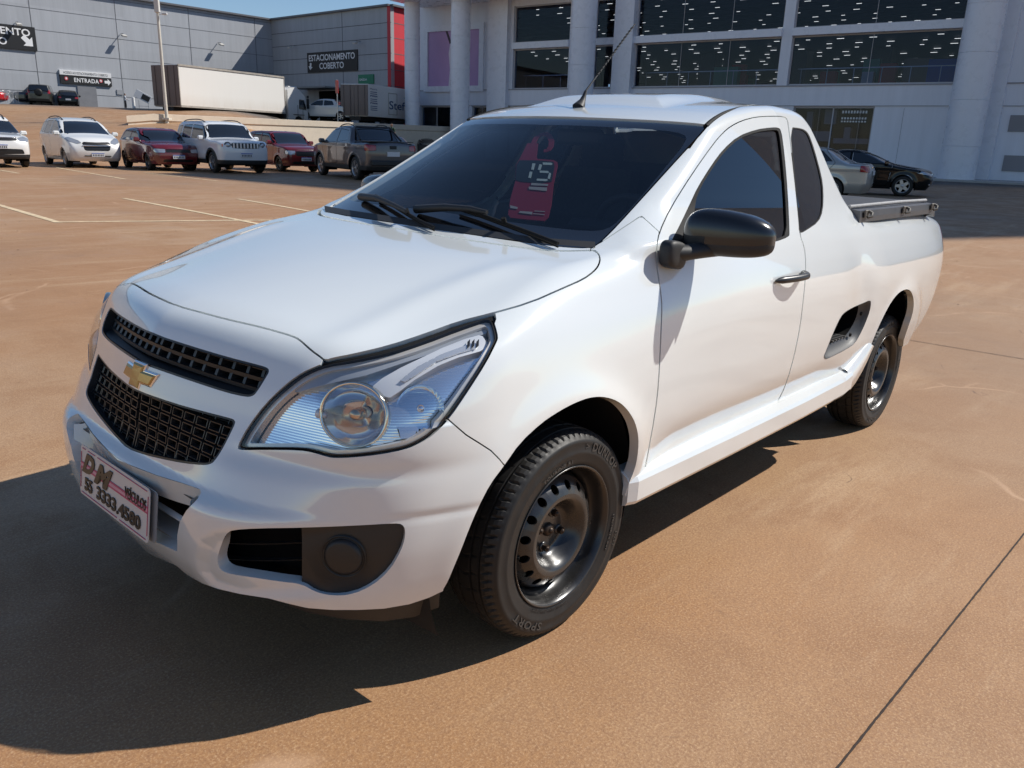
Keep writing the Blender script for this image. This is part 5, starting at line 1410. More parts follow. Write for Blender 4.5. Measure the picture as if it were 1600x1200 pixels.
# shopfronts
for k,e in enumerate(shop):
    z0=zs0 if k==2 else -.3
    fr=B(); w=e[1]-e[0]
    for x in (e[0]+.05,(e[0]+e[1])/2,e[1]-.05): fr.box((x,.2,(z0+z_sp)/2),(.07,.08,z_sp-z0))
    fr.box(((e[0]+e[1])/2,.2,z_sp-.05),(w,.08,.1)); wo_=fr.build('shop_window',FRM,sc_)
    gp=B(); gp.box(((e[0]+e[1])/2,.24,(z0+z_sp)/2),(w-.1,.012,z_sp-z0)); gp.build('pane',BG,wo_)
    bk=B(); bk.box(((e[0]+e[1])/2,3.4,(z0+z_sp)/2),(w+2,.1,z_sp-z0+1)); bk.box(((e[0]+e[1])/2,1.9,z0),(w+2,3.2,.1)); bk.box(((e[0]+e[1])/2,1.9,z_sp+.1),(w+2,3.2,.1)); bk.build('shop_interior',mat('shop_inside',(.07,.075,.07),.8),sc_)
e=shop[2]; bb=B()
for (x0,x1,z0,z1) in ((.05,.45,.22,.45),(.5,.93,.18,.30),(.62,.70,.3,.55),(.35,.5,.62,.95),(.12,.2,.5,.9)):
    w=e[1]-e[0]; hh=z_sp-zs0; bb.box((e[0]+w*(x0+x1)/2,1.2,zs0+hh*(z0+z1)/2),(w*(x1-x0),.4,hh*(z1-z0)))
bb.build('window_display',mat('display_cream',(.45,.40,.34),.6),sc_)
bb=B(); e=shop[2]; w=e[1]-e[0]
for r,(zz,hh) in enumerate(((.88,.06),(.74,.045),(.67,.035))):
    for k in range(9): bb.box((e[0]+w*(.62+.035*k),.20,zs0+(z_sp-zs0)*zz),(w*.022,.012,hh*(z_sp-zs0)))
bb.build('window_decal',mat('decal_white',(.6,.62,.62),.5),sc_)
# round columns and pilasters
def column(u0,u1,v,off,vb=None,name='round_column'):
    s0,s1=on_wall(u0,v,F0,F2)[0],on_wall(u1,v,F0,F2)[0]
    # bring the column forward of the wall and keep its width in the picture
    c=(s0+s1)/2; d=fray((u0+u1)/2,v); t=Vector((d[0],d[1])).normalized(); nrm=Vector((-_d.y,_d.x)); k=off/(abs(t.dot(nrm)))
    P=Vector((F0[0]+_d.x*c,F0[1]+_d.y*c)); dist=P.length; Pn=P-t*k; f=Pn.length/dist
    wpx=(u1-u0)/CAMF*(P.length)*.97*f*math.cos(math.atan((((u0+u1)/2)-800)/CAMF))
    s_=(Pn-Vector(F0)).dot(_d); y_=(Pn-Vector(F0)).dot(nrm); r=wpx/2
    bb=B()
    for za in np.arange(-.5,HM,2.35):
        vs=[];n=48
        for q,z in ((r-.03,za),(r,za+.012),(r,za+2.338),(r-.03,za+2.35)):
            for k2 in range(n): a=2*math.pi*k2/n; vs.append((s_+q*math.cos(a),y_+q*math.sin(a),z))
        bb.add(vs,[[j*n+i,j*n+(i+1)%n,(j+1)*n+(i+1)%n,(j+1)*n+i] for j in (1,) for i in range(n)],smooth=True)
        bb.add(vs,[[j*n+i,j*n+(i+1)%n,(j+1)*n+(i+1)%n,(j+1)*n+i] for j in (0,2) for i in range(n)])
    o=bb.build(name,WHC,sc_); 
    return s_,y_,r
c1=column(633,656,150,2.2); c2=column(704.5,733.5,120,2.2); c3=column(889,927.5,120,2.2); c4=column(1484,1538,180,2.2)
bb=B(); xl=c1[0]-c1[2]-.25; xr=c2[0]+9; bb.box(((xl+xr)/2,-1.9,on_wall(650,7,F0,F2)[1]+.2),(xr-xl,3.8,1.0))
bb.build('entablature',WHC,sc_)
bb=B()
for u0,u1,v_ in ((766,797,100),(960,991,100),(1540,1572,150)):
    bb=B(); s0,s1=sp(u0,v_),sp(u1,v_); bb.box(((s0+s1)/2,-.22,HM/2),(s1-s0-.1,.44,HM)); bb.build('pilaster',WHC,sc_)
bb=B()
for (u,v0,v1) in ((1596,180,206),(1586,243,268)):
    bb=B(); s,z1=fz(u,v0); z0=fz(u,v1)[1]; bb.box((s+.25,-.03,(z0+z1)/2),(1.5,.06,z1-z0)); bb.build('wall_vent',mat('vent_grey',(.27,.26,.27),.6),sc_)
# fashion poster in its frame
s0,z1=fz(664,42); s1,z0=fz(756,143)
t=thing('advertising_poster','large lilac fashion poster in a white frame behind the second column','poster'); t.matrix_world=MF@Matrix.Translation(((s0+s1)/2,-.08,(z0+z1)/2)); w,h=s1-s0,z1-z0
bb=B()
for x in(-1,1): bb.box((x*(w/2-.22),0,0),(.44,.22,h)); 
for z in(-1,1): bb.box((0,0,z*(h/2-.22)),(w-.88,.22,.44))
bb.build('poster_frame',WHC,t)
pm=mat('lilac_print',(.48,.30,.52),.5,noise=.12,nscale=.35)
bb=B(); bb.box((0,.04,0),(w-.86,.05,h-.86)); bb.build('poster_sheet',pm,t)
bb=B(); bb.prism([(-.25,1.6),(.15,1.75),(.45,.6),(.75,-.9),(1.0,-2.3),(-.55,-2.6),(-.35,-.8),(-.5,.4)],1,.005,.012); bb.build('printed_dress',mat('print_white',(.72,.68,.74),.5),t)
bb=B(); bb.prism([(-.1,1.85),(.18,1.85),(.22,2.35),(-.05,2.4)],1,.0,.012); bb.prism([(.3,.1),(.95,.75),(1.1,.55),(.5,-.5)],1,.0,.004); bb.prism([(-.9,2.2),(-.75,2.3),(-.2,1.2),(-.4,1.1)],1,.0,.012); bb.build('printed_figure',mat('print_dark',(.06,.04,.05),.5),t)
SF=FB_@np.array(SUNV); SF2=SF[:2]
def shade_s(X,Y):
    A=np.array([[_d.x,-SF2[0]],[_d.y,-SF2[1]]]); return float(np.linalg.solve(A,np.array([X-F0[0],Y-F0[1]]))[0])
def shade_h(X,Y):
    A=np.array([[_d.x,-SF2[0]],[_d.y,-SF2[1]]]); return float(np.linalg.solve(A,np.array([X-F0[0],Y-F0[1]]))[1]*SF[2])
TH=(shade_h(-3.65,19.1)+shade_h(7.4,13.7))/2; print('tower',TH)
# shade-giving tower block at the far end of the centre, to the right of the picture
tw=thing('tower_block','tall pale tower block rising at the right end of the shopping centre','building'); tw.matrix_world=MF
TX0=on_wall(1800,150,F0,F2)[0]; 
tX=lambda X: (X-F0[0])/_d.x
a0,a1=shade_s(-11.8,26.0),shade_s(7.4,13.7)
bb=B(); print('tower s',a0,a1,LF); bb.box(((a0+a1)/2,8,(TH+0)/2),(a1-a0,16,TH)); bb.build('tower_walls',WHW,tw)
# kerb and pavement at the foot of the centre
bb=B(); bb.box((LF/2,-1.6,.07),(LF,3.6,.14),bev=.02); o=bb.build('pavement',mat('pale_pavement',(.42,.40,.38),.8,noise=.1,nscale=2)); o.matrix_world=MF; setprops(o,kind='structure')
# ---------------------------------------------------------------- cream retaining wall
CREAM=mat('cream_render',(.66,.56,.44),.85,noise=.08,nscale=3)
bb=B(); wx=np.linspace(-21.4,0,50)
def wtop(x): return 2.20+.010*(x+21.4)
vs=[]
for x in wx:
    y=float(wall_y(x)); zt=wtop(x)-.15*float(sstep(-20.5,-21.4,x))
    vs+=[(x,y-.12,-.4),(x,y-.10,zt-.42),(x,y-.20,zt-.36),(x,y-.22,zt-.02),(x,y+.05,zt),(x,y+.30,zt-.02),(x,y+.30,-.4)]
m=7; bb.add(vs,[[i*m+j,(i+1)*m+j,(i+1)*m+j+1,i*m+j+1] for i in range(len(wx)-1) for j in range(m-1)]); bb.add(vs[:m],[list(range(m))])
yd=B(); yv=[]
yx=np.linspace(-21.3,8,40); yt=np.linspace(0,1,10)
for x in yx:
    y0=float(wall_y(x))+.25
    for q in yt: yv.append((x-q*9*(1 if x<-20 else 0),y0+q*(112-y0),wtop(x)-.03+.10*min(1,q*3)))
yd.add(yv,[[i*10+j,(i+1)*10+j,(i+1)*10+j+1,i*10+j+1] for i in range(39) for j in range(9)],smooth=True)
yo=yd.build('upper_yard',mat('yard_asphalt',(.075,.07,.066),.85,noise=.2,nscale=2)); yo.matrix_world=FM; setprops(yo,kind='structure')
o=bb.build('retaining_wall',CREAM); o.matrix_world=FM; setprops(o,'cream rendered retaining wall running behind the parked cars below the trucks','wall')
# ---------------------------------------------------------------- lamp post, person, small things on the upper yard
def up_at(u,Y,v=None): X=pos(u,Y)[0]; g=gfar(X,Y); return g
g=up_at(262,47.5); g.z=on_wall(262,187,(pos(262,47.5)[0]-1,47.5),(pos(262,47.5)[0]+1,47.5))[1]
zt=atY(247,-60,47.5).z
t=thing('lamp_post','tall slim white lamp post with a small camera near its top','lamp post'); t.matrix_world=FM@Matrix.Translation((g.x,47.5,g.z))
H_=zt-g.z
bb=B(); bb.tube([(0,0,-.3),(0,0,H_*.5),(0,0,H_)],[.095,.08,.06],12); bb.box((0,0,.05),(.4,.4,.1)); bb.build('pole',mat('pale_post',(.62,.58,.50),.5,noise=.1,nscale=2),t)
zc2=atY(250,22,47.5).z-g.z
bb=B(); bb.tube([(0,0,zc2),(.25,0,zc2)],.02,6); bb.box((.38,-.02,zc2+.02),(.28,.14,.12),Matrix.Identity(4),bev=.02); bb.build('camera_head',mat('camera_white',(.6,.6,.6),.4),t)
zj=atY(249,8,47.5).z-g.z
bb=B(); bb.box((0,-.02,zj),(.26,.2,.75),bev=.02); bb.build('junction_box',mat('box_pale',(.62,.60,.56),.5),t)
bb=B(); bb.tube([(0,0,H_),(0,0,H_+.3),(.9,0,H_+.7)],.05,8); bb.box((1.2,0,H_+.72),(.7,.25,.1),bev=.03); bb.build('lamp_head',mat('lamp_grey',(.4,.4,.41),.4),t)
def person(name,u,vfoot,vhead,Y,label,shirt,trouser,skin,ang,pose):
    X=pos(u,Y)[0]; zf=on_wall(u,vfoot,(X-1,Y),(X+1,Y))[1]; zh=on_wall(u,vhead,(X-1,Y),(X+1,Y))[1]; Hh=zh-zf; k=Hh/1.75
    J=dict(pel=(0,0,.95),che=(0,.0,1.25),nek=(0,0,1.48),chn=(0,.01,1.53),hd=(0,.02,1.60),tp=(0,.0,1.74),
      hL=(.10,0,.93),hR=(-.10,0,.93),kL=(.13,.05,.50),kR=(-.11,-.02,.50),aL=(.14,.0,.09),aR=(-.12,-.04,.09),tL=(.15,.15,.03),tR=(-.14,.11,.03),
      sL=(.19,0,1.42),sR=(-.19,0,1.42),eL=(.25,.02,1.14),eR=(-.25,.02,1.14),wL=(.23,.16,.92),wR=(-.23,.16,.92))
    J.update(pose)
    rad=dict(pel=.15,che=.155,nek=.060,chn=.058,hd=.092,tp=.050,hL=.095,hR=.095,kL=.062,kR=.062,aL=.042,aR=.042,tL=.035,tR=.035,sL=.065,sR=.065,eL=.046,eR=.046,wL=.034,wR=.034)
    E=[('pel','che'),('che','nek'),('nek','chn'),('chn','hd'),('hd','tp'),('pel','hL'),('pel','hR'),('hL','kL'),('hR','kR'),('kL','aL'),('kR','aR'),('aL','tL'),('aR','tR'),('che','sL'),('che','sR'),('sL','eL'),('sR','eR'),('eL','wL'),('eR','wR')]
    keys=list(J); vs=[Vector(J[q])*k for q in keys]
    # five short fingers per hand
    ex=[];
    for sd in 'LR':
        w=Vector(J['w'+sd]); e=Vector(J['e'+sd]); dr=(w-e).normalized(); palm=w+dr*.07; side=dr.cross(Vector((1,0,0))).normalized()
        ip=len(vs)+len(ex); ex.append((palm*k,.030*k,keys.index('w'+sd)))
        for f_ in range(5):
            off=side*(f_-2)*.014 if f_<4 else side*-.045
            ln=(.055,.07,.075,.065,.04)[f_]
            ex.append(((palm+off+dr*ln)*k,.009*k,ip))
    me=bpy.data.meshes.new(name); allv=vs+[q[0] for q in ex]
    ed=[(keys.index(a),keys.index(c)) for a,c in E]+[(len(vs)+i,q[2]) for i,q in enumerate(ex)]
    me.from_pydata([tuple(v) for v in allv],ed,[])
    o=bpy.data.objects.new(name,me); COL.objects.link(o)
    md=o.modifiers.new('s','SKIN'); md.use_smooth_shade=True
    sv=me.skin_vertices[0].data
    for i,q in enumerate(keys): sv[i].radius=(rad[q]*k,rad[q]*k*(.72 if q in('pel','che') else 1)); 
    for i,q in enumerate(ex): sv[len(keys)+i].radius=(q[1],q[1])
    sv[0].use_root=True
    o.modifiers.new('u','SUBSURF').levels=2; o.modifiers['u'].render_levels=2
    dg=bpy.context.evaluated_depsgraph_get(); me2=bpy.data.meshes.new_from_object(o.evaluated_get(dg)); bpy.data.objects.remove(o)
    me2.materials.clear()
    for m in (trouser,shirt,skin,mat('dark_hair',(.02,.015,.012),.8),mat('dark_shoe',(.02,.02,.02),.6)): me2.materials.append(m)
    for p in me2.polygons:
        c=p.center/k; z=c.z
        a=abs(c.x)
        if z>1.66 or (z>1.57 and c.y<.0): mi=3
        elif z>1.50: mi=2
        elif z<.09: mi=4
        elif z<.97 and a<.20: mi=0
        elif z<1.0 or (a>.20 and z<1.16): mi=2 if a>.19 else 0
        else: mi=1
        p.material_index=mi
    o=bpy.data.objects.new('person',me2); COL.objects.link(o); o.matrix_world=FM@Matrix.Translation((X,Y,zf))@Matrix.Rotation(ang,4,'Z'); setprops(o,label,'person')
    # face: eyes, nose, ears
    bb=B()
    for s in(-1,1): bb.lathe([(0,.012),(.009,.008),(.011,0)],8,Matrix.Translation((s*.032*k,.088*k,1.625*k)))
    bb.tube([(0,.09*k,1.63*k),(0,.115*k,1.595*k)],[.008*k,.013*k],6); bb.box((0,.098*k,1.565*k),(.045*k,.01*k,.01*k))
    for s in(-1,1): bb.box((s*.093*k,0,1.61*k),(.018*k,.03*k,.05*k),bev=.004)
    bb.build('face',skin,o)
    return o
SKINM=mat('skin',(.30,.17,.11),.6)
person('person',200,173,145.5,76,'man in a pale shirt and dark trousers standing by the grey wall',mat('pale_shirt',(.50,.52,.56),.8),mat('dark_trousers',(.02,.02,.025),.8),SKINM,R(-60),dict(wL=(.10,.28,1.12),wR=(-.12,.30,1.08),eL=(.25,.06,1.16),eR=(-.25,.06,1.15)))
person('person',612,234,192,34,'person in dark green clothes behind the grey pickup',mat('green_shirt',(.02,.05,.025),.8),mat('dark_jeans',(.02,.02,.03),.8),SKINM,R(160),dict(wL=(.20,.20,1.0)))
# leaning white board and a white stump post near the man
def yard(u,v,Y): X=pos(u,Y)[0]; return Vector((X,Y,on_wall(u,v,(X-1,Y),(X+1,Y))[1]))
p_=yard(228,172,70); t=thing('tilted_board','tilted white board with a dark picture standing on a thin rack by the wall','board'); t.matrix_world=FM@Matrix.Translation(p_)@Matrix.Rotation(R(25),4,'Z')
bb=B(); M=Matrix.Translation((0,0,1.05))@Matrix.Rotation(R(28),4,'Y'); bb.box((0,0,0),(1.25,.04,.62),M,bev=.01); bb.build('board',mat('board_white',(.68,.68,.69),.5),t)
bb=B(); bb.box((.22,-.026,0),(.62,.006,.42),M); bb.build('picture',SIGNB,t)
bb=B()
for s in(-.35,.35): bb.tube([(s,0,0),(s,0,.75)],.02,6); bb.tube([(s,.2,0),(s,0,.6)],.015,6)
bb.tube([(-.4,0,.3),(.4,0,.3)],.015,6); bb.build('rack',mat('thin_steel',(.4,.4,.41),.4,.7),t)
p_=yard(212.5,181,58); bb=B(); bb.box((0,0,.55),(.16,.16,1.3),bev=.02); o=bb.build('white_post',mat('post_white',(.7,.7,.7),.6)); o.matrix_world=FM@Matrix.Translation(p_); setprops(o,'short white post at the end of the retaining wall','post')
# shopping trolleys at far left
def trolley():
    t=thing('shopping_trolley','wire shopping trolley at far left beside the red car','trolley',group='shopping trolleys beside the red car')
    bb=B(); w,l=.5,.85
    for i in range(6):
        a=i/5; z=.45+.45*a; s=.8+.2*a
        P=[(-l/2*s,-w/2*s,z),(l/2*s,-w/2*s,z),(l/2*s,w/2*s,z),(-l/2*s,w/2*s,z)]; bb.tube(P+[P[0]],.008,4)
    for i in range(9):
        x=-l/2+l*i/8
        for s in(-1,1): bb.tube([(x*.8,s*w/2*.8,.45),(x,s*w/2,.90)],.006,4)
    bb.build('basket',mat('trolley_wire',(.5,.5,.5),.3,.9),t)
    bb=B()
    for x in(-.35,.35):
        for y in(-.2,.2): bb.tube([(x*.9,y*.8,.45),(x,y,.06)],.012,5); 
    bb.tube([(-.45,-.25,.9),(-.6,-.25,1.02),(-.6,.25,1.02),(-.45,.25,.9)],.014,6); bb.build('chassis',mat('trolley_wire',(.5,.5,.5),.3,.9),t)
    return t
p_=yard(20,162,68); t1=trolley(); t1.matrix_world=FM@Matrix.Translation(p_)@Matrix.Rotation(R(-45),4,'Z')
p_=yard(29,163,67.5); t2=copy_tree(t1); t2.matrix_world=FM@Matrix.Translation(p_)@Matrix.Rotation(R(-45),4,'Z'); 
t1['label']='left one of two wire shopping trolleys beside the red car'; t2['label']='right one of two wire shopping trolleys, next to the dark sedan'
# ================================================================= OTHER VEHICLES
class Car:
    """body = smooth blend of a top profile, sides that lean in above the belt, nose and tail; panels are cut out of it"""
    def __init__(s,L,Wd,top,belt,nose,tail,waist=None,bend=.12,lean=.42,k=.07,kn=.16,sill=.24,wr=.31,fx=None,rx=None,crown=.06,arch=.36,pillar=None,hoodk=.07):
        s.__dict__.update(locals()); s.top=Sp(top); s.nz=Sp(nose); s.tl=Sp(tail)
    def F(s,P):
        x,y,z=P[...,0],np.abs(P[...,1]),P[...,2]
        hw=s.Wd/2
        pl=hw-.06*sstep(s.L*.30,s.L*.5,x)-.07*sstep(-s.L*.30,-s.L*.5,x)
        w=pl-np.clip(z-s.belt,0,None)*s.lean-.35*np.clip(z-(s.belt+.25),0,None)**2*.5-.06*np.clip((.5-z)/.3,0,1)**2
        for cx in (s.fx,s.rx):
            d=np.hypot(x-cx,z-s.wr)-s.arch; w=w+.012*np.exp(-(np.clip(d,-.02,1)/.06)**2)
        w=w+.006*np.exp(-((z-s.belt+.10)/.05)**2)
        h=s.top(x+s.bend*y*y*np.where(x>0,1,-1)); sl=(s.top(x+.02)-s.top(x-.02))/.04
        t=(z-h+s.crown*y*y)/np.sqrt(1+sl*sl)
        f=smax(t,y-w,s.k+0*x)
        nn=x-(s.nz(z)-.13*y*y-.8*np.clip(y-hw*.72,0,None)**2)
        f=smax(f,nn,s.kn*sstep(.3,.7,y)+.05)
        tt=(s.tl(z)+.10*y*y+.5*np.clip(y-hw*.75,0,None)**2)-x
        return smax(f,tt,.10+0*x)
    def grid(s,nx=120,na=34,nph=64):
        x0,x1=-s.L/2+.45,s.L/2-.45
        O=[];D=[]; ph=np.radians(np.linspace(-58,90,nph)); zc_=.55
        for a in np.linspace(np.pi/2,0,na)[:-1]: O.append(np.tile([x0,0,zc_],(nph,1))); D.append(np.stack([-np.cos(ph)*np.sin(a),np.cos(ph)*np.cos(a),np.sin(ph)],1))
        for x in np.linspace(x0,x1,nx): O.append(np.tile([x,0,zc_],(nph,1))); D.append(np.stack([0*ph,np.cos(ph),np.sin(ph)],1))
        for a in np.linspace(0,np.pi/2,na)[1:]: O.append(np.tile([x1,0,zc_],(nph,1))); D.append(np.stack([np.cos(ph)*np.sin(a),np.cos(ph)*np.cos(a),np.sin(ph)],1))
        O=np.array(O);D=np.array(D); lo=np.full(O.shape[:2],.05);hi=np.full(O.shape[:2],2.2)
        for _ in range(20):
            m=(lo+hi)/2; ins=s.F(O+D*m[...,None])<0; lo=np.where(ins,m,lo);hi=np.where(ins,hi,m)
        V=O+D*((lo+hi)/2)[...,None]; V[0,:,1]=0;V[-1,:,1]=0;V[:,-1,1]=0
        h=.004; N=np.stack([s.F(V+np.array(e)*h)-s.F(V-np.array(e)*h) for e in ((1,0,0),(0,1,0),(0,0,1))],-1); N/=np.linalg.norm(N,axis=-1,keepdims=True)+1e-12
        ni,nj=V.shape[:2]; ii=np.arange(ni*nj).reshape(ni,nj); a,b,c,d=ii[:-1,:-1].ravel(),ii[1:,:-1].ravel(),ii[1:,1:].ravel(),ii[:-1,1:].ravel()
        T=np.concatenate([np.stack([a,b,c],1),np.stack([a,c,d],1)]); V=V.reshape(-1,3);N=N.reshape(-1,3)
        A=np.cross(V[T[:,1]]-V[T[:,0]],V[T[:,2]]-V[T[:,0]]); ok=np.linalg.norm(A,axis=1)>1e-9; T=T[ok];A=A[ok]
        fl=(A*(N[T].sum(1))).sum(1)<0; T[fl]=T[fl][:,::-1]
        return Skin(V,N,T)
    def surf_x(s,y,z,front=True):
        lo,hi=(0,s.L/2+.3) if front else (-s.L/2-.3,0)
        for _ in range(24):
            m=(lo+hi)/2; ins=s.F(np.array([m,y,z]))<0
            if front: lo,hi=(m,hi) if ins else (lo,m)
            else: lo,hi=(lo,m) if ins else (m,hi)
        return (lo+hi)/2
LAMPG=mat('car_lamp_clear',(.42,.44,.47),.12,.5,coat=1); REDL=mat('car_tail_lens',(.30,.006,.012),.15,coat=1); CARGL=glassmat('car_window',(.10,.11,.12),.9,0,.08)
DGLASS=mat('dark_car_glass',(.010,.012,.015),.05,coat=1); ALLOY=mat('alloy_wheel',(.45,.45,.46),.3,.8); DALLOY=mat('dark_wheel',(.05,.05,.05),.4,.5); PLT=mat('car_plate',(.60,.60,.62),.4)
CWHEEL={}
def car_wheel(parent,x,y,r,sgn,kind='alloy'):
    key=(round(r,3),kind)
    if key not in CWHEEL:
        b=B(); w=.19; b.lathe([(r*.62,-.01),(r*.66,.0),(r*.80,.006),(r*.93,-.002),(r*.985,-.02),(r,-.045),(r,-w+.045),(r*.985,-w+.02),(r*.93,-w),(r*.6,-w)],36); tme=b.mesh('tyre'); tme.materials.append(TYRE)
        b=B(); b.lathe([(r*.66,-.002),(r*.64,.002),(r*.60,-.012),(r*.57,-.05),(r*.56,-.12)],36)
        if kind=='steel': b.lathe([(r*.57,-.055),(r*.45,-.035),(r*.35,-.03),(r*.22,-.06),(0,-.06)],28)
        else:
            n=5
            for k in range(n):
                for o_ in ((-.13,.13) if kind=='alloy' else (0,)):
                    a=2*math.pi*k/n+o_; M=Matrix.Rotation(-a,4,'Y'); ww=.020 if kind=='alloy' else .05
                    b.prism([(r*.10,-ww*1.2),(r*.60,-ww*.8),(r*.60,ww*.8),(r*.10,ww*1.2)],1,-.045,-.016,M)
            b.lathe([(r*.16,-.05),(r*.17,-.02),(r*.10,-.01),(0,-.01)],20)
        rme=b.mesh('rim'); rme.materials.append({'alloy':ALLOY,'steel':STEELBLK,'star':ALLOY,'dark':DALLOY}[kind])
        b=B(); b.lathe([(0,-.10),(r*.62,-.10),(r*.62,-w),(0,-w)],24); dme=b.mesh('wheel'); dme.materials.append(DARK)
        CWHEEL[key]=(dme,tme,rme)
    dme,tme,rme=CWHEEL[key]
    w=bpy.data.objects.new('wheel',dme); COL.objects.link(w); w.parent=parent; w.matrix_local=Matrix.Translation((x,y,r))@(Matrix.Identity(4) if sgn>0 else Matrix.Rotation(math.pi,4,'Z'))
    for nme,me in (('tyre',tme),('rim',rme)): o=bpy.data.objects.new(nme,me); COL.objects.link(o); o.parent=w
def halves(sk,both=True):
    V2,N2,T2=mirrored(sk.V,sk.N,sk.T); return (np.concatenate([sk.V,V2]),np.concatenate([sk.T,T2+len(sk.V)]),np.concatenate([sk.N,N2]))
def build_car(root,c,body,side_glass,screen,rear=None,doors=(),headlamp=None,grille=(),tail=None,clad=None,mirror=True,rails=False,plate=None,rplate=None,wheel='alloy',extra=None,glass=DGLASS,detail=1.0):
    sk=c.grid(int(110*detail),int(32*detail),int(60*detail))
    for cx in (c.fx,c.rx):
        S=np.hypot(sk.V[:,0]-cx,sk.V[:,2]-c.wr)-c.arch; sk.drop(np.where(sk.V[:,1]>.4,S,.3))
    sk.drop(sk.V[:,2]-c.sill)
    sd=lambda s,P,cond: np.where(cond(s),poly_sd(s.V[:,0],s.V[:,2],P),.3)
    sdf=lambda s,P,cond: np.where(cond(s),poly_sd(s.V[:,1],s.V[:,2],P),.3)
    hw=c.Wd/2; out=lambda s:(s.V[:,1]>hw*.55)
    for P in side_glass:
        g=sk.take(sd(sk,P,lambda s:out(s)),.006); emit_pair('side_window',g.offset(.006),glass,root)
    x0,x1=screen   # windscreen between two x stations on the sloping top
    hwz=lambda s: np.minimum(hw-.16,hw-.13-np.clip(s.V[:,2]-c.belt,0,None)*c.lean)
    def scr(s,xa,xb):
        v=s.V; return np.maximum(np.maximum(xa-(v[:,0]+c.bend*v[:,1]**2*(1 if xa+xb>0 else -1)),(v[:,0]+c.bend*v[:,1]**2*(1 if xa+xb>0 else -1))-xb),np.maximum(v[:,1]-hwz(s),c.belt-.02-v[:,2]))
    g=sk.take(scr(sk,x0,x1),.008); emit_both('windscreen',g.offset(.005),glass,root)
    if rear:
        g=sk.take(scr(sk,*rear),.008); emit_both('rear_window',g.offset(.005),glass,root)
    if headlamp is not None:
        P,mode=headlamp; S=(sd if mode=='xz' else sdf)(sk,P,lambda s:(s.V[:,0]>c.L*.25)&(s.V[:,1]>.15)); S=np.maximum(S,c.L/2-.60-sk.V[:,0]); g=sk.take(S,.004); emit_pair('headlight',g.offset(.002),LAMPG,root)
    for P,m_ in grille:
        g=sk.take(sdf(sk,P,lambda s:s.V[:,0]>c.L*.3),.003); emit_both('grille',g.offset(.012).flanged(.02),m_,root)
    if tail is not None:
        P,mode=tail; S=(sd if mode=='xz' else sdf)(sk,P,lambda s:(s.V[:,0]<-c.L*.25)&(s.V[:,1]>.15)); S=np.maximum(S,sk.V[:,0]+c.L/2-.26); g=sk.take(S,.004); emit_pair('tail_light',g.offset(.001),REDL,root)
    if clad is not None:
        g=sk.take(clad(sk),.0); emit_both('lower_cladding',g.flanged(.02),BLACKPL,root)
    for P in doors:
        g=sk.take(sd(sk,P,lambda s:out(s)),.006); emit_pair('door',g.flanged(.03),body,root)
    emit_both('car_body',sk.flanged(.04),body,root)
    for cx in (c.fx,c.rx):
        for s in(1,-1): b=B(); b.lathe([(c.arch+.04,s*(hw-.07)),(c.arch+.04,s*.45)],24,Matrix.Translation((cx,0,c.wr)),a0=R(-20),a1=R(200)); b.build('wheel_well',DARK,root)
        for s in(1,-1): car_wheel(root,cx,s*(hw-.035),c.wr,s,wheel)
    b=B(); b.box((0,0,.34),(c.L-.7,c.Wd-.75,.16)); b.box((0,0,c.belt-.18),(c.L*.46,c.Wd-.30,.12)); 
    for xx in (.25,-.75): 
        for s in(1,-1): b.box((xx,s*.36,c.belt+.05),(.14,.42,.5),bev=.05)
    b.build('cabin',DARK,root)
    if mirror:
        for s in(1,-1):
            b=B(); x=x1-.30 if mirror is True else mirror
            b.box((x,s*(hw+.075),c.belt+.06),(.12,.20,.14),bev=.035); b.box((x,s*(hw-.03),c.belt+.02),(.06,.12,.05)); b.build('wing_mirror',body if c.k else BLACKPL,root)
    if rails:
        for s in(1,-1):
            b=B(); ya=hw-.10-(c.top(np.array(0.0))-c.belt)*c.lean
            xs_=np.linspace(rails[0],rails[1],9); b.tube([(x,s*ya*1.0,float(c.top(x))-.02+.05*math.sin(math.pi*min(1,max(0,(i+.001)/8)))**.4) for i,x in enumerate(xs_)],.018,6)
            b.build('roof_rail',BLACKPL if rails[2] else ALLOY,root)
    if plate:
        z=plate; x=c.surf_x(0,z)+.012; b=B(); b.box((x,0,z),(.012,.40,.13),bev=.004); p_=b.build('licence_plate',PLT,root)
        b=B(); b.box((x+.007,0,z+.052),(.002,.40,.022)); b.build('plate_band',mat('plate_blue',(.02,.06,.35),.4),p_)
        b=B()
        for k in range(7): b.box((x+.007,-.15+.05*k,z-.012),(.002,.026,.06))
        b.build('plate_characters',INK,p_)
    if rplate:
        z=rplate; x=c.surf_x(0,z,False)-.012; b=B(); b.box((x,0,z),(.012,.40,.13),bev=.004); b.build('licence_plate',PLT,root)
    if extra: extra(root,c)
    return root
def place(root,u,v,wx,wy,ang,z=None,Y=None):
    """put the car so that the wheel at local (wx,wy) touches the ground seen at pixel (u,v)"""
    if Y is None: X,Y=gnd(u,v)
    else: X=pos(u,Y)[0]
    c,s=math.cos(ang),math.sin(ang); cx,cy=X-(wx*c-wy*s),Y-(wx*s+wy*c)
    g=gfar(X,Y); zz=g.z
    if Y and z is not None: zz=z
    root.matrix_world=FM@Matrix.Translation((cx,cy,zz))@Matrix.Rotation(ang,4,'Z')
CW=paint('white_paint_far',(.74,.74,.72),.25,0,.5); CWINE=paint('wine_red_paint',(.115,.008,.014),.25,0,.1); CRED=paint('dark_red_paint',(.13,.007,.010),.28,0,.12); CGREY=paint('grey_brown_metallic',(.085,.078,.080),.3,.4,.3)
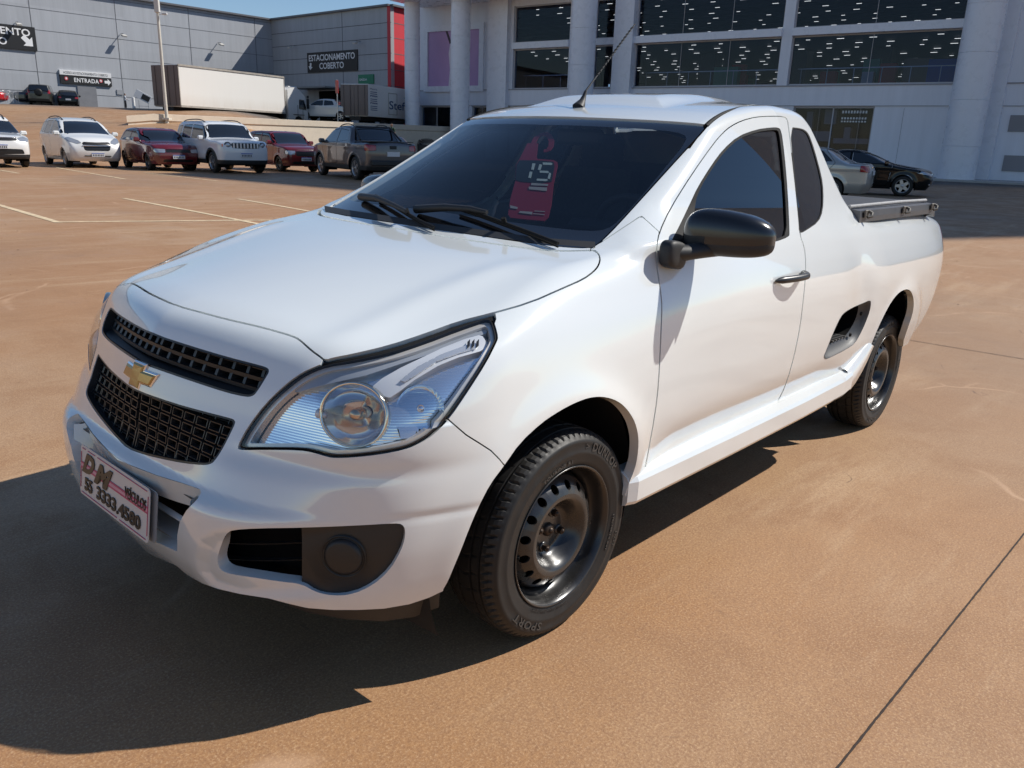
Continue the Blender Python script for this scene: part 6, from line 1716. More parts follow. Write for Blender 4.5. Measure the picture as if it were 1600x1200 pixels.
CSILV=paint('silver_beige_metallic',(.42,.415,.39),.3,.5); CBLK=paint('black_metallic',(.004,.005,.006),.12,0); CBLK.node_tree.nodes['Principled BSDF'].inputs['Specular IOR Level'].default_value=.2; CBLK.node_tree.nodes['Principled BSDF'].inputs['Coat Weight'].default_value=.45; CBRED=paint('bright_red_paint',(.5,.01,.015),.25); CBROWN=paint('brown_metallic',(.10,.075,.07),.3,.4); CDK=paint('dark_blue_paint',(.012,.014,.022),.2); CWD=paint('pickup_white_far',(.62,.62,.60),.3)
GRB=mat('car_grille_black',(.012,.012,.013),.35)
H=-48
# -- white crossover at the left edge
def chrome_bars(rows,w,th,m=CHROME,y0=0):
    def f(root,c):
        b=B()
        for z,ww in rows:
            n=14; pts=[(c.surf_x(abs(t)*ww/2,z)+.012,t*ww/2,z) for t in np.linspace(-1,1,n)]
            b.tube(pts,th,5)
        b.build('grille_bar',m,root)
    return f
def slots(n,y0,z0,z1,sp_,w,round_l=True,ring=CW):
    def f(root,c):
        b=B()
        for k in range(n+1):
            y=(k-n/2)*sp_; b.box((c.surf_x(abs(y),(z0+z1)/2)+.004,y,(z0+z1)/2),(.03,w,z1-z0),bev=.008)
        b.build('grille_bar',ring,root)
        if round_l:
            for s in(1,-1):
                y=.60; zc_=(z0+z1)/2+.01; x=c.surf_x(y,zc_); M=Matrix.Translation((x-.01,s*y,zc_))@Vector((1,s*.25,0)).to_track_quat('Y','Z').to_matrix().to_4x4()
                b=B(); b.lathe([(0,.03),(.05,.026),(.085,.01),(.09,-.02)],24,M); b.build('round_headlight',LAMPG,root)
                b=B(); b.lathe([(.09,.0),(.10,.012),(.112,.0),(.112,-.03),(.09,-.03)],24,M,closed=True); b.build('headlight_ring',BLACKPL,root)
    return f
cxo=Car(4.40,1.82,[(2.3,.80),(2.1,.93),(1.9,1.0),(1.2,1.07),(.95,1.10),(.3,1.48),(0,1.60),(-.6,1.64),(-1.5,1.60),(-1.9,1.5),(-2.15,1.1),(-2.4,.9)],1.02,[(.2,2.06),(.35,2.18),(.6,2.20),(.85,2.17),(1.0,2.05)],[(.2,-2.0),(.5,-2.2),(.9,-2.2),(1.3,-2.05),(1.6,-1.85)],fx=1.35,rx=-1.29,wr=.35,arch=.39,sill=.28)
clo=lambda zc_,dz=0: (lambda s: np.minimum(s.V[:,2]-zc_,np.minimum(*[np.hypot(s.V[:,0]-cx,s.V[:,2]-.35)-.46 for cx in (1.35,-1.29)])))
def suv_glass(b): return [[(.95,b+.02),(.32,1.44),(-.35,1.52),(-.35,b+.02)],[(-.42,b+.02),(-.42,1.52),(-1.1,1.50),(-1.35,b+.05)],[(-1.45,b+.08),(-1.2,1.48),(-1.6,1.42),(-1.85,b+.12)]]
t=thing('parked_car','white crossover cut by the left edge of the picture','car'); 
build_car(t,cxo,CW,suv_glass(1.06),(.32,1.0),None,[[(.98,1.04),(.2,1.56),(-.38,1.6),(-.38,.38),(.85,.38)],[(-.42,1.6),(-1.2,1.58),(-1.5,1.05),(-.95,.38),(-.42,.38)]],([(.52,.93),(.70,.97),(.86,.92),(.84,.82),(.56,.83)],'yz'),[([(-.01,.84),(-.01,.94),(.50,.93),(.48,.84)],GRB),([(-.01,.42),(-.01,.60),(.62,.58),(.66,.44)],GRB)],clad=clo(.42),plate=.66,rails=(.2,-1.5,True),extra=chrome_bars([(.945,1.02)],0,.012))
place(t,44,261,1.35,.86,R(H))
# -- white minivan
mv=Car(4.36,1.74,[(2.35,.68),(2.1,.86),(1.85,.99),(1.5,1.08),(1.30,1.14),(.55,1.52),(.25,1.60),(-.4,1.655),(-1.3,1.64),(-1.85,1.55),(-2.1,1.2),(-2.3,.9)],1.06,[(.2,2.04),(.35,2.16),(.55,2.19),(.8,2.15),(1.0,2.0)],[(.2,-2.0),(.5,-2.15),(.9,-2.15),(1.3,-2.08),(1.6,-1.95)],fx=1.28,rx=-1.34,wr=.315,arch=.35,sill=.23,bend=.22)
t=thing('parked_car','white minivan with a wide two bar grille parked beside the wine red hatchback','car')
mvd=[[(1.28,1.08),(.45,1.56),(-.28,1.6),(-.28,.34),(.85,.34),(.98,.7)],[(-.32,1.6),(-1.15,1.6),(-1.25,.95),(-.98,.6),(-.9,.34),(-.32,.34)]]
def mv_extra(root,c):
    chrome_bars([(.735,.9)],0,.016,CHROME)(root,c)
    b=B(); pts=[(c.surf_x(abs(t_)*.42,.40)+.006,t_*.42,.40) for t_ in np.linspace(-1,1,10)]; b.tube(pts,.018,5); b.build('lower_grille_bar',GRB,root)
build_car(t,mv,CW,[[(1.12,1.12),(.86,1.26),(.86,1.10)],[(.80,1.12),(.80,1.30),(.38,1.50),(-.22,1.54),(-.22,1.10)],[(-.34,1.10),(-.34,1.54),(-1.08,1.53),(-1.12,1.12)],[(-1.22,1.14),(-1.2,1.52),(-1.75,1.46),(-1.92,1.18)]],(.52,1.30),None,mvd,([(.46,.82),(.52,.90),(.78,1.02),(.86,1.0),(.80,.86),(.60,.78)],'yz'),[([(-.01,.755),(-.01,.845),(.40,.86),(.45,.80),(.42,.76)],GRB),([(-.01,.57),(-.01,.715),(.43,.72),(.40,.60),(.34,.57)],GRB)],plate=.44,rails=(.35,-1.7,True),extra=mv_extra)
place(t,103,261,1.28,-.83,R(H))
# -- wine red hatchback (1990s)
gl=Car(3.90,1.64,[(2.1,.62),(1.9,.80),(1.7,.88),(1.2,.93),(.85,.96),(.25,1.30),(0,1.375),(-.6,1.40),(-1.2,1.37),(-1.45,1.28),(-1.85,.95),(-2.1,.85)],.93,[(.2,1.84),(.35,1.93),(.5,1.95),(.72,1.93),(.9,1.8)],[(.2,-1.85),(.45,-1.95),(.8,-1.93),(1.1,-1.75),(1.4,-1.45)],fx=1.17,rx=-1.20,wr=.285,arch=.315,sill=.22,bend=.10)
t=thing('parked_car','wine red three door hatchback parked between the white minivan and the white boxy car','car')
build_car(t,gl,CWINE,[[(.72,.98),(.18,1.28),(-.42,1.32),(-.42,.97)],[(-.50,.97),(-.50,1.32),(-1.1,1.28),(-1.45,1.0)]],(.22,.86),None,[[(.78,.94),(.15,1.34),(-.46,1.37),(-.46,.30),(.70,.30)]],([(.42,.60),(.42,.72),(.74,.73),(.76,.64),(.72,.60)],'yz'),[([(-.01,.61),(-.01,.71),(.40,.71),(.40,.61)],GRB),([(-.01,.30),(-.01,.38),(.5,.38),(.5,.30)],GRB)],plate=.47,wheel='steel')
place(t,232,266,1.17,-.78,R(H))
# -- white boxy off-roader
rg=Car(4.24,1.80,[(2.3,.90),(2.15,1.02),(1.95,1.07),(1.2,1.12),(1.02,1.16),(.55,1.58),(.3,1.66),(-.3,1.69),(-1.5,1.67),(-1.85,1.6),(-2.05,1.2),(-2.2,.9)],1.06,[(.2,2.0),(.4,2.10),(.7,2.12),(.95,2.10),(1.05,2.0)],[(.2,-1.95),(.5,-2.1),(.9,-2.1),(1.3,-2.05),(1.6,-1.97)],fx=1.32,rx=-1.25,wr=.345,arch=.40,sill=.30,bend=.05,lean=.28,kn=.12)
rcl=lambda s: np.minimum(s.V[:,2]-.44,np.minimum(*[np.hypot(s.V[:,0]-cx,s.V[:,2]-.35)-.47 for cx in (1.32,-1.25)]))
def rg_extra(root,c):
    slots(7,0,.82,.98,.117,.055)(root,c)
    b=B()
    for s in(1,-1): x=c.surf_x(.74,.90); b.box((x-.03,s*.76,.90),(.05,.04,.09),bev=.01)
    b.build('turn_signal',mat('amber_lens',(.6,.12,.02),.2,coat=1),root)
t=thing('parked_car','white boxy off roader with seven grille slots and round headlamps','car')
build_car(t,rg,paint('blue_white_paint',(.70,.72,.74),.25,0,.3),[[(.95,1.10),(.58,1.50),(-.32,1.55),(-.32,1.09)],[(-.40,1.09),(-.40,1.55),(-1.15,1.53),(-1.22,1.12)],[(-1.32,1.14),(-1.28,1.52),(-1.72,1.48),(-1.78,1.2)]],(.56,1.04),None,[[(1.02,1.07),(.5,1.60),(-.36,1.64),(-.36,.46),(.86,.46)],[(-.40,1.64),(-1.2,1.62),(-1.25,.95),(-.85,.46),(-.40,.46)]],None,[([(-.01,.81),(-.01,.99),(.46,.99),(.49,.93),(.46,.82)],GRB)],clad=rcl,plate=.60,rails=(.35,-1.55,True),extra=rg_extra)
place(t,333,270,1.32,-.86,R(H))
# -- dark red boxy hatchback
un=Car(3.69,1.55,[(2.0,.62),(1.8,.82),(1.6,.90),(1.1,.97),(.88,1.0),(.38,1.36),(.15,1.42),(-.5,1.445),(-1.2,1.43),(-1.55,1.36),(-1.75,1.0),(-1.95,.8)],.97,[(.2,1.74),(.35,1.82),(.55,1.845),(.8,1.82),(.95,1.7)],[(.2,-1.7),(.45,-1.84),(.8,-1.84),(1.1,-1.78),(1.4,-1.62)],fx=1.10,rx=-1.26,wr=.28,arch=.31,sill=.22,bend=.05,lean=.25)
t=thing('parked_car','dark red boxy five door hatchback left of the grey pickup','car')
build_car(t,un,CRED,[[(.76,1.01),(.34,1.33),(-.22,1.36),(-.22,1.0)],[(-.30,1.0),(-.30,1.36),(-.88,1.35),(-.95,1.0)],[(-1.05,1.02),(-1.0,1.34),(-1.36,1.31),(-1.5,1.05)]],(.36,.90),None,[[(.82,.98),(.3,1.40),(-.26,1.41),(-.26,.30),(.68,.30)],[(-.30,1.41),(-.95,1.40),(-1.0,.85),(-.78,.5),(-.72,.30),(-.30,.30)]],([(.42,.62),(.42,.76),(.72,.77),(.73,.66),(.70,.62)],'yz'),[([(-.01,.56),(-.01,.72),(.39,.74),(.39,.58)],GRB),([(-.01,.28),(-.01,.38),(.5,.38),(.5,.28)],GRB)],plate=.47,wheel='steel')
place(t,436,268,1.10,-.74,R(H))
# -- grey double cab pickup seen from behind
to=Car(4.90,1.84,[(2.6,.80),(2.35,.98),(2.1,1.06),(1.5,1.14),(1.30,1.17),(.55,1.56),(.25,1.64),(-.3,1.67),(-.85,1.63),(-1.0,1.55),(-1.28,1.22),(-1.4,1.17),(-2.0,1.18),(-2.4,1.17),(-2.6,1.1)],1.10,[(.2,2.3),(.4,2.42),(.8,2.44),(1.0,2.35)],[(.2,-2.28),(.45,-2.43),(.8,-2.45),(1.1,-2.43),(1.3,-2.4)],fx=1.50,rx=-1.49,wr=.36,arch=.41,sill=.32,bend=.05,lean=.42,kn=.14)
tcl=lambda s: np.minimum(s.V[:,2]-.45,np.minimum(*[np.hypot(s.V[:,0]-cx,s.V[:,2]-.36)-.47 for cx in (1.50,-1.49)]))
def to_extra(root,c):
    b=B(); xb=c.surf_x(0,.95,False); b.box((xb-.005,0,1.02),(.03,.22,.10),bev=.01); b.build('tailgate_handle',BLACKPL,root)
    b=B(); b.box((xb-.02,0,.55),(.10,1.5,.16),bev=.03); b.build('rear_bumper',BLACKPL,root)
    b=B(); b.box((xb-.012,0,.82),(.02,.42,.14)); b.build('licence_plate',PLT,root)
    b=B(); b.box((-1.85,0,1.185),(1.05,1.45,.03)); b.build('bed_cover',TON,root)
    b=B(); 
    for s in(1,-1): b.tube([(-.95,s*.60,1.60),(-1.25,s*.66,1.40),(-1.55,s*.70,1.22)],.03,8)
    b.tube([(-.95,-.6,1.62),(-.95,.6,1.62)],.025,8); b.build('sports_bar',BLACKPL,root)
t=thing('parked_pickup','grey double cab pickup seen from behind, alloy wheels, at the end of the row','pickup truck')
build_car(t,to,CGREY,[[(1.18,1.15),(.56,1.50),(-.02,1.55),(-.02,1.14)],[(-.10,1.14),(-.10,1.55),(-.78,1.50),(-.95,1.2)]],(.52,1.32),(-1.26,-.92),[[(1.22,1.13),(.5,1.58),(-.06,1.62),(-.06,.47),(1.0,.47)],[(-.10,1.62),(-.85,1.58),(-1.05,1.15),(-1.0,.8),(-.90,.47),(-.10,.47)]],([(.60,1.02),(.60,1.12),(.95,1.12),(.95,.96),(.72,.96)],'yz'),[([(-.01,.8),(-.01,.95),(.5,.95),(.5,.8)],GRB)],clad=tcl,rails=(.35,-.85,True),extra=to_extra,tail=([(.56,.92),(.56,1.08),(.99,1.10),(.99,.90)],'yz'))
place(t,555,281,-1.49,.88,R(124))
# -- brown saloon behind it and a dark hatch by the column
sd_=Car(4.45,1.74,[(2.4,.62),(2.15,.84),(1.9,.92),(1.3,1.0),(1.05,1.03),(.35,1.36),(.05,1.43),(-.5,1.46),(-1.0,1.41),(-1.55,1.12),(-1.75,1.05),(-2.15,1.02),(-2.3,.9)],.97,[(.2,2.08),(.4,2.2),(.7,2.21),(.9,2.1)],[(.2,-2.1),(.5,-2.22),(.8,-2.22),(1.0,-2.16)],fx=1.33,rx=-1.28,wr=.31,arch=.345,sill=.22,bend=.16)
sgl=[[(.92,1.05),(.32,1.34),(-.22,1.38),(-.22,1.03)],[(-.29,1.03),(-.29,1.38),(-.90,1.34),(-1.22,1.06)]]
sdo=[[(.98,1.02),(.28,1.38),(-.25,1.42),(-.25,.32),(.85,.32)],[(-.27,1.42),(-.98,1.39),(-1.3,1.03),(-1.05,.7),(-.92,.32),(-.27,.32)]]
sat=([(.50,.80),(.50,.97),(.90,.98),(.90,.82),(.7,.78)],'yz')
def sedan(col,**k):
    t=thing('parked_car','x','car'); build_car(t,sd_,col,sgl,(.32,1.06),(-1.55,-1.05),sdo,([(.45,.66),(.45,.76),(.8,.82),(.80,.70)],'yz'),[([(-.01,.60),(-.01,.74),(.42,.74),(.40,.60)],GRB),([(-.01,.30),(-.01,.42),(.55,.42),(.55,.30)],GRB)],tail=sat,**k); return t
t=sedan(CBROWN,plate=.5,rplate=.85,detail=.8); t['label']='brown saloon half hidden behind the grey pickup'; place(t,588,262,-1.28,.8,R(124))
t=sedan(CDK,plate=.5,rplate=.85,detail=.7); t['label']='dark car behind the windscreen pillar of the pickup, by the first white column'; place(t,664,246,1.33,-.8,R(H))
# -- silver saloon and black saloon on the right
def ls_extra(root,c):
    xb=c.surf_x(0,.9,False); b=B(); b.box((xb-.012,0,.93),(.02,.5,.03)); b.build('trunk_trim',CHROME,root)
    b=B(); b.box((xb+.03,0,.50),(.03,1.4,.012)); b.build('bumper_strip',GREYPL,root)
t=sedan(CSILV,plate=.5,rplate=.78,extra=ls_extra); t['label']='silver saloon seen from behind over the pickup bed'; place(t,1296,313,-1.28,.84,R(150))
cv=Car(4.64,1.80,[(2.5,.60),(2.3,.78),(2.1,.86),(1.5,.96),(1.15,1.02),(.35,1.33),(.0,1.41),(-.4,1.43),(-.9,1.36),(-1.6,1.12),(-2.0,1.03),(-2.3,1.0),(-2.5,.9)],.98,[(.2,2.16),(.4,2.29),(.6,2.31),(.8,2.25)],[(.2,-2.2),(.5,-2.3),(.8,-2.32),(1.0,-2.28)],fx=1.42,rx=-1.28,wr=.33,arch=.365,sill=.22,bend=.22,lean=.5)
def cv_extra(root,c):
    chrome_bars([(.72,.95)],0,.014,CHROME)(root,c)
    b=B()
    for s in(1,-1): y=.70; x=c.surf_x(y,.40); b.box((x-.02,s*y,.40),(.05,.12,.05),bev=.015)
    b.build('fog_light',LAMPG,root)
t=thing('parked_car','black saloon with bright star wheels parked in front of the white column','car')
build_car(t,cv,CBLK,[[(1.0,1.04),(.33,1.30),(-.20,1.35),(-.20,1.02)],[(-.27,1.02),(-.27,1.35),(-.88,1.29),(-1.38,1.06)]],(.33,1.16),(-1.62,-.95),[[(1.05,1.01),(.28,1.36),(-.23,1.40),(-.23,.32),(.95,.32)],[(-.26,1.40),(-.95,1.36),(-1.42,1.05),(-1.1,.7),(-.92,.32),(-.26,.32)]],([(.45,.66),(.45,.74),(.86,.82),(.88,.72),(.6,.64)],'yz'),[([(-.01,.55),(-.01,.70),(.42,.70),(.38,.56)],GRB),([(-.01,.28),(-.01,.42),(.55,.42),(.62,.30)],GRB)],plate=.47,wheel='star',extra=cv_extra)
place(t,1407,307,1.42,-.86,R(-24))
# ---- upper yard row
def upper(root,u,v,Y,ang):
    X=pos(u,Y)[0]; z=on_wall(u,v,(X-1,Y),(X+1,Y))[1]; root.matrix_world=FM@Matrix.Translation((X,Y,z))@Matrix.Rotation(ang,4,'Z')
t=thing('parked_car','bright red car at far left on the upper yard','car'); build_car(t,gl,CBRED,[[(.72,.98),(.18,1.28),(-.42,1.32),(-.42,.97)],[(-.50,.97),(-.50,1.32),(-1.1,1.28),(-1.45,1.0)]],(.22,.86),None,[],([(.42,.60),(.42,.72),(.74,.73),(.76,.64),(.72,.60)],'yz'),detail=.6); upper(t,-12,161,71,R(-30))
t=sedan(CDK,detail=.6); t['label']='dark blue saloon behind the trolleys on the upper yard'; upper(t,33,164,73,R(125))
def sp_extra(root,c):
    xb=c.surf_x(0,.95,False); b=B(); b.lathe([(0,.02),(.18,.02),(.30,.0),(.31,-.16),(0,-.16)],24,Matrix.Translation((xb-.17,0,.98))@Vector((-1,0,0)).to_track_quat('Y','Z').to_matrix().to_4x4()); b.build('spare_wheel',TYRE,root)
t=thing('parked_car','black off roader with a spare wheel on its back, on the upper yard','car'); build_car(t,rg,paint('dark_khaki',(.035,.035,.03),.3),[[(.95,1.10),(.58,1.50),(-.32,1.55),(-.32,1.09)],[(-.40,1.09),(-.40,1.55),(-1.15,1.53),(-1.22,1.12)]],(.56,1.04),(-2.05,-1.86),[],None,extra=sp_extra,tail=([(.66,.9),(.66,1.2),(.95,1.2),(.95,.9)],'yz'),detail=.6); upper(t,73,165,73,R(112))
t=thing('parked_car','small black hatchback next to the warehouse door','car'); build_car(t,gl,CBLK,[[(.72,.98),(.18,1.28),(-.42,1.32),(-.42,.97)],[(-.50,.97),(-.50,1.32),(-1.1,1.28),(-1.45,1.0)]],(.22,.86),(-1.85,-1.45),[],([(.42,.60),(.42,.72),(.74,.73),(.76,.64),(.72,.60)],'yz'),tail=([(.5,.68),(.5,.82),(.82,.82),(.82,.68)],'yz'),rplate=.6,detail=.6); upper(t,112,168,74,R(118))
t=thing('parked_pickup','white pickup behind the cab of the box truck','pickup truck'); build_car(t,to,CWD,[[(1.18,1.15),(.56,1.50),(-.02,1.55),(-.02,1.14)],[(-.10,1.14),(-.10,1.55),(-.78,1.50),(-.95,1.2)]],(.52,1.32),(-1.26,-.92),[],None,extra=to_extra,detail=.6); upper(t,512,189,68,R(170))
t=sedan(paint('steel_blue',(.05,.07,.10),.3,.3),detail=.6); t['label']='steel blue car between the two trucks'; upper(t,553,191,70,R(170))
t=thing('warning_post','red and white post standing between the two trucks','post'); p_=yard(528.5,190,62); t.matrix_world=FM@Matrix.Translation(p_)
bb=B(); bb.tube([(0,0,0),(0,0,2.9)],.04,8); bb.build('pole',ALLOY,t); bb=B(); bb.box((0,-.03,2.4),(.22,.05,.9),bev=.02); bb.build('red_board',CBRED,t)
# ---------------------------------------------------------------- trucks
BOXW=mat('dirty_box_white',(.56,.54,.49),.5,noise=.10,nscale=1.2)
def dirt_mat(name,base,dirt,z0,z1):
    m=bpy.data.materials.new(name); m.use_nodes=True; n=m.node_tree.nodes; l=m.node_tree.links; b=n['Principled BSDF']; b.inputs['Roughness'].default_value=.5
    tc=n.new('ShaderNodeTexCoord'); sx=n.new('ShaderNodeSeparateXYZ'); l.new(tc.outputs['Object'],sx.inputs[0])
    mp=n.new('ShaderNodeMapping'); mp.inputs['Scale'].default_value=(2.0,2.0,.35); l.new(tc.outputs['Object'],mp.inputs[0])
    t=n.new('ShaderNodeTexNoise'); t.inputs['Scale'].default_value=1.5; t.inputs['Detail'].default_value=8; t.inputs['Roughness'].default_value=.7; l.new(mp.outputs[0],t.inputs['Vector'])
    r=n.new('ShaderNodeMapRange'); r.inputs[1].default_value=z1; r.inputs[2].default_value=z0; r.inputs[3].default_value=.05; r.inputs[4].default_value=1.05; l.new(sx.outputs[2],r.inputs[0])
    mu=n.new('ShaderNodeMath'); mu.operation='MULTIPLY'; l.new(r.outputs[0],mu.inputs[0]); l.new(t.outputs[0],mu.inputs[1])
    m2=n.new('ShaderNodeMath'); m2.operation='MULTIPLY'; m2.inputs[1].default_value=1.5; m2.use_clamp=True; l.new(mu.outputs[0],m2.inputs[0])
    x=n.new('ShaderNodeMix'); x.data_type='RGBA'; x.inputs[6].default_value=(*base,1); x.inputs[7].default_value=(*dirt,1); l.new(m2.outputs[0],x.inputs[0]); l.new(x.outputs[2],b.inputs['Base Color']); return m
DIRTY=dirt_mat('dusty_white_sheet',(.76,.74,.70),(.42,.30,.19),-1.8,.9); DOORD=dirt_mat('dusty_rear_door',(.16,.13,.12),(.12,.08,.05),-1.6,1.2)
def truck(label,uR,uF,vTopR,vBotR,YR,YF,cabfrom=None,letters=False,reardark=True):
    """box truck: rear lower corner at (uR), front at (uF)"""
    t=thing('box_truck',label,'truck')
    PR=atY(uR,vBotR,YR); XF=pos(uF,YF)[0]; zt=atY(uR,vTopR,YR).z
    d=Vector((XF-PR.x,YF-PR.y,0)); L=d.length; ang=math.atan2(d.y,d.x); Hb=zt-PR.z
    return t,PR,ang,L,Hb
t,PR,ang,L,Hb=truck('long dusty white box truck with its cab, parked along the top of the wall','x' and 283,447,100,167,56,64.7)
ground_z=PR.z-1.15
t.matrix_world=FM@Matrix.Translation((PR.x,PR.y,PR.z))@Matrix.Rotation(ang,4,'Z')
Wt=2.5     # box spans y from 0 (camera side) to +2.5
bb=B(); bb.box((L/2,Wt/2,Hb/2),(L,Wt,Hb),Matrix.Identity(4),bev=.03); 
bx=bb.build('cargo_box',DIRTY,t)
bb=B()
for z in (.05,Hb-.05): bb.box((L/2,-.02,z),(L,.05,.12))
for x in (0,L): bb.box((x,-.012,Hb/2),(.06,.02,Hb))
bb.build('box_rail',mat('weathered_alu',(.42,.38,.33),.5,.3,noise=.2,nscale=3),bx)
bb=B(); bb.box((-.03,Wt*.25,Hb/2),(.05,Wt*.49,Hb-.12)); bb.box((-.03,Wt*.75,Hb/2),(.05,Wt*.49,Hb-.12))
for y in (.35,.95,1.55,2.15): bb.tube([(-.08,y,.1),(-.08,y,Hb-.1)],.025,6)
bb.build('rear_door',DOORD,bx)
bb=B(); bb.box((L/2,Wt/2,-.16),(L,1.0,.28)); bb.box((L*.45,.10,-.38),(1.6,.35,.45)); bb.box((L*.62,.10,-.42),(.9,.4,.5)); bb.box((.1,Wt/2,-.55),(.08,Wt*.9,.14)); bb.box((L*.52,.06,-.30),(L*.5,.04,.06)); bb.build('chassis',mat('truck_black',(.025,.022,.02),.7),t)
def twheel(x,y,r=.5):
    b=B(); M=Matrix.Translation((x,y,-1.15+r)); b.lathe([(r*.55,-.0),(r*.92,-.01),(r,-.05),(r,.24),(r*.9,.28),(r*.5,.28)],28,M); o=b.build('wheel',TYRE,t)
    b=B(); b.lathe([(r*.56,-.0),(r*.5,.06),(r*.3,.09),(r*.2,.0),(0,-.01)],20,M); b.build('rim',mat('dusty_rim',(.25,.22,.19),.6),o)
for x in (1.7,2.9): twheel(x,.12); twheel(x,Wt-.4)
cL=2.25; x0=L+.35; twheel(x0+1.15,.08); twheel(x0+1.15,Wt-.4)
cabp=[(0,-.75),(0,1.75),(.35,1.95),(.95,1.98),(1.35,1.80),(1.95,1.35),(2.12,.75),(2.22,.1),(2.22,-.85),(1.75,-.85),(1.70,-.45),(1.45,-.18),(1.15,-.10),(.85,-.18),(.62,-.45),(.58,-.75)]
bb=B(); bb.prism([(x0+x,z) for x,z in cabp],1,.02,Wt-.02); cb=bb.build('cab',dirt_mat('cab_white',(.66,.66,.65),(.40,.30,.22),-1.2,.6),t)
bb=B(); bb.prism([(x0+1.20,.42),(x0+1.25,1.12),(x0+1.78,1.10),(x0+2.0,.55),(x0+2.02,.35)],1,-.005,.03); 
bb.build('cab_window',DGLASS,cb)
bb=B(); bb.prism([(x0+2.015,1.32),(x0+2.14,.80),(x0+2.20,.35),(x0+2.16,.35),(x0+1.97,1.28)],1,.15,Wt-.15); bb.build('cab_windscreen',DGLASS,cb)
bb=B(); bb.box((x0+2.05,-.16,.85),(.12,.22,.75),bev=.03); bb.box((x0+2.05,-.16,1.35),(.10,.2,.2),bev=.03); bb.build('cab_mirror',BLACKPL,cb)
bb=B(); bb.box((x0+1.62,-.004,-.2),(.02,.02,1.3)); bb.box((x0+1.05,-.004,.15),(.02,.02,1.1)); bb.box((x0+1.15,-.01,-.02),(1.2,.04,.05)); bb.build('cab_trim',mat('truck_black',(.025,.022,.02),.7),cb)
bb=B(); bb.box((x0+2.23,Wt/2,-.35),(.06,Wt-.3,.8),bev=.02); bb.build('cab_grille',GRB,cb)
bb=B(); bb.box((x0+1.1,Wt/2,2.02),(1.0,1.6,.10),bev=.04); bb.build('roof_visor',mat('visor_white',(.6,.6,.58),.4),cb)
bb=B(); bb.box((x0-.18,Wt/2,.3),(.3,2.1,1.2)); bb.build('cab_back',mat('truck_black',(.025,.022,.02),.7),cb)
# second truck with the STEFF lettering
t,PR,ang,L,Hb=truck('white box truck with blue Steff lettering, cut off by the white column','x' and 576,640,131,182,66,72)
L=9.0
t.matrix_world=FM@Matrix.Translation((PR.x,PR.y,PR.z))@Matrix.Rotation(ang,4,'Z')
bb=B(); bb.box((L/2,Wt/2,Hb/2),(L,Wt,Hb),Matrix.Identity(4),bev=.03); bx=bb.build('cargo_box',DIRTY,t)
bb=B(); bb.box((-.03,Wt*.25,Hb/2),(.05,Wt*.49,Hb-.12)); bb.box((-.03,Wt*.75,Hb/2),(.05,Wt*.49,Hb-.12))
for y in (.3,.9,1.6,2.2): bb.tube([(-.08,y,.1),(-.08,y,Hb-.1)],.03,6)
bb.build('rear_door',DOORD,bx)
Mx=Matrix(((1,0,0,0),(0,0,-1,-.012),(0,1,0,0),(0,0,0,1)))
def tt(s,w,h,x,z,m,**k): link('lettering',text_fit(s,w,h,**k),m,bx,Matrix.Translation((x,0,z))@Mx)
NAVY=mat('navy_print',(.03,.06,.16),.5); CYAN=mat('cyan_print',(.03,.30,.50),.5)
sx=lambda u: None
def xs_on(u):   # distance along the box side for a pixel column
    e=(math.cos(ang),math.sin(ang)); s,z=on_wall(u,160,(PR.x,PR.y),(PR.x+e[0],PR.y+e[1])); return s
xa,xb_=xs_on(608),xs_on(632)
tt('Steff',(xb_-xa)*1.18,Hb*.27,xa+(xb_-xa)*.59,Hb*.42,NAVY,bold=.01)
bb=B(); bb.prism([(xb_-.2,Hb*.70),(xb_+.5,Hb*.66),(xb_+.7,Hb*.74),(xb_+.2,Hb*.72)],1,-.014,-.008); bb.prism([(xb_+.3,Hb*.74),(xb_+.5,Hb*.88),(xb_+.7,Hb*.76)],1,-.014,-.008); bb.build('logo_swoosh',CYAN,bx)
x_l=xs_on(584)
for r in range(3):
    tt('Matriz' if r==0 else 'Filial',1.0*(xb_-xa)*.42,Hb*.05,x_l,Hb*(.86-.22*r),NAVY)
    for q in range(3): 
        bb=B(); bb.box((x_l,-.012,Hb*(.86-.22*r)-.22-.14*q),((xb_-xa)*.40,.006,.05)); bb.build('small_print',NAVY,bx)
bb=B(); e0,e1=xs_on(607),xs_on(620)
for z in (.12,.80): bb.box(((e0+e1)/2,-.012,Hb*z),(e1-e0,.03,.05))
for x in (e0,e1): bb.box((x,-.012,Hb*.46),(.05,.03,Hb*.68))
bb.build('side_door_frame',mat('weathered_alu',(.42,.38,.33),.5,.3),bx)
bb=B(); bb.box((L/2,Wt/2,-.16),(L,1.0,.28)); bb.box((L*.5,.1,-.4),(1.6,.35,.45)); bb.box((.1,Wt/2,-.55),(.08,Wt*.9,.14)); bb.build('chassis',mat('truck_black',(.025,.022,.02),.7),t)
for x in (2.6,3.9): twheel(x,.12); twheel(x,Wt-.4)
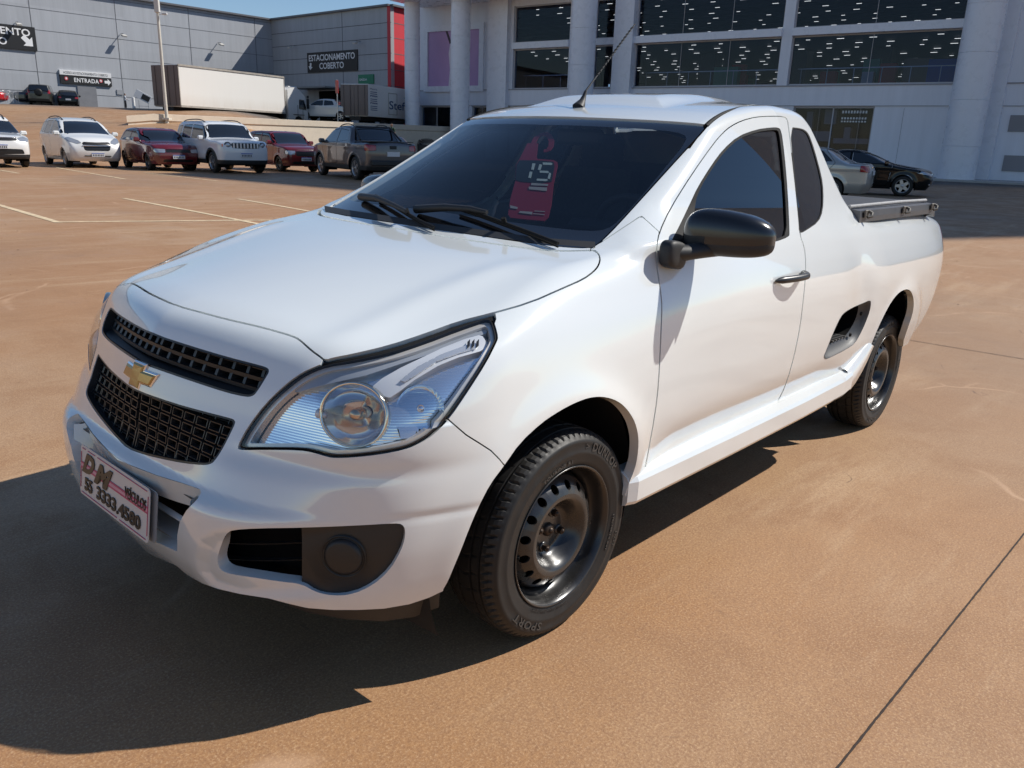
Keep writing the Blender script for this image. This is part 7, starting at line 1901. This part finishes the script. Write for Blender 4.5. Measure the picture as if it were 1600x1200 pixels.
# ---------------------------------------------------------------- price hanger behind the windscreen
hg=thing('price_hanger','red hanger card showing 15 behind the windscreen','price hanger')
HR=mat('hanger_red',(.30,.02,.05),.5); HD=mat('hanger_screen',(.02,.03,.035),.5); HT_=mat('hanger_digits',(.62,.70,.68),.5)
cpt=ws_pt(833,278,-.035); Nn=Vector(grad(surf(833,278)[None])[0])
def onpl(u,v):
    d=Vector(ray(u,v)); o=Vector(CAMC); return o+d*((cpt-o).dot(Nn)/d.dot(Nn))
def flat(px,off,th,name,m,parent):
    P=[onpl(u,v)+Nn*off for u,v in px]; Q=[p-Nn*th for p in P]; n=len(P); b=B(); b.add(P+Q,[list(range(n)),list(range(n,2*n))[::-1]]+[[i,(i+1)%n,n+(i+1)%n,n+i] for i in range(n)]); return b.build(name,m,parent)
hz=lambda L_: [(750+x/6,180+y/6) for x,y in L_]
body_=[(445,262),(375,400),(335,470),(330,620),(285,780),(262,930),(285,960),(420,975),(600,990),(640,955),(670,830),(690,640),(728,470),(725,440),(690,420),(540,410),(530,385),(545,265)]
hb_=flat(hz(body_),0,.003,'card',HR,hg)
bb=B(); hook=[(500,262),(520,215),(560,185),(610,170),(650,190),(670,240),(665,290),(640,325),(605,332)]
hp=[onpl(*q) for q in hz(hook)]
for a,c in zip(hp[:-1],hp[1:]):
    d=(c-a).normalized(); s_=Nn.cross(d)*.0095; e_=d*.003
    bb.add([a+s_-e_,a-s_-e_,c-s_+e_,c+s_+e_]+[q-Nn*.003 for q in (a+s_-e_,a-s_-e_,c-s_+e_,c+s_+e_)],[[0,1,2,3],[7,6,5,4],[0,4,5,1],[2,6,7,3],[1,5,6,2],[3,7,4,0]])
bb.build('hook',HR,hg)
flat(hz([(372,425),(345,470),(335,610),(385,625),(560,640),(672,625),(700,480),(690,440),(560,428)]),.0015,.001,'screen',HD,hg)
dig=[[(492,458),(520,460),(505,520),(482,516)],[(468,535),(492,538),(478,596),(455,592)],[(588,450),(670,452),(682,462),(668,474),(592,470)],[(560,465),(583,472),(566,522),(543,516)],[(560,526),(640,530),(650,542),(636,550),(562,545)],[(650,545),(668,552),(655,605),(635,600)],[(535,602),(630,606),(640,616),(622,625),(532,620)]]
for q in dig: flat(hz(q),.003,.001,'digit_segment',HT_,hg)
for q in ([(484,640),(640,652),(637,668),(480,662)],[(458,675),(630,684),(626,716),(460,700)],[(285,850),(355,868),(350,885),(285,876)],[(375,905),(492,912),(490,936),(365,920)],[(512,900),(610,906),(609,912),(512,907)],[(500,925),(608,936),(607,942),(500,932)]): flat(hz(q),.0025,.001,'printed_text',mat('hanger_print',(.45,.42,.42),.5),hg)
